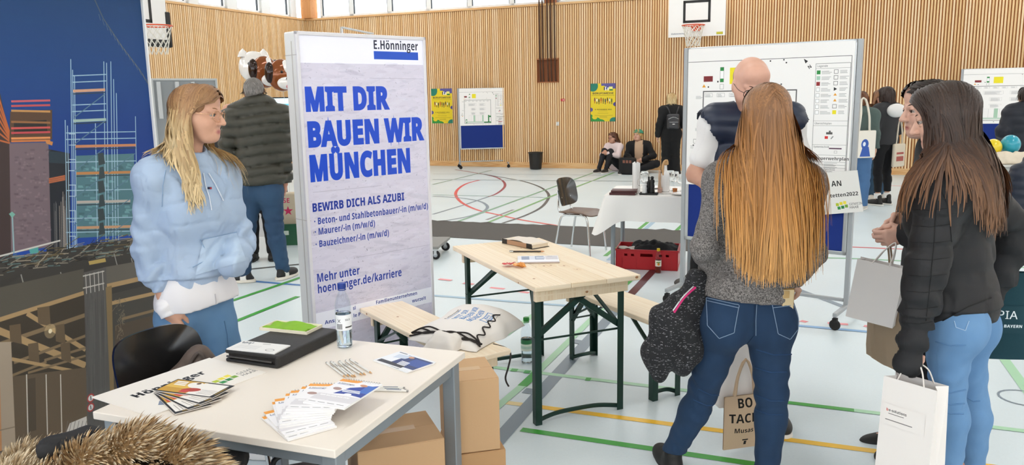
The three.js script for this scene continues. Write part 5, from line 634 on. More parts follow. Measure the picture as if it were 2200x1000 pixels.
function headPrims(F, s, sex) {   // F maps head-local coordinates to the figure
  const q = (x, y, z) => F(x * s, y * s, z * s), B = [F.x, F.y, F.z], E = (x, y, z, r, o) => ell(q(x, y, z), r.map(a => a * s), { m: B, s: .022 * s, ...o });
  const c = [E(0, .032, -.014, [.075, .084, .096]), E(0, -.028, .03, [.059, .084, .062]), E(0, -.091, .064, [.028, .025, .028], { s: .028 * s }), cone(q(0, .006, .091), q(0, -.033, .1135), .0085 * s, .0112 * s, { s: .014 * s }), E(0, .062, .05, [.058, .05, .045])];
  for (const m of [-1, 1]) c.push(E(m * .036, -.036, .054, [.027, .027, .026]), cone(q(m * .048, -.02, .02), q(m * .03, -.09, .045), .03 * s, .022 * s, { s: .03 * s }), ell(q(m * .0325, .001, .1), [.019 * s, .014 * s, .018 * s], { m: B, cut: 1, s: .012 * s }), cone(q(m * .012, .021, .087), q(m * .044, .02, .072), .0085 * s, .007 * s, { s: .014 * s }), ell(q(m * .031, .0108, .079), [.0138 * s, .0072 * s, .0128 * s], { m: B, s: .004 }), ell(q(m * .031, -.0096, .0785), [.0132 * s, .006 * s, .0118 * s], { m: B, s: .004 }), E(m * .0105, -.0365, .1, [.0085, .0075, .0105], { s: .006 * s }), E(m * .0745, -.008, -.008, [.009, .031, .019], { s: .008 * s }));
  c.push(cone(q(-.017, -.066, .0845), q(.017, -.066, .0845), .006 * s, .006 * s, { s: .008 * s }), cone(q(-.014, -.075, .0835), q(.014, -.075, .0835), .0068 * s, .0068 * s, { s: .007 * s }), ell(q(0, -.0705, .0965), [.022 * s, .0022 * s, .008 * s], { m: B, cut: 1, s: .004 * s }));
  return c;
}
const JOBS = [];
function figure(cfg) {
  const R = rng(cfg.seed || 5), turn = rad(cfg.turn || 0), pos = vv(cfg.pos), S = (cfg.h || 1.7) / 1.7, fine = cfg.fine ?? 1;    // fine: cell scale
  const t = thing('person', cfg.label, 'person', [pos.x, 0, pos.z], turn); t.updateMatrixWorld();
  const L = q => Array.isArray(q) ? (q[3] === 'l' ? V(q[0], q[1], q[2]) : t.worldToLocal(PZ(q[0], q[1], q[2]))) : q;          // [px, py, depth] or local
  const D = (x, y, z) => V(x * S, y * S, z * S), J = { hip: D(0, .93, 0), neck: D(0, 1.42, -.015), head: D(0, 1.59, .02), shL: D(.165, 1.375, -.015), shR: D(-.165, 1.375, -.015), elL: D(.21, 1.1, -.03), elR: D(-.21, 1.1, -.03), wrL: D(.215, .86, .04), wrR: D(-.215, .86, .04), hpL: D(.085, .9, 0), hpR: D(-.085, .9, 0), knL: D(.095, .49, .015), knR: D(-.095, .49, .015), anL: D(.1, .085, -.02), anR: D(-.1, .085, -.02), toL: D(.12, .03, .15), toR: D(-.12, .03, .15) };
  for (const k in cfg.J || {}) J[k] = L(cfg.J[k]);
  const m = cfg.sex === 'm', up = J.neck.clone().sub(J.hip).normalize(), lr = J.shL.clone().sub(J.shR).setComponent(1, 0).normalize(), sp = J.neck.clone().sub(J.hip), fw = lr.clone().cross(up).normalize(), lr2 = up.clone().cross(fw).normalize(), TB = [lr2, up, fw];
  const hl = J.hpL.clone().sub(J.hpR).normalize(), bk = cfg.bulk || 1, T = (f, x, z) => J.hip.clone().addScaledVector(sp, f).addScaledVector(lr2, x * S).addScaledVector(fw, z * S), E = (c, r, o) => ell(c, r.map(a => a * S * bk), { m: TB, s: .06, ...o });
  const torso = [E(T(.06, 0, 0), [m ? .15 : .155, .11, .105]), E(T(.36, 0, 0), [m ? .145 : .125, .15, .095]), E(T(.68, 0, .0), [m ? .172 : .148, .16, .108]), cone(J.shL, J.shR, .056 * S, .056 * S, { s: .07 }), cone(J.neck.clone().addScaledVector(up, .01), J.shL, .045 * S, .05 * S, { s: .06 }), cone(J.neck.clone().addScaledVector(up, .01), J.shR, .045 * S, .05 * S, { s: .06 })];
  if (!m) { const bz = .062 * (cfg.bust ?? 1); torso.push(E(T(.62, .062, bz), [.058, .062, .055]), E(T(.62, -.062, bz), [.058, .062, .055])); }
  const arm = s => [cone(J['sh' + s], J['el' + s], .05 * S * bk, .04 * S * bk, { s: .05 }), cone(J['el' + s], J['wr' + s], .04 * S * bk, .027 * S, { s: .03 })];
  const leg = s => { const k = J['kn' + s], a = J['an' + s], c = k.clone().lerp(a, .3).addScaledVector(fw, -.012 * S); return [cone(J['hp' + s], k, (cfg.thigh || .084) * S * bk, .053 * S * bk, { s: .05 }), cone(k, c, .05 * S * bk, .052 * S * bk, { s: .03 }), cone(c, a, .052 * S * bk, .037 * S, { s: .03 })]; };
  const seat = [ell(J.hpL.clone().addScaledVector(fw, -.045 * S).addScaledVector(up, .0), [.088 * S, .1 * S, .085 * S], { m: TB, s: .05 }), ell(J.hpR.clone().addScaledVector(fw, -.045 * S), [.088 * S, .1 * S, .085 * S], { m: TB, s: .05 }), E(T(.06, 0, 0), [.155, .1, .105])];
  const aL = arm('L'), aR = arm('R'), lL = leg('L'), lR = leg('R'), feet = [cone(J.anL, J.toL, .036 * S, .022 * S), cone(J.anR, J.toR, .036 * S, .022 * S)];
  // head frame
  const hd = cfg.head || {}, e = new THREE.Euler(rad(hd.pitch || 0), rad(hd.yaw || 0), rad(hd.roll || 0), 'YXZ'), hs = (hd.s || 1) * (.35 + .65 * S), X = V(1, 0, 0).applyEuler(e), Y = V(0, 1, 0).applyEuler(e), Z = V(0, 0, 1).applyEuler(e), F = (x, y, z) => J.head.clone().addScaledVector(X, x).addScaledVector(Y, y).addScaledVector(Z, z); F.x = X; F.y = Y; F.z = Z;
  const toHead = p => { const d = p.clone().sub(J.head); return V(d.dot(X) / hs, d.dot(Y) / hs, d.dot(Z) / hs); };
  const neck = [cone(J.neck.clone().addScaledVector(up, -.03), F(0, -.05 * hs, -.022 * hs), .052 * S, .047 * S * (m ? 1.12 : 1), { s: .03 })];
  const hp = headPrims(F, hs, cfg.sex), headF = field([...hp, ...neck]);
  const skin = C(cfg.skin || '#dba98c'), lip = C(cfg.lip || '#b5645c'), shave = C(cfg.stubble || cfg.skin || '#dba98c');
  const skinCol = (k, x, y, z) => { k.copy(skin); const p = toHead(V(x, y, z)), l = Math.hypot(p.x / .021, (p.y + .0705) / .0105, (p.z - .088) / .014); if (l < 1.15) k.lerp(lip, clamp(1.6 - l * 1.25)); const blush = Math.hypot((Math.abs(p.x) - .042) / .022, (p.y + .035) / .02, (p.z - .065) / .03); if (blush < 1) k.lerp(lip, .14 * (1 - blush)); if (cfg.stubble && p.y < -.035 && p.z > -.01) k.lerp(shave, .7 * sstep(-.035, -.06, p.y)); const n = noise3(x * 90, y * 90, z * 90) * .03; k.r *= 1 + n; k.g *= 1 + n; k.b *= 1 + n; };
  const cb = .014 * fine, parts = [nets(field(grow([...torso, ...aL, ...aR, ...lL, ...lR, ...seat, ...feet], -.007)), boundsOf([...torso, ...aL, ...aR, ...lL, ...lR, ...feet]), Math.max(cb, .022), skinCol), nets(headF, boundsOf([...hp, ...neck], .015), Math.max(.0036, .0038 * fine), skinCol)];
  for (const s of ['L', 'R']) { const h = (cfg.hands || {})[s]; if (h === null) continue; const w = J['wr' + s], fd = w.clone().sub(J['el' + s]).normalize(), d = h?.d ? vv(h.d) : fd, hpv = handPrims(w.clone().addScaledVector(fd, -.012), d, h?.n ? vv(h.n) : fw.clone().multiplyScalar(-.1).addScaledVector(lr2, s === 'L' ? -1 : 1), h?.t ? vv(h.t) : fw, h?.curl, h?.th, S * (h?.s || .95)); hpv.push(cone(w.clone().addScaledVector(fd, -.05), w, .027 * S, .024 * S, { s: .02 })); parts.push(nets(field(hpv), boundsOf(hpv, .012), Math.max(.0034, .0034 * fine), skinCol)); }
  for (const g of parts) g.deleteAttribute('uv'); const body = mesh('body', merge(parts.map(g => g)), vmat(.52, { sheen: .15 }), t); body.material.sheenRoughness = .5;
  const O = { t, J, S, F, X, Y, Z, hs, T, fw, lr: lr2, up, L, toHead, headF, torso, aL, aR, lL, lR, seat, R, TB, m, topF: null, botF: null };
  // eyes and brows
  for (const s of [-1, 1]) { if (hd.noEyes) break; const q = (x, y, z) => F(x * hs, y * hs, z * hs); const c = q(s * .0312, .0012, .0778), ey = mesh('eye', place(new THREE.SphereGeometry(.0118 * hs, 16, 12), c), mat('#b3a79e', .45), t); if (!hd.closed) { const gz = V(hd.look?.[0] || 0, hd.look?.[1] || 0, 1).normalize(), gd = X.clone().multiplyScalar(gz.x).addScaledVector(Y, gz.y).addScaledVector(Z, gz.z); mesh('iris', place(new THREE.SphereGeometry(.0076 * hs, 12, 10), c.clone().addScaledVector(gd, .0062 * hs)), mat(cfg.iris || '#4a3524', .1), ey); } const br = [[.012, .0225, .0945], [.026, .0285, .0885], [.04, .027, .0775], [.048, .021, .069]].map(p => q(s * p[0], p[1], p[2])); mesh('eyebrow', tube(br, .0026 * hs, 12, 6), mat(cfg.brow || cfg.hair?.c?.[0] || '#4a3526', .9), t);
    mesh('eyelid_line', tube([[.0185, .001, .0885], [.026, .0048, .0922], [.036, .005, .0902], [.044, .001, .083]].map(p => q(s * p[0], p[1], p[2])), .0011 * hs, 10, 5), mat('#3a2820', .8), t); }
  if (cfg.glasses) { const q = (x, y, z) => F(x * hs, y * hs, z * hs), gm = mat(cfg.glasses.c, .25, { metalness: cfg.glasses.metal ?? 1 }), gl = thing2('glasses', t), r = cfg.glasses.r || .024; for (const s of [-1, 1]) { const rim = []; for (let i = 0; i < 24; i++) { const a = i / 24 * 6.2832; rim.push(q(s * .0325 + r * Math.cos(a), -.004 + r * .95 * Math.sin(a), .104 - .006 * Math.abs(Math.cos(a) * s > 0 ? Math.cos(a) : 0) * 2)); } mesh('rim', tube(rim, cfg.glasses.w || .0013, 48, 6, true), gm, gl); mesh('lens', place(new THREE.CircleGeometry(r * hs * .98, 24), [0, 0, 0]).applyMatrix4(new THREE.Matrix4().makeBasis(X, Y, Z).setPosition(q(s * .0325, -.004, .1035))), mat('#ffffff', .02, { transmission: 1, thickness: 0, ior: 1.2, side: THREE.DoubleSide }), gl); mesh('temple', tube([q(s * .056, .004, .098), q(s * .074, .006, .07), q(s * .08, .008, .01), q(s * .079, .0, -.02), q(s * .076, -.022, -.03)], .0014, 24, 6), gm, gl); } mesh('bridge', tube([q(-.009, .002, .105), q(0, .008, .11), q(.009, .002, .105)], .0013, 12, 6), gm, gl); }
  // trousers
  const bo = cfg.bottom; if (bo) { const off = bo.off ?? .012, fl = bo.flare || 0, kneeW = bo.wr ?? .004; const ps = []; for (const [l, s] of [[lL, 'L'], [lR, 'R']]) { const q = grow(l, off); q[0] = { ...q[0], wa: kneeW, wf: 75, we: .92, wp: s === 'L' ? 0 : 2 }; q[1] = { ...q[1], wa: kneeW, wf: 80, wp: 1 }; q[2] = { ...q[2], rb: q[2].rb + fl, wa: kneeW * .8, wf: 70, we: .9, wp: 3 }; ps.push(...q); } ps.push(...grow(seat, off)); if (bo.extra) ps.push(...bo.extra(O)); const wt = J.hip.clone().addScaledVector(sp, bo.waist ?? .2), hem = bo.hem ?? .06; const dx = bo.disp; O.botF = field(ps, (d, x, y, z) => { d = Math.max(d, (x - wt.x) * up.x + (y - wt.y) * up.y + (z - wt.z) * up.z); if (hem) d = Math.max(d, hem - y); return dx ? d + dx(x, y, z) : d; }); const c1 = C(bo.c), c2 = C(bo.c2 || bo.c); const tr = mesh('trousers', nets(O.botF, boundsOf(ps, .02), Math.max(.008 * fine, .008), (k, x, y, z) => { k.copy(c1); k.lerp(c2, clamp(.5 + .6 * noise3(x * 7, y * 5, z * 7) + .25 * noise3(x * 40, y * 26, z * 40))); }), vmat(.9, { bumpMap: bo.bump || fabricBump, bumpScale: .0006, map: bo.map || null }), t); for (const tx of ['bumpMap']) if (tr.material[tx]) { tr.material[tx] = tr.material[tx].clone(); tr.material[tx].repeat.set(14, 14); } O.trousers = tr; }
  // upper garment
  const to = cfg.top; if (to) { const off = to.off ?? .016, sl = to.sleeve ?? .96, ps = [...grow(torso, off), ...(to.seat === false ? [] : grow([E(T(.02, 0, 0), [m ? .15 : .16, .13, .11])], off))]; for (const [a, s] of [[aL, 'L'], [aR, 'R']]) { const o2 = off * (to.arm ?? .8); if (to.noArm) break; if (sl < .5) { const q = cone(J['sh' + s], J['sh' + s].clone().lerp(J['el' + s], sl * 2), .054 * S * bk + o2, .05 * S * bk + o2 + .006, { s: .05 }); ps.push(q); continue; } const q = grow(a, o2); q[0] = { ...q[0], wa: to.wr ?? .005, wf: 48, we: .95, wp: s === 'L' ? 0 : 1.4 }; const end = J['el' + s].clone().lerp(J['wr' + s], (sl - .5) * 2); ps.push(q[0], cone(J['el' + s], end, q[1].ra, q[1].rb + (to.cuff ?? .004), { s: to.armS ?? .03, wa: to.wr ?? .005, wf: to.wf || 62, wp: 2, we: to.we ?? 0 })); }
    if (to.extra) ps.push(...to.extra(O)); const hem = to.hem, dx = to.disp, nk = to.neckR ?? .062, nc = J.neck.clone().addScaledVector(up, .075).addScaledVector(fw, .015); const hemF = typeof hem === 'function' ? hem : null;
    O.topF = field(ps, (d, x, y, z) => { if (dx) d += dx(x, y, z, O); if (hem !== undefined) { const hy = hemF ? hemF(x, y, z) : hem; const lat = Math.abs((x - J.hip.x) * lr2.x + (z - J.hip.z) * lr2.z); d = Math.max(d, lat < .3 * S ? hy - y : -1); } if (nk) { const q = nk * S - Math.hypot(x - nc.x, (y - nc.y) * .8, z - nc.z); d = Math.max(d, q); } return d; });
    const c1 = C(to.c), c2 = C(to.c2 || to.c); const g = nets(O.topF, boundsOf(ps, .025), Math.max(.0075 * fine, .0075), (k, x, y, z) => { k.copy(c1); if (to.col) to.col(k, x, y, z, O); else k.lerp(c2, clamp(.5 + .7 * noise3(x * 9, y * 9, z * 9))); }); const tm = mesh(to.name || 'jacket', g, vmat(to.rough ?? .85, { bumpMap: to.bump || fabricBump, bumpScale: to.bs ?? .0008, map: to.map || null, sheen: to.sheen || 0 }), t); if (tm.material.bumpMap) { tm.material.bumpMap = tm.material.bumpMap.clone(); tm.material.bumpMap.repeat.set(10, 10); } O.top = tm;
    if (cfg.gilet) { const gi = cfg.gilet, gp = [...grow(torso, gi.off)]; for (const s of ['L', 'R']) gp.push(cone(J['sh' + s], J['sh' + s].clone().lerp(J.neck, .4), .06 * S + gi.off * .5, .06 * S, { s: .05 })); if (gi.extra) gp.push(...gi.extra(O)); O.gilF = field(gp, (d, x, y, z) => { if (gi.disp) d += gi.disp(x, y, z, O); d = Math.max(d, gi.hem - y); for (const s of ['L', 'R']) { const c = J['sh' + s], q = .07 * S - Math.hypot(x - c.x - (s === 'L' ? .062 : -.062), (y - c.y + .06) * .6, (z - c.z) * .8); d = Math.max(d, q); } return Math.max(d, .07 * S - Math.hypot(x - nc.x, (y - nc.y - .02) * .8, z - nc.z)); }); mesh('gilet', nets(O.gilF, boundsOf(gp, .02), .0085 * fine, null), mat(gi.c, .45, { sheen: .3 }), t); }
  }
  // shoes
  const sh = cfg.shoe; if (sh) for (const s of ['L', 'R']) { const a = J['an' + s], o = J['to' + s], f = o.clone().sub(a).setY(0).normalize(), gy = Math.min(a.y - .085 * S, 0.0), fl = V(a.x, gy, a.z), side = V(f.z, 0, -f.x), q = (x, y, z) => fl.clone().addScaledVector(side, x * S).addScaledVector(f, z * S).setY(gy + y * S), mB = [side, V(0, 1, 0), f]; const ps = [ell(q(0, .034, .05), [.046 * S, .042 * S, .135 * S], { m: mB }), ell(q(.0, .04, .115), [.044 * S, .034 * S, .075 * S], { m: mB }), cone(q(0, .06, -.02), q(0, (sh.high || .095), -.018), .04 * S, .041 * S, { s: .03 }), cone(q(0, .07, .02), q(0, .05, .09), .03 * S, .026 * S, { s: .03 })], sole = [ell(q(0, .0, .05), [.052 * S, .05 * S, .15 * S], { m: mB }), cone(q(0, .012, -.045), q(0, .012, .15), .046 * S, .04 * S, { s: .02 })]; const thk = (sh.sole || .024) * S;
    const up_ = mesh('shoe', nets(field(ps, (d, x, y, z) => Math.max(d, gy + thk * .8 - y)), boundsOf(ps, .015), Math.max(.005, .006 * fine), (k, x, y, z) => { k.set(sh.c); if (sh.stripe) { const lz = (x - fl.x) * f.x + (z - fl.z) * f.z; if (lz < .02 * S && lz > -.03 * S && y < gy + .075 * S) k.set(sh.stripe); } }), vmat(.6), t); mesh('sole', nets(field(sole, (d, x, y, z) => Math.max(d, y - gy - thk, gy + .001 - y)), boundsOf(sole, .01), Math.max(.005, .006 * fine), null), mat(sh.solec || '#e8e4de', .7), up_); if (sh.laces !== false && fine < 2) for (let i = 0; i < 4; i++) mesh('lace', tube([q(-.022, .074 - i * .006, .03 + i * .022), q(0, .085 - i * .007, .034 + i * .022), q(.022, .074 - i * .006, .03 + i * .022)], .0028, 10, 5), mat(sh.lace || '#e9e6e0', .8), up_);
  }
  if (cfg.hair) hairOf(O, cfg); return O;
}
function thing2(name, parent) { const g = new THREE.Group(); g.name = name; parent.add(g); return g; }
function hairOf(O, cfg) {
  const h = cfg.hair, { F, hs, headF, R, X, Y, Z, J } = O, q = (x, y, z) => F(x * hs, y * hs, z * hs), cols = h.c.map(C), lineP = h.line || [.062, .085], fine = cfg.fine ?? 1, cutN = h.cutN || [-.55, .83];
  const isFace = p => cutN[0] * (p.y - lineP[0]) + cutN[1] * (p.z - lineP[1]), th = h.th ?? .012, low = h.low ?? -.09;
  const capP = [ell(q(0, .034, -.016), [(.076 + th) * hs, (.086 + th) * hs, (.098 + th) * hs], { m: [X, Y, Z] }), ell(q(0, -.03, -.04), [(.058 + th) * hs, .07 * hs, (.052 + th) * hs], { m: [X, Y, Z], s: .03 })];
  const capF = field(capP, (d, x, y, z) => { const p = O.toHead(V(x, y, z)); return Math.max(d, isFace(p) * hs, (low - p.y) * hs) + .0016 * noise3(x * 120, y * 40, z * 120); });
  const hair = mesh('hair', nets(capF, boundsOf(capP, .01), Math.max(.006, .006 * fine), (k, x, y, z) => { k.copy(cols[0]); k.multiplyScalar(1 + .18 * noise3(x * 130, y * 25, z * 130)); }), vmat(.55), O.t);
  const n = Math.round(h.n || 0); if (!n) return hair;
  const pos = [], nor = [], col = [], idx = [], ds = h.step || .016, part = h.part ?? 0, g = V(0, 0, 0), tmp = V(0, 0, 0); const bodyF = O.gilF || O.topF;
  const grad = (f, p, out) => { const e = .004, d = f(p.x, p.y, p.z); out.set(f(p.x + e, p.y, p.z) - d, f(p.x, p.y + e, p.z) - d, f(p.x, p.y, p.z + e) - d).normalize(); return d; };
  const down = V(0, -1, 0), pull = h.pull ? O.X.clone().multiplyScalar(h.pull[0]).addScaledVector(O.Z, h.pull[2]) : V(0, 0, 0);
  const HC = V(0, 0, 0); for (let s = 0, tries = 0; s < n && tries < n * 20; tries++) {
    const a = R() * 6.2832, cz = R() * 1.35 - .35, sr = Math.sqrt(Math.max(0, 1 - Math.min(1, cz) ** 2)), lp = V(Math.cos(a) * sr * (.078 + th), .034 + Math.min(1, cz) * (.088 + th), -.016 + Math.sin(a) * sr * (.1 + th)); if (isFace(lp) > -.004 || lp.y < (h.rootLow ?? -.03)) continue; s++;
    let p = q(lp.x, lp.y, lp.z), sx = Math.sign(lp.x - part + (R() - .5) * .012) || 1; const back = h.back ?? .5; let dir = X.clone().multiplyScalar(sx * (h.side ?? .8) * (lp.y > .05 ? 1 : .25) * (lp.z < -.05 ? .45 : 1)).addScaledVector(Z, -back * (lp.z > -.02 ? .6 : .3)).addScaledVector(Y, lp.y > .06 ? -.1 : -.8).normalize();
    const len = h.len * (h.vary ? 1 - h.vary * R() : 1) * (h.lenF ? h.lenF(lp, sx) : 1), N = Math.max(3, Math.round(len / ds)), tone = (R() - .5) * 2, ph = R() * 6.28, w0 = (h.w || .0045) * (.6 + .8 * R()), wob = R() * 6.28, offH = th * .9 * hs + .002 + .012 * R() * (h.vol ?? 1), offB = .004 + .03 * R() * (h.bvol ?? 1); const base = pos.length / 3; let amp = 0;
    for (let i = 0; i <= N; i++) {
      const f = i / N, el = i * ds; if (i) { dir.addScaledVector(down, .16 + .25 * f).addScaledVector(pull, h.pullK ?? .05); if (h.wave) { const ww = h.wave[0] * sstep(.15, .6, f); dir.addScaledVector(X, ww * Math.sin(el * h.wave[1] + ph)).addScaledVector(Z, ww * Math.cos(el * h.wave[1] * .9 + ph)); } if (h.curlOut) dir.addScaledVector(X, sx * h.curlOut * sstep(.6, 1, f)); dir.x += .03 * Math.sin(el * 20 + wob); dir.normalize(); p = p.clone().addScaledVector(dir, ds); }
      if (h.faceZ !== undefined) { const lp2 = O.toHead(p); if (lp2.y < .055 && lp2.y > -.14) { const lim = h.faceZ + Math.max(0, lp2.y) * .5; if (lp2.z > lim) p.addScaledVector(Z, (lim - lp2.z) * hs * .7); } } if (h.center && p.y < J.head.y - .05) { const ox = (p.x - J.neck.x) * X.x + (p.z - J.neck.z) * X.z; dir.addScaledVector(X, -ox * h.center + .04 * Math.sin(wob * 3)); }
      let d = p.y > J.neck.y - .06 ? headF(p.x, p.y, p.z) : 1; if (d < offH || (d < .12 && p.y > J.head.y + (h.glue ?? .015) * hs)) { grad(headF, p, g); p.addScaledVector(g, (offH - d) * (d < offH ? 1 : .8)); dir.addScaledVector(g, -dir.dot(g) * (d < offH ? 1 : .5)).normalize(); } if (bodyF && p.y < J.neck.y + .1) { d = bodyF(p.x, p.y, p.z); if (d < offB) { grad(bodyF, p, g); if (g.lengthSq() > .5) { p.addScaledVector(g, Math.min(.04, offB - d)); dir.addScaledVector(g, -Math.min(0, dir.dot(g))).normalize(); } } }
      HC.copy(J.head).addScaledVector(Z, -.02); if (p.y < HC.y - .1) HC.copy(J.neck); const outx = p.x - HC.x, outz = p.z - HC.z; tmp.set(outx, Math.max(0, p.y - J.head.y) * .8, outz).normalize(); const wd = dir.clone().cross(tmp).normalize(), taper = w0 * (f > .75 ? 1 - (f - .75) / .25 * .8 : 1);
      pos.push(p.x + wd.x * taper, p.y + wd.y * taper, p.z + wd.z * taper, p.x - wd.x * taper, p.y - wd.y * taper, p.z - wd.z * taper); nor.push(tmp.x + wd.x * .5, tmp.y, tmp.z + wd.z * .5, tmp.x - wd.x * .5, tmp.y, tmp.z - wd.z * .5);
      const cf = (h.cpos ? h.cpos(f, tone) : f) * (cols.length - 1), ci = Math.min(cols.length - 2, Math.floor(cf)), k = cols.length > 1 ? cols[ci].clone().lerp(cols[ci + 1], clamp(cf - ci)) : cols[0].clone(); k.multiplyScalar(1 + (h.tone ?? .25) * tone); col.push(k.r, k.g, k.b, k.r, k.g, k.b);
      if (i) { const b = base + i * 2; idx.push(b - 2, b, b - 1, b - 1, b, b + 1); }
    }
  }
  const geo = new THREE.BufferGeometry(); geo.setAttribute('position', new THREE.Float32BufferAttribute(pos, 3)); if (!h.flat) geo.setAttribute('normal', new THREE.Float32BufferAttribute(nor, 3)); geo.setAttribute('color', new THREE.Float32BufferAttribute(col, 3)); geo.setIndex(idx); if (h.flat) geo.computeVertexNormals(); else geo.normalizeNormals();
  const hs2 = mesh('strands', geo, vmat(h.rough ?? .5, { side: THREE.DoubleSide }), hair); hs2.userData.kind = 'stuff'; return hair;
}
// photo pixel -> point on a garment surface (figure-local), lifted off it a little
function onSkin(O, f, x, y, lift = .003) { const o = O.t.worldToLocal(camera.position.clone()), d = O.t.worldToLocal(camera.position.clone().add(ray(x, y))).sub(o).normalize(); let s = 1.5; for (let i = 0; i < 400; i++) { const v = f(o.x + d.x * s, o.y + d.y * s, o.z + d.z * s); if (v < .0008) return o.clone().addScaledVector(d, s - lift); s += Math.max(.0015, Math.min(v * .6, .3)); if (s > 22) break; } return null; }
function stitch(O, f, pts, r, m, parent, name = 'seam', lift = .001, seg = 8) { const q = []; for (let i = 0; i < pts.length - 1; i++) for (let k = 0; k < seg; k++) { const t = k / seg, p = onSkin(O, f, lerp(pts[i][0], pts[i + 1][0], t), lerp(pts[i][1], pts[i + 1][1], t), lift); if (p) q.push(p); } const l = onSkin(O, f, ...pts[pts.length - 1], lift); if (l) q.push(l); if (q.length > 2) return mesh(name, tube(q, r, q.length * 2, 5), m, parent); }
function patch(O, f, quad, nx, ny, lift, m, parent, name, bulge) { // quad: 4 pixel corners TL TR BR BL
  const pos = [], idx = [], uv = []; for (let j = 0; j <= ny; j++) for (let i = 0; i <= nx; i++) { const u = i / nx, v = j / ny, x = lerp(lerp(quad[0][0], quad[1][0], u), lerp(quad[3][0], quad[2][0], u), v), y = lerp(lerp(quad[0][1], quad[1][1], u), lerp(quad[3][1], quad[2][1], u), v); const b = bulge ? bulge(u, v) : 0, p = onSkin(O, f, x, y, lift + b) || V(0, 0, 0); pos.push(p.x, p.y, p.z); uv.push(u, 1 - v); if (i && j) { const k = j * (nx + 1) + i; idx.push(k - nx - 2, k - 1, k - nx - 1, k - nx - 1, k - 1, k); } }
  const g = new THREE.BufferGeometry(); g.setAttribute('position', new THREE.Float32BufferAttribute(pos, 3)); g.setAttribute('uv', new THREE.Float32BufferAttribute(uv, 2)); g.setIndex(idx); g.computeVertexNormals(); return mesh(name, g, m, parent);
}
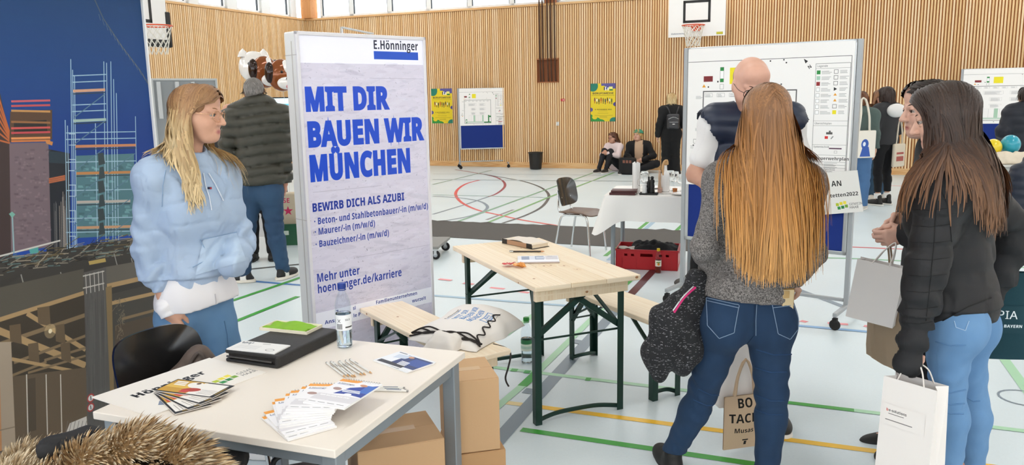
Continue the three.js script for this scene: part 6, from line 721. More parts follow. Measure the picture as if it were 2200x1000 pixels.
// ---------------------------------------------------------------- people
{ // woman in the pale blue hoodie
  const z = -3.5, O = figure({
    label: 'woman with glasses and long blonde hair in a pale blue hoodie beside the chair', seed: 21, pos: [PZ(418, 640, z).x, 0, z], turn: 38, h: 1.72, sex: 'f', skin: '#d6a388', lip: '#b0605a', iris: '#4e5a55', brow: '#8a6242', bust: .55,
    J: { hip: [424, 655, z], neck: [404, 342, z], head: [424, 246, z + .02], shR: [328, 385, z + .1], elR: [310, 535, z + .1], wrR: [362, 672, z + .14], shL: [472, 384, z - .1], elL: [520, 520, z - .12], wrL: [500, 575, z + .1], hpR: [388, 690, z + .05], hpL: [462, 690, z - .05], knR: [392, 830, z + .04], knL: [505, 815, z - .06], anR: [400, 985, z + .02], anL: [548, 935, z - .1], toR: [470, 1010, z + .06], toL: [612, 962, z - .08] },
    head: { yaw: 47, pitch: 3, s: 1.02, look: [.1, 0] }, glasses: { c: '#d9b08c', r: .0235 },
    hands: { R: { d: [.35, -.9, .2], n: [.6, 0, -.3], t: [.2, 0, 1], curl: [.35, .35, .4, .45] }, L: null },
    top: { name: 'hoodie', off: .02, arm: .9, armS: .015, hem: .885, c: '#b0c2d9', c2: '#a9bdd7', rough: .92, wr: .0105, wf: 58, cuff: .006, sleeve: .96, neckR: .07,
      disp: (x, y, z) => .0055 * Math.max(0, 1 - 6 * Math.abs(noise3(x * 6 + y * 2, y * 9, z * 6))) + .004 * Math.max(0, 1 - 5 * Math.abs(noise3(x * 14, y * 17 + x * 6, z * 14))) - .010 * Math.max(0, noise3(x * 11, y * 7, z * 11)) - .005 * noise3(x * 18, y * 14, z * 18) + (y < .935 ? .012 : 0),
      extra: O => [cone(O.J.neck.clone().addScaledVector(O.lr, .08).addScaledVector(O.up, -.02), O.J.neck.clone().addScaledVector(O.fw, -.1).addScaledVector(O.up, -.02), .03, .05, { s: .03 }), cone(O.J.neck.clone().addScaledVector(O.lr, -.08).addScaledVector(O.up, -.02), O.J.neck.clone().addScaledVector(O.fw, -.1).addScaledVector(O.up, -.02), .03, .05, { s: .03 }), cone(O.J.neck.clone().addScaledVector(O.lr, .075).addScaledVector(O.up, -.03), O.J.neck.clone().addScaledVector(O.fw, .08).addScaledVector(O.up, -.1), .022, .02, { s: .03 }), cone(O.J.neck.clone().addScaledVector(O.lr, -.075).addScaledVector(O.up, -.03), O.J.neck.clone().addScaledVector(O.fw, .08).addScaledVector(O.up, -.1), .022, .02, { s: .03 }), ell(O.T(.2, 0, .06), [.13, .12, .085], { m: O.TB, s: .06 })] },
    bottom: { c: '#6d93b8', c2: '#5f86ad', off: .008, waist: .3 }, shoe: { c: '#3f68ad', solec: '#ecebe8', sole: .032, stripe: '#e6e6ea' },
    hair: { c: ['#87603f', '#a67c52', '#cfae7c', '#e2c99a'], n: 2600, len: .46, vary: .28, w: .0042, part: .0, side: .9, back: .35, wave: [.16, 34], vol: .5, bvol: .7, th: .007, lenF: (lp, sx) => lp.z < -.01 ? .62 : 1, tone: .2, step: .015, cpos: f => Math.pow(f, .8), line: [.066, .082], faceZ: .01, center: .3, flat: 1 }
  });
  const F = O.topF, hb = mat('#b4c7dd', .92), P2 = O.L;
  patch(O, F, [[436, 516], [508, 500], [529, 560], [420, 592]], 18, 14, .004, hb, O.top, 'kangaroo_pocket', (u, v) => .012 * Math.sin(Math.PI * clamp(u)) * Math.sin(Math.PI * clamp(v * .9 + .1)));
  stitch(O, F, [[430, 516], [509, 499]], .002, mat('#93adcb', .9), O.top, 'seam', .004); stitch(O, F, [[430, 516], [440, 535], [441, 560], [414, 575]], .0025, mat('#93adcb', .9), O.top, 'seam', .005); stitch(O, F, [[356, 366], [350, 400], [348, 445]], .0016, mat('#93adcb', .9), O.top, 'seam', .002);
  stitch(O, F, [[437, 372], [442, 400], [450, 425], [455, 452]], .003, mat('#dfe6f2', .9), O.top, 'drawstring', .006); stitch(O, F, [[448, 372], [462, 395], [472, 415], [480, 432]], .003, mat('#dfe6f2', .9), O.top, 'drawstring', .006);
  patch(O, F, [[446, 402], [455, 402], [455, 407], [446, 407]], 2, 2, .003, mat('#1c2340', .7), O.top, 'chest_badge'); patch(O, F, [[451, 403], [455, 403], [455, 407], [451, 406]], 2, 2, .0036, mat('#b02a34', .7), O.top, 'badge_stripe');
  // white shirt below the hoodie and at the cuff
  const sp = [...O.torso.slice(0, 2).map(p => ({ ...p, r: p.r.map(a => a + .022) })), ell(O.T(-.03, 0, 0), [.175, .16, .125], { m: O.TB, s: .05 }), ell(O.T(.1, 0, .04), [.15, .14, .1], { m: O.TB, s: .05 })]; const sf = field(sp, (d, x, y, z) => Math.max(d, .80 + .015 * Math.sin(x * 14) - y, y - .96) + .003 * noise3(x * 25, y * 9, z * 25)); mesh('shirt', nets(sf, boundsOf(sp, .02), .007), mat('#ece9ea', .85), O.t);
  stitch(O, sf, [[462, 632], [464, 650], [461, 668]], .0022, mat('#c9c6c8', .9), O.t, 'shirt_placket', .001);
  const w = O.J.wrR, dr = O.J.wrR.clone().sub(O.J.elR).normalize(), cf = [cone(w.clone().addScaledVector(dr, -.035), w.clone().addScaledVector(dr, .005), .041, .04, { wa: .004, wf: 120, s: .01 })]; mesh('shirt_cuff', nets(field(cf, (d, x, y, z) => Math.max(d, -(d + .012), (x - w.x) * dr.x + (y - w.y) * dr.y + (z - w.z) * dr.z - .018)), boundsOf(cf, .01), .005), mat('#efecec', .85), O.t);
  stitch(O, O.botF, [[482, 690], [488, 720], [492, 760]], .0018, mat('#4f7296', .9), O.trousers, 'seam', .001);
}
{ // girl with very long hair, seen from behind
  const z = -3.18, O = figure({
    label: 'girl with very long red-blonde hair in grey sweater and blue jeans, seen from behind', seed: 33, pos: [PZ(1605, 660, z).x, 0, z], turn: 180, h: 1.7, sex: 'f', skin: '#d9a98f', thigh: .088, bulk: 1.0,
    J: { hip: [1604, 650, z], neck: [1644, 345, z], head: [1646, 250, z], shL: [1556, 390, z], elL: [1512, 530, z + .03], wrL: [1545, 628, z - .2], shR: [1728, 398, z], elR: [1742, 545, z], wrR: [1700, 610, z - .2], hpL: [1556, 688, z], hpR: [1652, 688, z], knL: [1512, 838, z - .1], knR: [1658, 845, z + .03], anL: [1443, 978, z - .22], anR: [1645, 1030, z + .02], toL: [1418, 992, z - .38], toR: [1665, 1010, z - .14] },
    head: { pitch: 8, s: 1.02, noEyes: 1 },
    hands: { L: { n: [0, -1, .3], curl: [.5, .5, .5, .5] }, R: { n: [0, -1, .3], curl: [.5, .5, .5, .5] } },
    top: { name: 'sweater', off: .02, arm: .75, hem: (x, y, z) => .865 + .012 * Math.sin(x * 9), c: '#a29c98', rough: .95, wr: .006, neckR: .05, map: heather(), disp: (x, y, z) => .004 * Math.max(0, 1 - 6 * Math.abs(noise3(x * 7, y * 13, z * 7))) - .004 * noise3(x * 8, y * 12, z * 8) - .003 * Math.max(0, Math.sin(y * 60 + 4 * noise3(x * 6, y * 3, z * 6))) * sstep(1.15, .9, y) + (y < .9 ? .006 : 0) },
    bottom: { c: '#1c3857', c2: '#152f4c', off: .011, waist: .17, hem: .09, wr: .0045 }, shoe: { c: '#141414', solec: '#1c1c1c', lace: '#222222' },
    hair: { c: ['#8a6140', '#a4703f', '#bb8143', '#cf9a5a'], n: 5200, len: .69, vary: .14, w: .0036, part: .0, side: .75, back: .9, vol: .5, bvol: 1.6, th: .007, center: .25, tone: .28, step: .02, line: [.07, .075], pull: [0, 0, -1], pullK: .05, rootLow: -.06, low: -.12, curlOut: .02 }
  });
  // jeans details
  const F = O.botF, st = mat('#7f93ab', .85), sm = mat('#142c48', .9);
  for (const pts of [[[1517, 640], [1588, 656], [1577, 716], [1545, 728], [1520, 700], [1517, 640]], [[1659, 655], [1716, 648], [1715, 708], [1698, 730], [1672, 718], [1659, 655]]]) { stitch(O, F, pts, .0016, st, O.trousers, 'pocket_stitching', .0015); }
  stitch(O, F, [[1517, 646], [1587, 662]], .0016, st, O.trousers, 'pocket_stitching', .0015); stitch(O, F, [[1661, 662], [1714, 655]], .0016, st, O.trousers, 'pocket_stitching', .0015);
  stitch(O, F, [[1622, 655], [1620, 690], [1620, 722], [1605, 740]], .002, sm, O.trousers, 'seam', .001); stitch(O, F, [[1626, 655], [1624, 690], [1624, 722]], .0013, st, O.trousers, 'seam', .001);
  for (const [a, b] of [[[1500, 836], [1550, 850]], [[1490, 860], [1545, 872]], [[1625, 752], [1700, 762]], [[1622, 790], [1690, 800]], [[1625, 850], [1685, 862]], [[1622, 880], [1682, 892]]]) stitch(O, F, [a, [(a[0] + b[0]) / 2, (a[1] + b[1]) / 2 + 6], b], .0035, mat('#1d3c60', .9), O.trousers, 'crease', -.001);
  // phone in the back pocket: a thing of its own
  const pc = onSkin(O, F, 1694, 652, .014), pw = O.t.localToWorld(pc.clone()), ph = thing('smartphone', 'smartphone in a gold case in the back pocket of the jeans', 'phone', [pw.x - .004, pw.y - .062, pw.z - .006], .42); ph.rotation.z = -.06; ph.rotation.x = -.08; mesh('case', rbox(.066, .13, .009, .006, [0, .055, 0]), mat('#b08a55', .35, { metalness: .4 }), ph); mesh('back_panel', rbox(.056, .118, .002, .004, [0, .055, .0045]), mat('#d8c39a', .25), ph); mesh('camera_bump', rbox(.03, .03, .004, .006, [-.012, .095, .006]), mat('#c0a06c', .3), ph);
}
function heather() { const tx = dtex(256, (u, v, i, j) => { const n = .5 * hash3(i, j, 1) + .5 * pnoise(u, v, 64, 2), q = 175 + 80 * (n > .62 ? .9 : n < .36 ? -.9 : (n - .5)); return [q, q, q]; }, true); tx.repeat.set(5, 5); return tx; }
{ // bald man in navy gilet
  const z = -3.85, O = figure({
    label: 'bald man with glasses in navy quilted gilet and white t-shirt', seed: 44, pos: [PZ(1612, 560, z).x, 0, z], turn: 0, h: 1.86, sex: 'm', skin: '#d9a791', stubble: '#b98a72', brow: '#5d4334', bulk: 1.0,
    J: { hip: [1620, 580, z], neck: [1612, 262, z - .02], head: [1614, 182, z + .05], shR: [1538, 268, z - .02], shL: [1692, 266, z - .02], elR: [1491, 376, z - .02], wrR: [1560, 430, z + .25], elL: [1735, 375, z + .03], wrL: [1670, 430, z + .25], hpL: [1656, 620, z], hpR: [1590, 620, z], knL: [1664, 770, z], knR: [1636, 770, z], anL: [.165, .085, -.05, 'l'], anR: [.085, .085, 0, 'l'], toL: [.16, .03, .1, 'l'], toR: [.085, .03, .15, 'l'] },
    head: { pitch: 24, yaw: 0, s: 1.0, closed: 1 }, glasses: { c: '#3a2c26', metal: 0, r: .024, w: .0016 },
    hands: { R: { d: [.8, -.1, .5], n: [.2, .9, 0], t: [0, .5, 1] }, L: { d: [-.8, -.1, .5], n: [-.2, .9, 0], t: [0, .5, 1] } },
    top: { name: 't_shirt', off: .014, sleeve: .34, hem: .95, c: '#eceae8', rough: .9, arm: -.3 }, bottom: { c: '#1d1f24', off: .014 }, shoe: { c: '#2a2a2a' },
    gilet: { off: .03, c: '#18233a', hem: .92, disp: (x, y, z) => -.009 * Math.abs(Math.sin(y * Math.PI / .085 + .6 * Math.sin(x * 5))) + .006, extra: O => [cone(O.J.neck.clone().addScaledVector(O.lr, .085).addScaledVector(O.up, .03), O.J.neck.clone().addScaledVector(O.fw, -.09).addScaledVector(O.up, .04), .032, .032, { s: .03 }), cone(O.J.neck.clone().addScaledVector(O.lr, -.085).addScaledVector(O.up, .03), O.J.neck.clone().addScaledVector(O.fw, -.09).addScaledVector(O.up, .04), .032, .032, { s: .03 }), cone(O.J.neck.clone().addScaledVector(O.lr, .085).addScaledVector(O.up, .03), O.J.neck.clone().addScaledVector(O.lr, .06).addScaledVector(O.fw, .09).addScaledVector(O.up, -.05), .03, .024, { s: .03 }), cone(O.J.neck.clone().addScaledVector(O.lr, -.085).addScaledVector(O.up, .03), O.J.neck.clone().addScaledVector(O.lr, -.06).addScaledVector(O.fw, .09).addScaledVector(O.up, -.05), .03, .024, { s: .03 })] },
    hair: { c: ['#b08a76'], n: 0, th: .0018, line: [.012, 0], low: -.075, cutN: [.9, .43] }
  });
}
// ---------------------------------------------------------------- the two girls on the right
function bagPanel(W, H, D, m, t, top = .01) { /* paper carrier: four gusseted walls, open top; local y from the bottom */
  const w = W / 2, d = D / 2, wall = (pts, nm) => { const g = new THREE.BufferGeometry(); g.setAttribute('position', new THREE.Float32BufferAttribute(pts.flat(), 3)); const n = pts.length; const idx = []; for (let i = 1; i < n - 1; i++) idx.push(0, i, i + 1); g.setIndex(idx); g.computeVertexNormals(); return mesh(nm, g, m, t); };
  wall([[-w, 0, d], [w, 0, d], [w * 1.0, H, d * .62], [-w, H, d * .62]], 'front_panel'); wall([[w, 0, -d], [-w, 0, -d], [-w, H, -d * .62], [w, H, -d * .62]], 'back_panel');
  for (const s of [-1, 1]) { wall([[s * w, 0, d], [s * w * .96, .14 * H, 0], [s * w, H, d * .62]].slice(0, 3), 'gusset'); wall([[s * w, 0, -d], [s * w, H, -d * .62], [s * w * .96, .14 * H, 0]], 'gusset'); wall([[s * w, 0, d], [s * w, 0, -d], [s * w * .96, .14 * H, 0]], 'gusset'); wall([[s * w, H, d * .62], [s * w * .96, .14 * H, 0], [s * w * .72, H, 0]], 'gusset'); wall([[s * w, H, -d * .62], [s * w * .72, H, 0], [s * w * .96, .14 * H, 0]], 'gusset'); }
  wall([[-w, .001, d], [-w, .001, -d], [w, .001, -d], [w, .001, d]], 'bottom');
}
const paperBag = mat('#ebe5e0', .75, { side: THREE.DoubleSide }), quilt = (x, y, z, O) => { const v = (y - O.J.hip.y); return -.004 * Math.abs(Math.sin(v * Math.PI / .095)) ** .5 + .004; };
let frontGirl, backGirl;
{
  const z = -2.98; const O = frontGirl = figure({
    label: 'girl with long brown hair in black quilted jacket and light blue jeans', seed: 55, pos: [PZ(2050, 690, z).x, 0, z], turn: -104, h: 1.7, sex: 'f', skin: '#dcae98', fine: 1,
    J: { hip: [2052, 672, z], neck: [2046, 335, z], head: [2031, 252, z - .0], shL: [2026, 405, z + .14], elL: [1988, 580, z + .17], wrL: [1964, 738, z + .16], shR: [2082, 398, z - .15], elR: [2188, 492, z - .2], wrR: [2140, 600, z - .25], hpL: [2040, 700, z + .08], hpR: [2068, 700, z - .08], knL: [2036, 850, z + .07], knR: [2085, 850, z - .09], anL: [2040, 1010, z + .05], anR: [2092, 995, z - .1], toL: [1975, 1035, z + .03], toR: [2030, 1020, z - .12] },
    head: { pitch: 13, yaw: -15, s: 1.02, look: [0, -.1] }, brow: '#3a2a20',
    hands: { L: { curl: [1, 1, 1, 1], th: .8 }, R: null },
    top: { name: 'jacket', off: .04, arm: .8, armS: .02, hem: (x, y, z) => .83, c: '#131316', c2: '#18181c', rough: .62, wr: .006, cuff: .012, sleeve: 1.14, neckR: .056, disp: (x, y, z, O) => quilt(x, y, z, O) + .005 * Math.max(0, 1 - 6 * Math.abs(noise3(x * 8, y * 10, z * 8))) - .004 * noise3(x * 10, y * 12, z * 10) + (y < .88 ? .01 : 0), sheen: .2, extra: O => [cone(O.J.neck.clone().addScaledVector(O.lr, .07), O.J.neck.clone().addScaledVector(O.fw, -.07), .03, .03, { s: .03 }), cone(O.J.neck.clone().addScaledVector(O.lr, -.07), O.J.neck.clone().addScaledVector(O.fw, -.07), .03, .03, { s: .03 })] },
    bottom: { c: '#6f97c0', c2: '#5f88b3', off: .008, waist: .26, hem: .06, wr: .004 }, shoe: { c: '#151515', solec: '#d9d5cf' },
    hair: { c: ['#30211a', '#3d2a20', '#563a28', '#80593b'], n: 3000, len: .5, vary: .22, w: .0042, part: .0, side: .75, back: .5, wave: [.07, 24], vol: .6, bvol: .7, th: .007, tone: .25, step: .018, faceZ: .08, center: .55, cpos: f => Math.pow(f, 1.2), line: [.07, .08] }
  });
  const F = O.botF, st = mat('#a9c3de', .85), dk = mat('#5b83ae', .9); stitch(O, F, [[2050, 690], [2054, 704], [2074, 711], [2082, 690]], .0015, st, O.trousers, 'pocket_stitching', .001);
  for (const [a, b] of [[[2010, 735], [2075, 742]], [[2010, 842], [2075, 838]], [[2012, 862], [2072, 868]], [[2014, 880], [2070, 890]], [[2078, 855], [2105, 862]]]) stitch(O, F, [a, [(a[0] + b[0]) / 2, (a[1] + b[1]) / 2 + 5], b], .0032, dk, O.trousers, 'crease', -.001);
  const sm = mat('#0b0b0d', .7); stitch(O, O.topF, [[2012, 430], [2007, 520], [2000, 600], [1990, 690]], .0018, sm, O.top, 'seam', .001); stitch(O, O.topF, [[1985, 420], [2005, 405], [2025, 415], [2040, 450], [2045, 520]], .0018, sm, O.top, 'seam', .001); stitch(O, O.topF, [[2025, 690], [2080, 660], [2130, 640]], .002, sm, O.top, 'seam', .001);
  for (const [x1, x2, y] of [[1960, 2035, 450], [1958, 2042, 485], [1958, 2042, 520], [1956, 2040, 556], [1952, 2034, 592], [1948, 2026, 626], [1945, 2015, 662], [1942, 2005, 694]]) stitch(O, O.topF, [[x1, y], [(x1 + x2) / 2, y + 3], [x2, y - 2]], .0014, sm, O.top, 'quilting_seam', .0006);
  // white paper carrier hanging from her hand
  const w = O.t.localToWorld(O.J.wrL.clone()).add(V(-.0, -.07, .03)), t = thing('paper_carrier', 'white paper carrier bag with small black lettering held by jacket girl', 'paper bag', [w.x, w.y - .47, w.z + .0], rad(-55)); bagPanel(.2, .405, .13, paperBag, t);
  const lt = tex(512, 256, (g) => { g.fillStyle = '#ebe5e0'; g.fillRect(0, 0, 512, 256); condensed(g, 'b', 40, 90, 34, 30, '#c0443a'); condensed(g, 'e-solutions', 72, 90, 34, 220, '#2a2a2a'); g.fillStyle = '#6a6664'; g.fillRect(72, 112, 190, 8); g.fillRect(40, 190, 330, 10); }, { clamp: true }); const lp = place(new THREE.PlaneGeometry(.16, .08), [-.01, .265, 0], [-.062, 0, 0]); lp.translate(0, 0, .0508); mesh('lettering', lp, mat('#ffffff', .75, { map: lt }), t);
  for (const s of [-1, 1]) mesh('handle', tube([[-.05, .4, s * .036], [-.03, .455, s * .02], [0, .475, 0], [.03, .455, s * .02], [.05, .4, s * .036]], .0028, 24, 6), mat('#e4ddd6', .8), t);
  // teal tote on the far elbow
  const e = O.t.localToWorld(O.J.elR.clone()), tt = thing('tote_bag', 'dark teal cotton tote bag with white lettering behind jacket girl', 'tote bag', [PZ(2160, 770, z - .28).x, PZ(2160, 770, z - .28).y, z - .28], rad(-8)); const tq = mat('#0f3a44', .9, { side: THREE.DoubleSide, bumpMap: fabricBump, bumpScale: .0006 });
  const f1 = (s) => sheet(.36, .38, 16, 16, (x, y, u, v) => [x * (1 - .35 * Math.max(0, v - .5)), .19 + y, s * (.005 + .045 * Math.sin(Math.PI * u) * Math.sin(Math.PI * clamp(.9 - v * .8)))]); mesh('front_panel', f1(1), tq, tt); mesh('back_panel', f1(-1), tq, tt);
  const tl = tex(512, 300, (g) => { g.fillStyle = '#0f3a44'; g.fillRect(0, 0, 512, 300); g.fillStyle = '#e9efef'; g.font = '120px sans-serif'; g.fillText('PIA', 230, 140); g.font = 'bold 44px sans-serif'; g.fillText('EUM BAYERN', 190, 235); }, { clamp: true }); mesh('lettering', sheet(.22, .12, 10, 6, (x, y, u, v) => { const xx = x - .06, yy = y + .165 + .02; return [xx, yy, .008 + .0465 * Math.sin(Math.PI * (xx / .36 + .5)) * Math.sin(Math.PI * clamp(.9 - yy / .38 * .8)) + .001]; }), mat('#ffffff', .85, { map: tl, transparent: false }), tt);
  for (const s of [-1, 1]) mesh('strap', tube([[-.08, .36, s * .01], [-.05, .5, s * .015], [-.01, .6, s * .03], [.03, .62, s * .03], [.06, .5, s * .015], [.08, .36, s * .01]], .009, 30, 6), tq, tt);
}
{
  const z = -3.55; const O = backGirl = figure({
    label: 'girl with dark hair in black coat behind the jacket girl, hands clasped', seed: 66, pos: [PZ(2010, 660, z).x, 0, z], turn: -92, h: 1.74, sex: 'f', skin: '#dcae9a', iris: '#2a1c14', brow: '#1d1410',
    J: { hip: [2008, 640, z], neck: [2014, 325, z], head: [1994, 236, z], shL: [2010, 390, z + .16], elL: [1990, 520, z + .2], wrL: [1946, 500, z + .12], shR: [2015, 385, z - .17], elR: [1985, 500, z - .14], wrR: [1942, 468, z + .02], anL: [1972, 960, z + .1], anR: [1935, 930, z - .1], toL: [1897, 985, z + .1], toR: [1864, 942, z - .1], knL: [1985, 810, z + .08], knR: [1975, 810, z - .08] },
    head: { pitch: 4, s: 1.02, yaw: 2 },
    hands: { L: { d: [-.1, -.25, .95], n: [-.95, .1, -.1], t: [0, 1, .2], curl: [.85, .9, .95, 1], th: .7, s: 1.06 }, R: { d: [.3, -.45, .85], n: [.9, 0, .1], t: [0, 1, .2], curl: [.6, .65, .7, .8], th: .6, s: 1.06 } },
    top: { name: 'coat', off: .028, armS: .02, hem: .55, c: '#16161a', rough: .8, sleeve: .95, neckR: .05, extra: O => [cone(O.J.hpL, O.J.knL.clone().lerp(O.J.hpL, .3), .12, .12), cone(O.J.hpR, O.J.knR.clone().lerp(O.J.hpR, .3), .12, .12)] },
    bottom: { c: '#15151a', off: .01, hem: .07 }, shoe: { c: '#141414', solec: '#cfb9a8', laces: false },
    hair: { c: ['#241813', '#2c1d16', '#38261c'], n: 1500, len: .34, vary: .3, w: .0042, part: .01, side: .6, back: .9, vol: .5, bvol: 1, th: .007, tone: .2, step: .018, faceZ: .0, line: [.068, .08], pull: [0, 0, -1], pullK: .12 }
  });
  const w = O.J.wrL, dr = O.J.wrL.clone().sub(O.J.elL).normalize(), cf = [cone(w.clone().addScaledVector(dr, -.07), w.clone().addScaledVector(dr, -.012), .042, .04)]; mesh('olive_cuff', nets(field(cf), boundsOf(cf, .01), .005), mat('#55604f', .85), O.t);
  // bags hanging from the clasped hands
  const pz = z + .1, b = PZ(1876, 690, pz), t = thing('paper_carrier', 'plain white paper carrier bag hanging from the clasped hands', 'paper bag', [b.x - .01, PZ(1870, 688, pz).y, pz], rad(-38)); bagPanel(.2, .27, .09, paperBag, t); t.rotation.z = rad(-7); for (const s of [-1, 1]) mesh('handle', tube([[-.035, .265, s * .028], [.0, .33, s * .015], [.035, .37, 0], [.04, .33, s * .012], [.035, .265, s * .028]], .003, 24, 6), mat('#e4ddd6', .8), t);
  const k = PZ(1903, 785, pz - .02), tk = thing('drawstring_bag', 'beige cotton drawstring bag hanging beside the plain carrier bag', 'bag', [k.x, k.y, pz - .06], rad(-84)); const bm = mat('#a8937a', .9, { side: THREE.DoubleSide }); const sh = s => sheet(.26, .4, 14, 18, (x, y, u, v) => { const pinch = 1 - .72 * sstep(.62, .95, v); return [x * pinch + .008 * noise3(y * 20, s, 1), .2 + y, s * (.004 + .04 * Math.sin(Math.PI * u) * Math.sin(Math.PI * clamp(v * .85 + .05)) * pinch + .012 * noise3(x * 30, y * 8, s) * Math.sin(Math.PI * u))]; }); mesh('front_panel', sh(1), bm, tk); mesh('back_panel', sh(-1), bm, tk); mesh('cord', tube([[.0, .385, .0], [.01, .46, .0], [.0, .56, .01], [-.01, .63, .03]], .005, 20, 6), bm, tk); mesh('cord', tube([[.02, .385, 0], [.03, .46, 0], [.02, .56, .01], [.0, .63, .03]], .005, 20, 6), bm, tk); mesh('gather', tor(.03, .008, [0, .37, 0], [Math.PI / 2, 0, 0]), bm, tk);
}
{ // black flecked jacket over the long-haired girl's arm
  const z = -3.2, O = scene.children.find(o => o.name === 'person_001'), fleck = dtex(256, (u, v, i, j) => { const n = hash3(Math.floor(i / 9), j, 3) > .93 && hash3(i >> 2, j >> 1, 5) > .45 ? 190 : 24 + 10 * hash3(i, j, 2); return [n, n, n + 3]; }, true); fleck.repeat.set(4, 4);
  const q = (x, y, dz = 0) => PZ(x, y, z + dz), ps = [cone(q(1497, 600, .0), q(1440, 690, .03), .03, .07, { s: .08 }), cone(q(1440, 690, .03), q(1416, 760, .04), .07, .068, { s: .08 }), cone(q(1416, 760, .04), q(1418, 800, .04), .066, .044, { s: .05 }), cone(q(1505, 606, -.02), q(1476, 740, .0), .035, .06, { s: .08 }), cone(q(1476, 740, .0), q(1470, 785, .01), .06, .045, { s: .05 }), cone(q(1505, 610, -.06), q(1455, 750, -.05), .04, .08, { s: .08 })];
  const f = field(ps, (d, x, y, zz) => d - .007 * noise3(x * 16, y * 5, zz * 16) - .005 * Math.sin((x + y * .45) * 55) + .004); const g = nets(f, boundsOf(ps, .03), .009); const t = thing('carried_jacket', 'black jacket with white flecks hanging over the long-haired girl\'s arm', 'jacket'); mesh('cloth', g, mat('#ffffff', .92, { map: fleck }), t);
  mesh('pink_lining', tube([q(1494, 618, .075), q(1470, 640, .105), q(1448, 672, .115)], .005, 16, 6), mat('#d02a72', .6), t); mesh('zip', tube([q(1490, 616, .08), q(1466, 640, .11), q(1446, 668, .12)], .003, 16, 6), alu, t); mesh('zip_pull', place(new THREE.BoxGeometry(.012, .02, .006), q(1457, 642, .12)), blackPlastic, t);
  const bz = -3.62, bt = thing('paper_carrier', 'white carrier bag glimpsed between the long-haired girl\'s legs', 'paper bag', PZ(1580, 868, bz), rad(8)); bagPanel(.2, .33, .08, paperBag, bt); for (const s of [-1, 1]) mesh('handle', tube([[-.04, .325, s * .025], [0, .4, 0], [.04, .325, s * .025]], .003, 16, 6), mat('#e4ddd6', .8), bt);
  const tz = -3.55, tt = thing('tote_bag', 'beige tote bag with black brush lettering between the girl\'s legs', 'tote bag', PZ(1596, 962, tz), rad(14)); tt.scale.setScalar(.88); const bt2 = tex(420, 520, (g) => { g.fillStyle = '#cdb193'; g.fillRect(0, 0, 420, 520); g.fillStyle = '#16120f'; g.font = 'bold 118px sans-serif'; g.fillText('BO', 120, 110); g.fillText('TACK', 40, 250); g.font = 'bold 64px sans-serif'; g.fillText('Musas', 90, 350); g.fillRect(180, 420, 60, 14); g.fillRect(200, 440, 26, 40); }, { clamp: true }); const bm = mat('#ffffff', .9, { map: bt2, side: THREE.DoubleSide }), bm2 = mat('#cdb193', .9, { side: THREE.DoubleSide }); const sh = s => sheet(.24, .3, 12, 14, (x, y, u, v) => [x, .15 + y, s * (.004 + .03 * Math.sin(Math.PI * u) * Math.sin(Math.PI * clamp(v)))]); mesh('front_panel', sh(1), bm, tt); mesh('back_panel', sh(-1), bm2, tt); for (const s of [-1, 1]) mesh('strap', tube([[-.06, .3, s * .005], [-.04, .42, 0], [0, .5, 0], [.04, .42, 0], [.06, .3, s * .005]], .008, 16, 6), bm2, tt);
}
// ---------------------------------------------------------------- people further back
const flatHead = { noEyes: 1 };
{ // man in puffer jacket
  const z = -7.35; figure({ label: 'grey-haired man in an olive puffer jacket and jeans, back turned', seed: 71, pos: [PZ(560, 390, z).x, 0, z], turn: 182, h: 1.88, sex: 'm', skin: '#c98f78', fine: 1.5,
    J: { hip: [562, 385, z], neck: [551, 224, z], head: [546, 199, z - .02], shL: [503, 256, z], shR: [600, 252, z], elL: [489, 330, z - .05], wrL: [505, 385, z - .25], elR: [608, 335, z - .02], wrR: [612, 395, z - .12], hpL: [538, 410, z], hpR: [582, 410, z], knL: [530, 492, z], knR: [590, 490, z - .03], anL: [524, 585, z + .02], anR: [608, 578, z - .1], toL: [520, 606, z + .02], toR: [626, 590, z - .22] },
    head: { s: 1.0, noEyes: 1, pitch: 4, yaw: 8 }, top: { name: 'puffer_jacket', off: .05, hem: .93, c: '#36342a', rough: .45, arm: .8, neckR: .06, disp: (x, y, z) => -.026 * Math.pow(Math.abs(Math.sin((y + .02 * Math.sin(x * 7)) * Math.PI / .092)), .6) + .014 - .004 * noise3(x * 25, y * 20, z * 25), extra: O => [cone(O.J.neck.clone().addScaledVector(O.lr, .06), O.J.neck.clone().addScaledVector(O.fw, -.05), .045, .045), cone(O.J.neck.clone().addScaledVector(O.lr, -.06), O.J.neck.clone().addScaledVector(O.fw, -.05), .045, .045)] },
    bottom: { c: '#27405c', c2: '#33506e', off: .022, wr: .006 }, shoe: { c: '#1b1b1d', solec: '#ded8cc', stripe: '#e8e6e2', sole: .028 }, hands: {}, hair: { c: ['#6f6a66', '#8a8581'], n: 900, len: .035, w: .003, th: .006, low: -.085, tone: .35, vol: .3, step: .012, line: [.07, .075] } });
}
{ const z = -8.4; figure({ label: 'person in black trousers and black shoes hidden behind the puffer jacket man', seed: 72, pos: [PZ(566, 560, z).x, 0, z], turn: 10, h: 1.62, sex: 'f', fine: 2.2, head: flatHead, top: { off: .02, c: '#1a1a1d', hem: .85 }, bottom: { c: '#121214', off: .02 }, shoe: { c: '#0e0e10', solec: '#1a1a1a' }, hair: { c: ['#2a1f1a'], n: 0 } }); }
{ const z = -9.6; figure({ label: 'bald person whose head shows beside the puffer jacket man\'s shoulder', seed: 73, pos: [PZ(505, 400, z).x, 0, z], turn: 150, h: 1.66, sex: 'm', fine: 2.2, skin: '#cf9880', head: flatHead, top: { off: .02, c: '#26262a', hem: .85 }, bottom: { c: '#1a1a1e', off: .015 }, shoe: { c: '#151515' } }); }
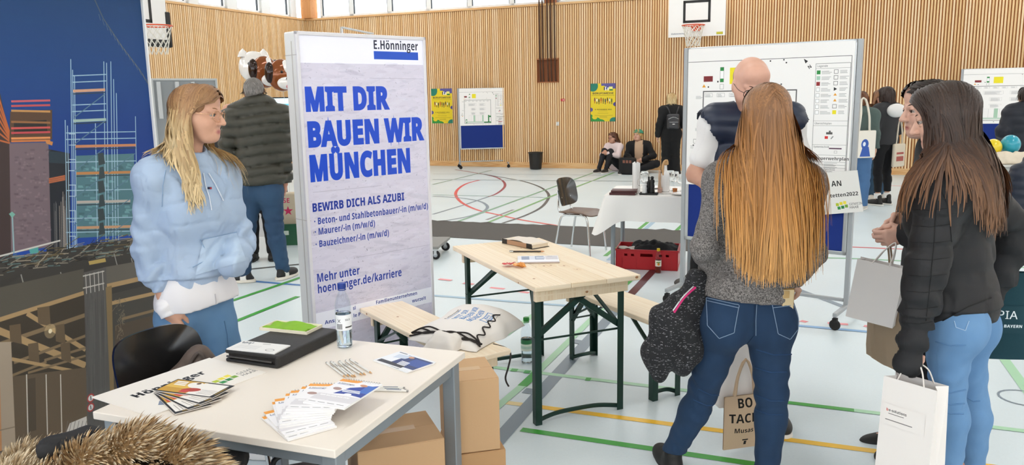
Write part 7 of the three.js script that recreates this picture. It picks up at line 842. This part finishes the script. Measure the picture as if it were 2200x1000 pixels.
{ // girl and boy sitting at the wall
  const p = PW(1322, 362, .36), O = figure({ label: 'girl in pale pink pullover sitting on the floor against the wall', seed: 74, pos: [p.x, 0, p.z], turn: -18 - 22, h: 1.62, sex: 'f', fine: 2, skin: '#cf9a82', J: { hip: [0, .13, 0, 'l'], neck: [0, .58, .06, 'l'], head: [.0, .74, .1, 'l'], shL: [.15, .54, .06, 'l'], shR: [-.15, .54, .06, 'l'], elL: [.2, .36, .22, 'l'], elR: [-.2, .36, .22, 'l'], wrL: [.06, .42, .4, 'l'], wrR: [-.05, .44, .4, 'l'], hpL: [.085, .12, .02, 'l'], hpR: [-.085, .12, .02, 'l'], knL: [.09, .46, .34, 'l'], knR: [-.06, .47, .36, 'l'], anL: [.09, .085, .52, 'l'], anR: [-.07, .085, .56, 'l'], toL: [.1, .03, .68, 'l'], toR: [-.08, .03, .72, 'l'] }, head: { yaw: -25, noEyes: 0 }, glasses: { c: '#3a2a22', metal: 0, r: .023, w: .002 }, top: { name: 'pullover', off: .025, c: '#ead6d6', rough: .95 }, bottom: { c: '#1c1c22', off: .012, waist: 9, hem: 0 }, shoe: { c: '#2a2422', solec: '#e8dfd6', lace: '#d9b7a8' }, hair: { c: ['#5a3524', '#6d422c'], n: 700, len: .16, w: .004, th: .008, back: 1.2, faceZ: -.01, pull: [0, 0, -1], pullK: .15, flat: 1 } });
}
{
  const p = PW(1374, 364, .4), O = figure({ label: 'young person with green cap and beige hoodie sitting against the wall', seed: 75, pos: [p.x, 0, p.z], turn: -20, h: 1.76, sex: 'm', fine: 2, skin: '#d9a891', J: { hip: [0, .13, 0, 'l'], neck: [-.02, .63, .04, 'l'], head: [-.03, .8, .07, 'l'], shL: [.17, .58, .03, 'l'], shR: [-.2, .57, .05, 'l'], elL: [.33, .36, .12, 'l'], elR: [-.26, .33, .15, 'l'], wrL: [.12, .28, .3, 'l'], wrR: [-.08, .26, .3, 'l'], hpL: [.09, .13, .02, 'l'], hpR: [-.09, .13, .02, 'l'], knL: [.42, .2, .3, 'l'], knR: [-.26, .24, .38, 'l'], anL: [.08, .085, .5, 'l'], anR: [-.24, .085, .62, 'l'], toL: [-.06, .06, .56, 'l'], toR: [-.28, .03, .78, 'l'] }, head: { yaw: -20, pitch: -8 }, top: { name: 'jacket', off: .03, c: '#141417', rough: .9, col: (k, x, y, z, O) => { const lx = (x - O.J.hip.x) * O.lr.x + (z - O.J.hip.z) * O.lr.z, lz = (x - O.J.hip.x) * O.fw.x + (y - O.J.hip.y) * O.fw.y + (z - O.J.hip.z) * O.fw.z; if (lz > .03 && Math.abs(lx) < .085 && y > .2) k.set('#c9a98c'); }, extra: O => [cone(O.J.neck.clone().addScaledVector(O.lr, .08), O.J.neck.clone().addScaledVector(O.fw, .06).addScaledVector(O.up, -.07), .035, .03), cone(O.J.neck.clone().addScaledVector(O.lr, -.08), O.J.neck.clone().addScaledVector(O.fw, .06).addScaledVector(O.up, -.07), .035, .03)] }, bottom: { c: '#15151a', off: .025, waist: 9, hem: 0 }, shoe: { c: '#16161a', solec: '#d9d4cc' }, hair: { c: ['#d3ac6c'], n: 300, len: .05, th: .006, w: .004, line: [.05, .085] } });
  const q = (x, y, z) => O.F(x * O.hs, y * O.hs, z * O.hs), cp = [ell(q(0, .05, -.018), [.104, .088, .124].map(a => a * O.hs), { m: [O.X, O.Y, O.Z] })]; mesh('cap', nets(field(cp, (d, x, y, z) => Math.max(d, (.045 - O.toHead(V(x, y, z)).y) * O.hs)), boundsOf(cp, .01), .008), mat('#3f8f72', .8), O.t);
  const b = O.t.localToWorld(V(-.12, 0, .72)), t = thing('black_bag', 'black bag with reddish print standing in front of the sitting person', 'bag', [b.x, 0, b.z], rad(-25)); mesh('body', rbox(.36, .36, .16, .04, [0, .18, 0], [0, 0, 0], 3), mat('#141416', .8), t); mesh('print', [box(.05, .06, .003, [-.06, .28, .081]), box(.05, .06, .003, [.01, .28, .081]), box(.05, .06, .003, [.08, .28, .081])], mat('#8a5a4a', .8), t); mesh('handle', tube([[-.08, .35, 0], [-.06, .42, 0], [.06, .42, 0], [.08, .35, 0]], .012, 16, 6), mat('#141416', .8), t);
}
{ // woman with small backpack
  const p = P(1440, 384), O = figure({ label: 'blonde woman in black suit with small backpack standing at the wall', seed: 76, pos: [p.x, 0, p.z], turn: 178, h: 1.68, sex: 'f', fine: 1.9, skin: '#d9a891', head: { noEyes: 1, pitch: 5 }, J: { elL: [.25, 1.08, -.08, 'l'], wrL: [.27, .86, -.02, 'l'], elR: [-.27, 1.1, -.02, 'l'], wrR: [-.13, 1.0, .2, 'l'] }, top: { name: 'blazer', off: .035, hem: .78, c: '#0d0d0f', rough: .85 }, bottom: { c: '#0e0e10', off: .035, flare: .035, hem: .05 }, shoe: { c: '#0c0c0e', solec: '#dedbd6' }, hair: { c: ['#c9a671', '#e5cf9f'], n: 900, len: .13, w: .005, th: .012, vary: .4, wave: [.1, 40], flat: 1, back: .3, bvol: .2 } });
  const c = O.t.localToWorld(V(0, 1.0, -.215)), t = thing('backpack', 'small dark grey backpack on the blonde woman\'s back', 'backpack', [c.x, c.y, c.z], rad(178) + Math.PI); const bm = mat('#2a2a2e', .4); mesh('body', rbox(.25, .3, .1, .045, [0, .15, 0], [0, 0, 0], 4), bm, t); mesh('front_pocket', rbox(.2, .13, .05, .022, [0, .08, .055], [0, 0, 0], 3), bm, t); mesh('zip', tube([[-.1, .2, .05], [0, .235, .053], [.1, .2, .05]], .004, 14, 5), chrome, t); mesh('pocket_zip', rod([-.085, .14, .078], [.085, .14, .078], .003), chrome, t); mesh('badge', box(.05, .014, .003, [0, .1, .082]), chrome, t); for (const s of [-1, 1]) mesh('strap', tube([[s * .06, .29, .0], [s * .09, .38, .0], [s * .115, .43, -.06], [s * .12, .42, -.12]], .013, 16, 6), bm, t);
}
{ // person behind the plan board
  const z = -6.97; figure({ label: 'person in black trousers and grey sneakers standing behind the large pin board', seed: 77, pos: [1.78, 0, z], turn: -88, h: 1.68, sex: 'm', fine: 2, head: flatHead, J: { anL: [.1, .085, .16, 'l'], toL: [.11, .03, .36, 'l'], knL: [.1, .5, .13, 'l'], anR: [-.08, .085, .02, 'l'], toR: [-.08, .03, .22, 'l'] }, top: { off: .02, c: '#22262e', hem: .85 }, bottom: { c: '#121215', off: .018 }, shoe: { c: '#4d4744', solec: '#cfc8bd', sole: .03 }, hair: { c: ['#3a2a20'], n: 0 } }); }
// three girls talking
{ const z = -11.7; const O = figure({ label: 'girl in dark grey jacket with white hood and high-top sneakers', seed: 81, pos: [PZ(1893, 430, z).x, 0, z], turn: 205, h: 1.72, sex: 'f', fine: 1.7, head: { noEyes: 1 }, J: { elL: [.27, 1.1, -.02, 'l'], wrL: [.16, 1.0, .2, 'l'], elR: [-.25, 1.1, 0, 'l'], wrR: [-.16, 1.0, .2, 'l'] }, top: { name: 'jacket', off: .045, hem: .9, c: '#2e2e31', rough: .8 }, bottom: { c: '#101014', off: .006, hem: .2 }, shoe: { c: '#131315', solec: '#e3dfd8', high: .13 }, hair: { c: ['#2c1d18', '#3a2720'], n: 900, len: .13, th: .008, w: .005, bvol: .5, wave: [.05, 20] } });
  const hd = [ell(O.J.neck.clone().addScaledVector(O.fw, -.15).addScaledVector(O.up, -.035), [.17, .1, .085], { m: O.TB }), cone(O.J.neck.clone().addScaledVector(O.lr, .1), O.J.neck.clone().addScaledVector(O.fw, -.12).addScaledVector(O.up, -.03), .045, .07), cone(O.J.neck.clone().addScaledVector(O.lr, -.1), O.J.neck.clone().addScaledVector(O.fw, -.12).addScaledVector(O.up, -.03), .045, .07)]; mesh('hood', nets(field(hd), boundsOf(hd, .01), .014), mat('#e6e4e2', .9), O.t);
  for (const s of ['L', 'R']) { const a = O.J['an' + s], k = O.J['kn' + s]; mesh('sock', rod(a.clone().lerp(k, .05), a.clone().lerp(k, .24), .05, 14, .05), mat('#efedea', .9), O.t); }
  const b = PZ(1925, 358, z + .05), t = thing('tote_bag', 'beige tote bag with red print at the hip of hooded girl', 'tote bag', [b.x, b.y, z + .1], rad(30)); const m = mat('#d8ccb8', .9); mesh('body', rbox(.26, .34, .05, .02, [0, .17, 0]), m, t); mesh('print', [box(.16, .03, .002, [0, .2, .026]), box(.16, .07, .002, [0, .12, .026])], mat('#a8574f', .8), t); mesh('strap', tube([[-.07, .33, .0], [-.05, .52, 0], [.02, .72, -.03], [.05, .52, 0], [.07, .33, 0]], .012, 20, 6), m, t); }
{ const z = -12.35; figure({ label: 'smiling girl in black top and jeans facing the hooded girl', seed: 82, pos: [PZ(1877, 425, z).x, 0, z], turn: 15, h: 1.68, sex: 'f', fine: 1.7, skin: '#d9a08a', head: { yaw: 10, pitch: 8 }, top: { off: .015, c: '#17171b', hem: .88 }, bottom: { c: '#33526b', c2: '#2b475e', off: .03, flare: .03 }, shoe: { c: '#d9d0c4', solec: '#efece6' }, hair: { c: ['#8a5f42', '#a87a56'], n: 500, len: .3, th: .008, w: .005, back: .9, faceZ: 0, flat: 1 } }); }
{ const z = -11.3; const O = figure({ label: 'person in grey-green hoodie half hidden by the large pin board', seed: 83, pos: [PZ(1838, 430, z).x, 0, z], turn: 150, h: 1.66, sex: 'f', fine: 1.8, head: { noEyes: 1 }, top: { off: .04, hem: .88, c: '#4f5f5b', extra: O => [cone(O.J.neck.clone().addScaledVector(O.lr, .09), O.J.neck.clone().addScaledVector(O.fw, -.11), .05, .06), cone(O.J.neck.clone().addScaledVector(O.lr, -.09), O.J.neck.clone().addScaledVector(O.fw, -.11), .05, .06)] }, bottom: { c: '#4a6f9a', off: .03 }, shoe: { c: '#d9d5ce' }, hair: { c: ['#6a4026', '#7d4d2e'], n: 300, len: .08, th: .01, w: .005 } });
  const b = PZ(1854, 340, z + .3), t = thing('tote_bag', 'white tote bag with blue figure print at the board edge', 'tote bag', [b.x, b.y, z + .28], rad(8)); const bt = tex(256, 256, (g) => { g.fillStyle = '#ece6da'; g.fillRect(0, 0, 256, 256); g.fillStyle = '#3f5fae'; g.beginPath(); g.ellipse(140, 110, 46, 60, .1, 0, 7); g.fill(); g.beginPath(); g.moveTo(80, 256); g.lineTo(110, 150); g.lineTo(190, 140); g.lineTo(215, 256); g.fill(); g.fillStyle = '#e6ecf6'; g.beginPath(); g.ellipse(132, 108, 18, 26, .1, 0, 7); g.fill(); }, { clamp: true }); mesh('body', rbox(.36, .38, .04, .015, [0, .19, 0]), mat('#ece6da', .9), t); mesh('print', place(new THREE.PlaneGeometry(.3, .3), [0, .17, .0215]), mat('#ffffff', .9, { map: bt }), t); for (const s of [-1, 1]) mesh('strap', tube([[-.08, .37, 0], [-.06, .6, 0], [-.02, .82, -.06], [.02, .82, -.06], [.06, .6, 0], [.08, .37, 0]], .011, 24, 6), mat('#e6dfd0', .9), t); t.children.filter(o => o.name === 'strap')[1].position.z = .012; }
{ const z = -10.6; figure({ label: 'person in navy winter coat facing the plan board', seed: 84, pos: [PZ(2186, 430, z).x, 0, z], turn: 170, h: 1.68, sex: 'm', fine: 1.8, head: { noEyes: 1 }, J: { elL: [.27, 1.12, -.04, 'l'], wrL: [.17, 1.0, .18, 'l'] }, top: { name: 'coat', off: .055, hem: .68, c: '#161b28', rough: .6, disp: (x, y, z) => -.008 * Math.abs(Math.sin(y * Math.PI / .11)), extra: O => [cone(O.J.neck.clone().addScaledVector(O.lr, .09), O.J.neck.clone().addScaledVector(O.fw, -.12).addScaledVector(O.up, -.02), .06, .075), cone(O.J.neck.clone().addScaledVector(O.lr, -.09), O.J.neck.clone().addScaledVector(O.fw, -.12).addScaledVector(O.up, -.02), .06, .075)] }, bottom: { c: '#1b1c22', off: .015 }, shoe: { c: '#1a1a1a' }, hair: { c: ['#2e211b'], n: 500, len: .06, th: .012, w: .005 } }); }
// ---------------------------------------------------------------- far clutter
{ const z = -9.9, a = PZ(568, 212, z), b = PZ(607, 243, z), w = .36, h = a.y - b.y; const t = thing('monitor', 'flat monitor with pale blue screen behind the puffer jacket man', 'monitor', [a.x + w / 2, 0, z], rad(6)); mesh('housing', rbox(w + .03, h + .03, .035, .008, [0, (a.y + b.y) / 2, -.02]), blackPlastic, t); const mt = tex(256, 160, (g) => { g.fillStyle = '#d9eef2'; g.fillRect(0, 0, 256, 160); g.fillStyle = '#5fc0d8'; g.fillRect(110, 60, 100, 40); g.fillStyle = '#8ad4e4'; g.fillRect(90, 110, 120, 14); }, { clamp: true }); mesh('screen', place(new THREE.PlaneGeometry(w, h), [0, (a.y + b.y) / 2, -.0015]), mat('#ffffff', .3, { map: mt, emissive: new THREE.Color(1, 1, 1), emissiveMap: mt, emissiveIntensity: .7 }), t); mesh('stand', rod([0, 0, -.03], [0, b.y, -.03], .025), blackPlastic, t); mesh('base', rbox(.4, .02, .4, .008, [0, .01, -.03]), blackPlastic, t); const l = new THREE.RectAreaLight(new THREE.Color(.9, .97, 1), .7, w, h); l.position.set(0, (a.y + b.y) / 2, .005); l.rotation.y = Math.PI; l.castShadow = true; l.name = 'screen_light'; t.add(l); }
{ const p = PZ(520, 500, -9.0), t = thing('draped_table', 'table under white cloth behind the man in puffer jacket', 'table', [p.x, 0, -8.95], rad(4)); mesh('cloth_top', rbox(.9, .02, .5, .006, [0, .75, 0]), mat('#eceae8', .85), t); mesh('cloth_front', sheet(.9, .55, 40, 4, (x, y) => [x, .47 + y, .252 + .012 * Math.sin(x * 30) * (.3 - y)]), mat('#e9e7e6', .85, { side: THREE.DoubleSide }), t); for (const x of [-.4, .4]) for (const z of [-.2, .2]) mesh('leg', cyl(.02, .02, .74, [x, .37, z]), greySteel, t); }
{ const p = P(632, 527), t = thing('green_crate', 'dark green crate on the floor beside the lightbox display', 'crate', [p.x + .02, 0, p.z - .15], rad(5)); const gm = mat('#1f5a3c', .5); mesh('body', [box(.4, .25, .012, [0, .125, .15]), box(.4, .25, .012, [0, .125, -.15]), box(.012, .25, .3, [.2, .125, 0]), box(.012, .25, .3, [-.2, .125, 0]), box(.4, .01, .3, [0, .005, 0])], gm, t); mesh('rim', [rbox(.43, .02, .02, .005, [0, .245, .155]), rbox(.43, .02, .02, .005, [0, .245, -.155])], gm, t); mesh('lettering', box(.09, .05, .002, [-.13, .15, .157]), mat('#d9e4da', .7), t);
  const bt = tex(256, 256, (g) => { g.fillStyle = '#d9c9b0'; g.fillRect(0, 0, 256, 256); g.fillStyle = '#d63a6a'; g.font = 'bold 70px sans-serif'; g.fillText('SE', 20, 90); g.beginPath(); for (let i = 0; i < 10; i++) { const a = i * Math.PI / 5 - 1.57, r = i % 2 ? 22 : 55; g.lineTo(70 + r * Math.cos(a), 180 + r * Math.sin(a)); } g.fill(); }, { clamp: true }), b = thing('tote_bag', 'beige bag with pink star standing in the green crate', 'tote bag', [t.position.x, .015, t.position.z], rad(5)); mesh('body', rbox(.36, .6, .12, .03, [0, .3, 0], [0, 0, 0], 3), mat('#d9c9b0', .85), b); mesh('print', place(new THREE.PlaneGeometry(.28, .28), [-.03, .44, .0605]), mat('#ffffff', .85, { map: bt }), b); }
{ // table with balloons on the right
  const p = P(2165, 352, .75), t = thing('side_table', 'small grey table with balloons in front of the navy coat', 'table', [p.x + .25, 0, p.z - .1], rad(-10)); mesh('tabletop', rbox(.9, .03, .6, .006, [0, .735, 0]), mat('#c9c6c0', .5), t); for (const x of [-.4, .4]) for (const z of [-.25, .25]) mesh('leg', cyl(.02, .02, .72, [x, .36, z]), greySteel, t); mesh('apron', box(.84, .07, .5, [0, .69, 0]), mat('#b9b9b6', .5), t);
  const z = p.z - .1, bl = (x, y, r, c, l) => { const q = PZ(x, y, z), o = thing('balloon', l, 'balloon', [q.x, .752, q.z], 0); mesh('skin', place(new THREE.SphereGeometry(r, 24, 18), [0, q.y - .752, 0], [0, 0, 0], [1, 1.08, 1]), mat(c, .25, { clearcoat: .4 }), o); mesh('knot', lathe([[.012, 0], [.006, .02], [.012, .03]], [0, q.y - .752 - r * 1.12 - .01, 0], 10), mat(c, .4), o); mesh('ribbon', rod([0, 0, 0], [0, Math.max(.02, q.y - .752 - r * 1.1), 0], .003), mat('#dddddd', .6), o); return o; };
  bl(2134, 317, .1, '#e8cc1e', 'yellow balloon on the small grey table'); bl(2171, 311, .115, '#1f9db5', 'turquoise balloon behind the cream cloth bag');
  const q = PZ(2178, 345, z + .12), cb = [cone(V(q.x - .2, .83, z + .14), V(q.x + .2, .83, z + .14), .07, .07, { wa: .01, wf: 30 }), cone(V(q.x - .18, .78, z + .16), V(q.x + .22, .78, z + .16), .06, .06)], o = one('cloth_bag', nets(field(cb, (d, x, y, z) => Math.max(d - .008 * noise3(x * 20, y * 20, z * 20), .752 - y)), boundsOf(cb, .03), .012), mat('#e0d3bf', .9), 'cream cotton bag lying on the small grey table', 'bag');
  const jz = -6.2, jp = [cone(PZ(2195, 375, jz), PZ(2205, 470, jz), .09, .1), cone(PZ(2188, 400, jz), PZ(2180, 450, jz), .06, .06), cone(PZ(2230, 360, jz), PZ(2250, 480, jz), .12, .12)], jc = shellChair(V(PZ(2240, 420, jz).x, 0, jz), rad(-30), 'black shell chair under the navy puffer jacket', null, blackShell, blackShell); one('draped_jacket', nets(field(jp, (d, x, y, z) => d - .012 * Math.abs(Math.sin(y * Math.PI / .07)) + .004), boundsOf(jp, .03), .012), mat('#1a2233', .5), 'navy puffer jacket hung over a chair near the right girls', 'jacket');
}
// ---------------------------------------------------------------- coats by the desk
{ // fur-trimmed coat over the front chair
  const z = -1.98, q = (x, y, dz = 0) => PZ(x, y, z + dz), t = thing('fur_coat', 'black coat with tan fur-trimmed hood thrown over the front chair', 'coat');
  const bp = [cone(q(108, 968, .06), q(186, 940, .01), .03, .032), cone(PZ(320, 955, -2.32), PZ(505, 985, -2.3), .05, .045), cone(PZ(320, 1040, -2.3), PZ(480, 1050, -2.3), .1, .09), cone(q(120, 1023, -.05), q(210, 988, -.02), .05, .05), cone(q(205, 990, -.08), q(330, 1038, -.05), .07, .1), cone(q(330, 1048, -.06), q(470, 1058, -.06), .1, .09), cone(q(150, 1078), q(450, 1098), .12, .12), cone(q(130, 1000, -.04), q(190, 976, -.04), .03, .03)];
  mesh('shell', nets(field(bp, (d, x, y, z) => d - .008 * noise3(x * 14, y * 14, z * 14)), boundsOf(bp, .03), .011), mat('#1b1b1e', .75, { bumpMap: fabricBump, bumpScale: .0006 }), t);
  const fp = [cone(q(110, 1048, .08), q(200, 1006, .05), .055, .06), cone(q(200, 1006, .05), q(300, 986, .03), .06, .07), cone(q(300, 986, .03), q(390, 1006, .04), .07, .065), cone(q(390, 1006, .04), q(425, 1048, .06), .06, .05), cone(q(60, 1078, .06), q(420, 1088, .08), .1, .1), cone(q(-10, 1048, -.02), q(60, 1000, -.05), .045, .04), cone(q(60, 1000, -.05), q(108, 978, -.07), .04, .028)]; const ff = field(fp), fg = nets(ff, boundsOf(fp, .02), .013, (k, x, y, z) => k.set('#a5845a'));
  const fur = mesh('fur_trim', fg, vmat(.95), t), R = rng(99), pos = [], col = [], idx = [], PN = fg.attributes.position, NN = fg.attributes.normal, cs = ['#dcc49c', '#cba97a', '#b08a5c', '#ecdfc4', '#7a5c3c'].map(C);
  for (let i = 0; i < PN.count; i++) for (let h = 0; h < 4; h++) { const n = V(NN.getX(i), NN.getY(i), NN.getZ(i)); const p = V(PN.getX(i) + (R() - .5) * .013, PN.getY(i) + (R() - .5) * .013, PN.getZ(i) + (R() - .5) * .013); if (n.z < -.5 || p.y < .58) continue; const cl = noise3(p.x * 16, p.y * 16, p.z * 16), fl = V(.55 + .5 * cl, .25 + .3 * noise3(p.x * 11, p.y * 11, 5), .1 + .4 * noise3(p.z * 12, p.x * 12, 8)); let d = n.clone().multiplyScalar(.75).add(fl.multiplyScalar(.55)).normalize(); const L = .022 + .036 * R(), w = .0013 + .0012 * R(), sd = d.clone().cross(V(R() - .5, R() - .5, R() - .5)).normalize(), light = p.x < q(130, 950).x ? .55 : 0, c0 = cs[Math.floor(R() * 5)].clone().lerp(cs[3], light * R() + .15 * (cl > .1)), c1 = cs[R() > .75 - .3 * (cl < -.2) ? 4 : Math.floor(R() * 4)].clone().lerp(cs[3], light); const b = pos.length / 3; for (let s = 0; s < 3; s++) { const f = s / 3, e = p.clone().addScaledVector(d, L * f).addScaledVector(V(.3, -.5, 0), L * f * f * .5); pos.push(e.x - sd.x * w, e.y - sd.y * w, e.z - sd.z * w, e.x + sd.x * w, e.y + sd.y * w, e.z + sd.z * w); const c = c0.clone().lerp(c1, f); col.push(c.r, c.g, c.b, c.r, c.g, c.b); if (s) idx.push(b + s * 2 - 2, b + s * 2 - 1, b + s * 2, b + s * 2 - 1, b + s * 2 + 1, b + s * 2); } const e = p.clone().addScaledVector(d, L).addScaledVector(V(.3, -.5, 0), L * .5); pos.push(e.x, e.y, e.z); col.push(c1.r, c1.g, c1.b); idx.push(b + 4, b + 5, b + 6); }
  const hg = new THREE.BufferGeometry(); hg.setAttribute('position', new THREE.Float32BufferAttribute(pos, 3)); hg.setAttribute('color', new THREE.Float32BufferAttribute(col, 3)); hg.setIndex(idx); hg.computeVertexNormals(); const hm = mesh('hairs', hg, vmat(.8, { side: THREE.DoubleSide }), fur); hm.userData.kind = 'stuff';
  mesh('zip', tube([q(178, 962, -.04), q(190, 952, -.05), q(205, 945, -.06)], .004, 12, 6), alu, t); mesh('toggle', rbox(.02, .012, .01, .003, q(205, 936, -.08)), blackPlastic, t);
}
{ const q = (x, y, z = -3.02) => PZ(x, y, z), ps = [cone(q(388, 800), q(430, 765), .03, .04), cone(q(430, 765), q(455, 800), .04, .05), cone(q(425, 780), q(430, 860), .05, .08), cone(q(380, 830, -2.98), q(440, 860, -2.98), .07, .07)], t = thing('brown_bag', 'taupe leather bag on the seat of the chair at the desk', 'bag'); mesh('body', nets(field(ps, (d, x, y, z) => Math.max(d - .005 * noise3(x * 25, y * 25, z * 25), .466 - y)), boundsOf(ps, .02), .01), mat('#5d4f47', .7), t); mesh('strap', tube([q(400, 800, -2.96), q(428, 758, -2.97), q(455, 800, -2.97)], .008, 16, 6), mat('#4d413a', .7), t); }
renderer.render(scene, camera);
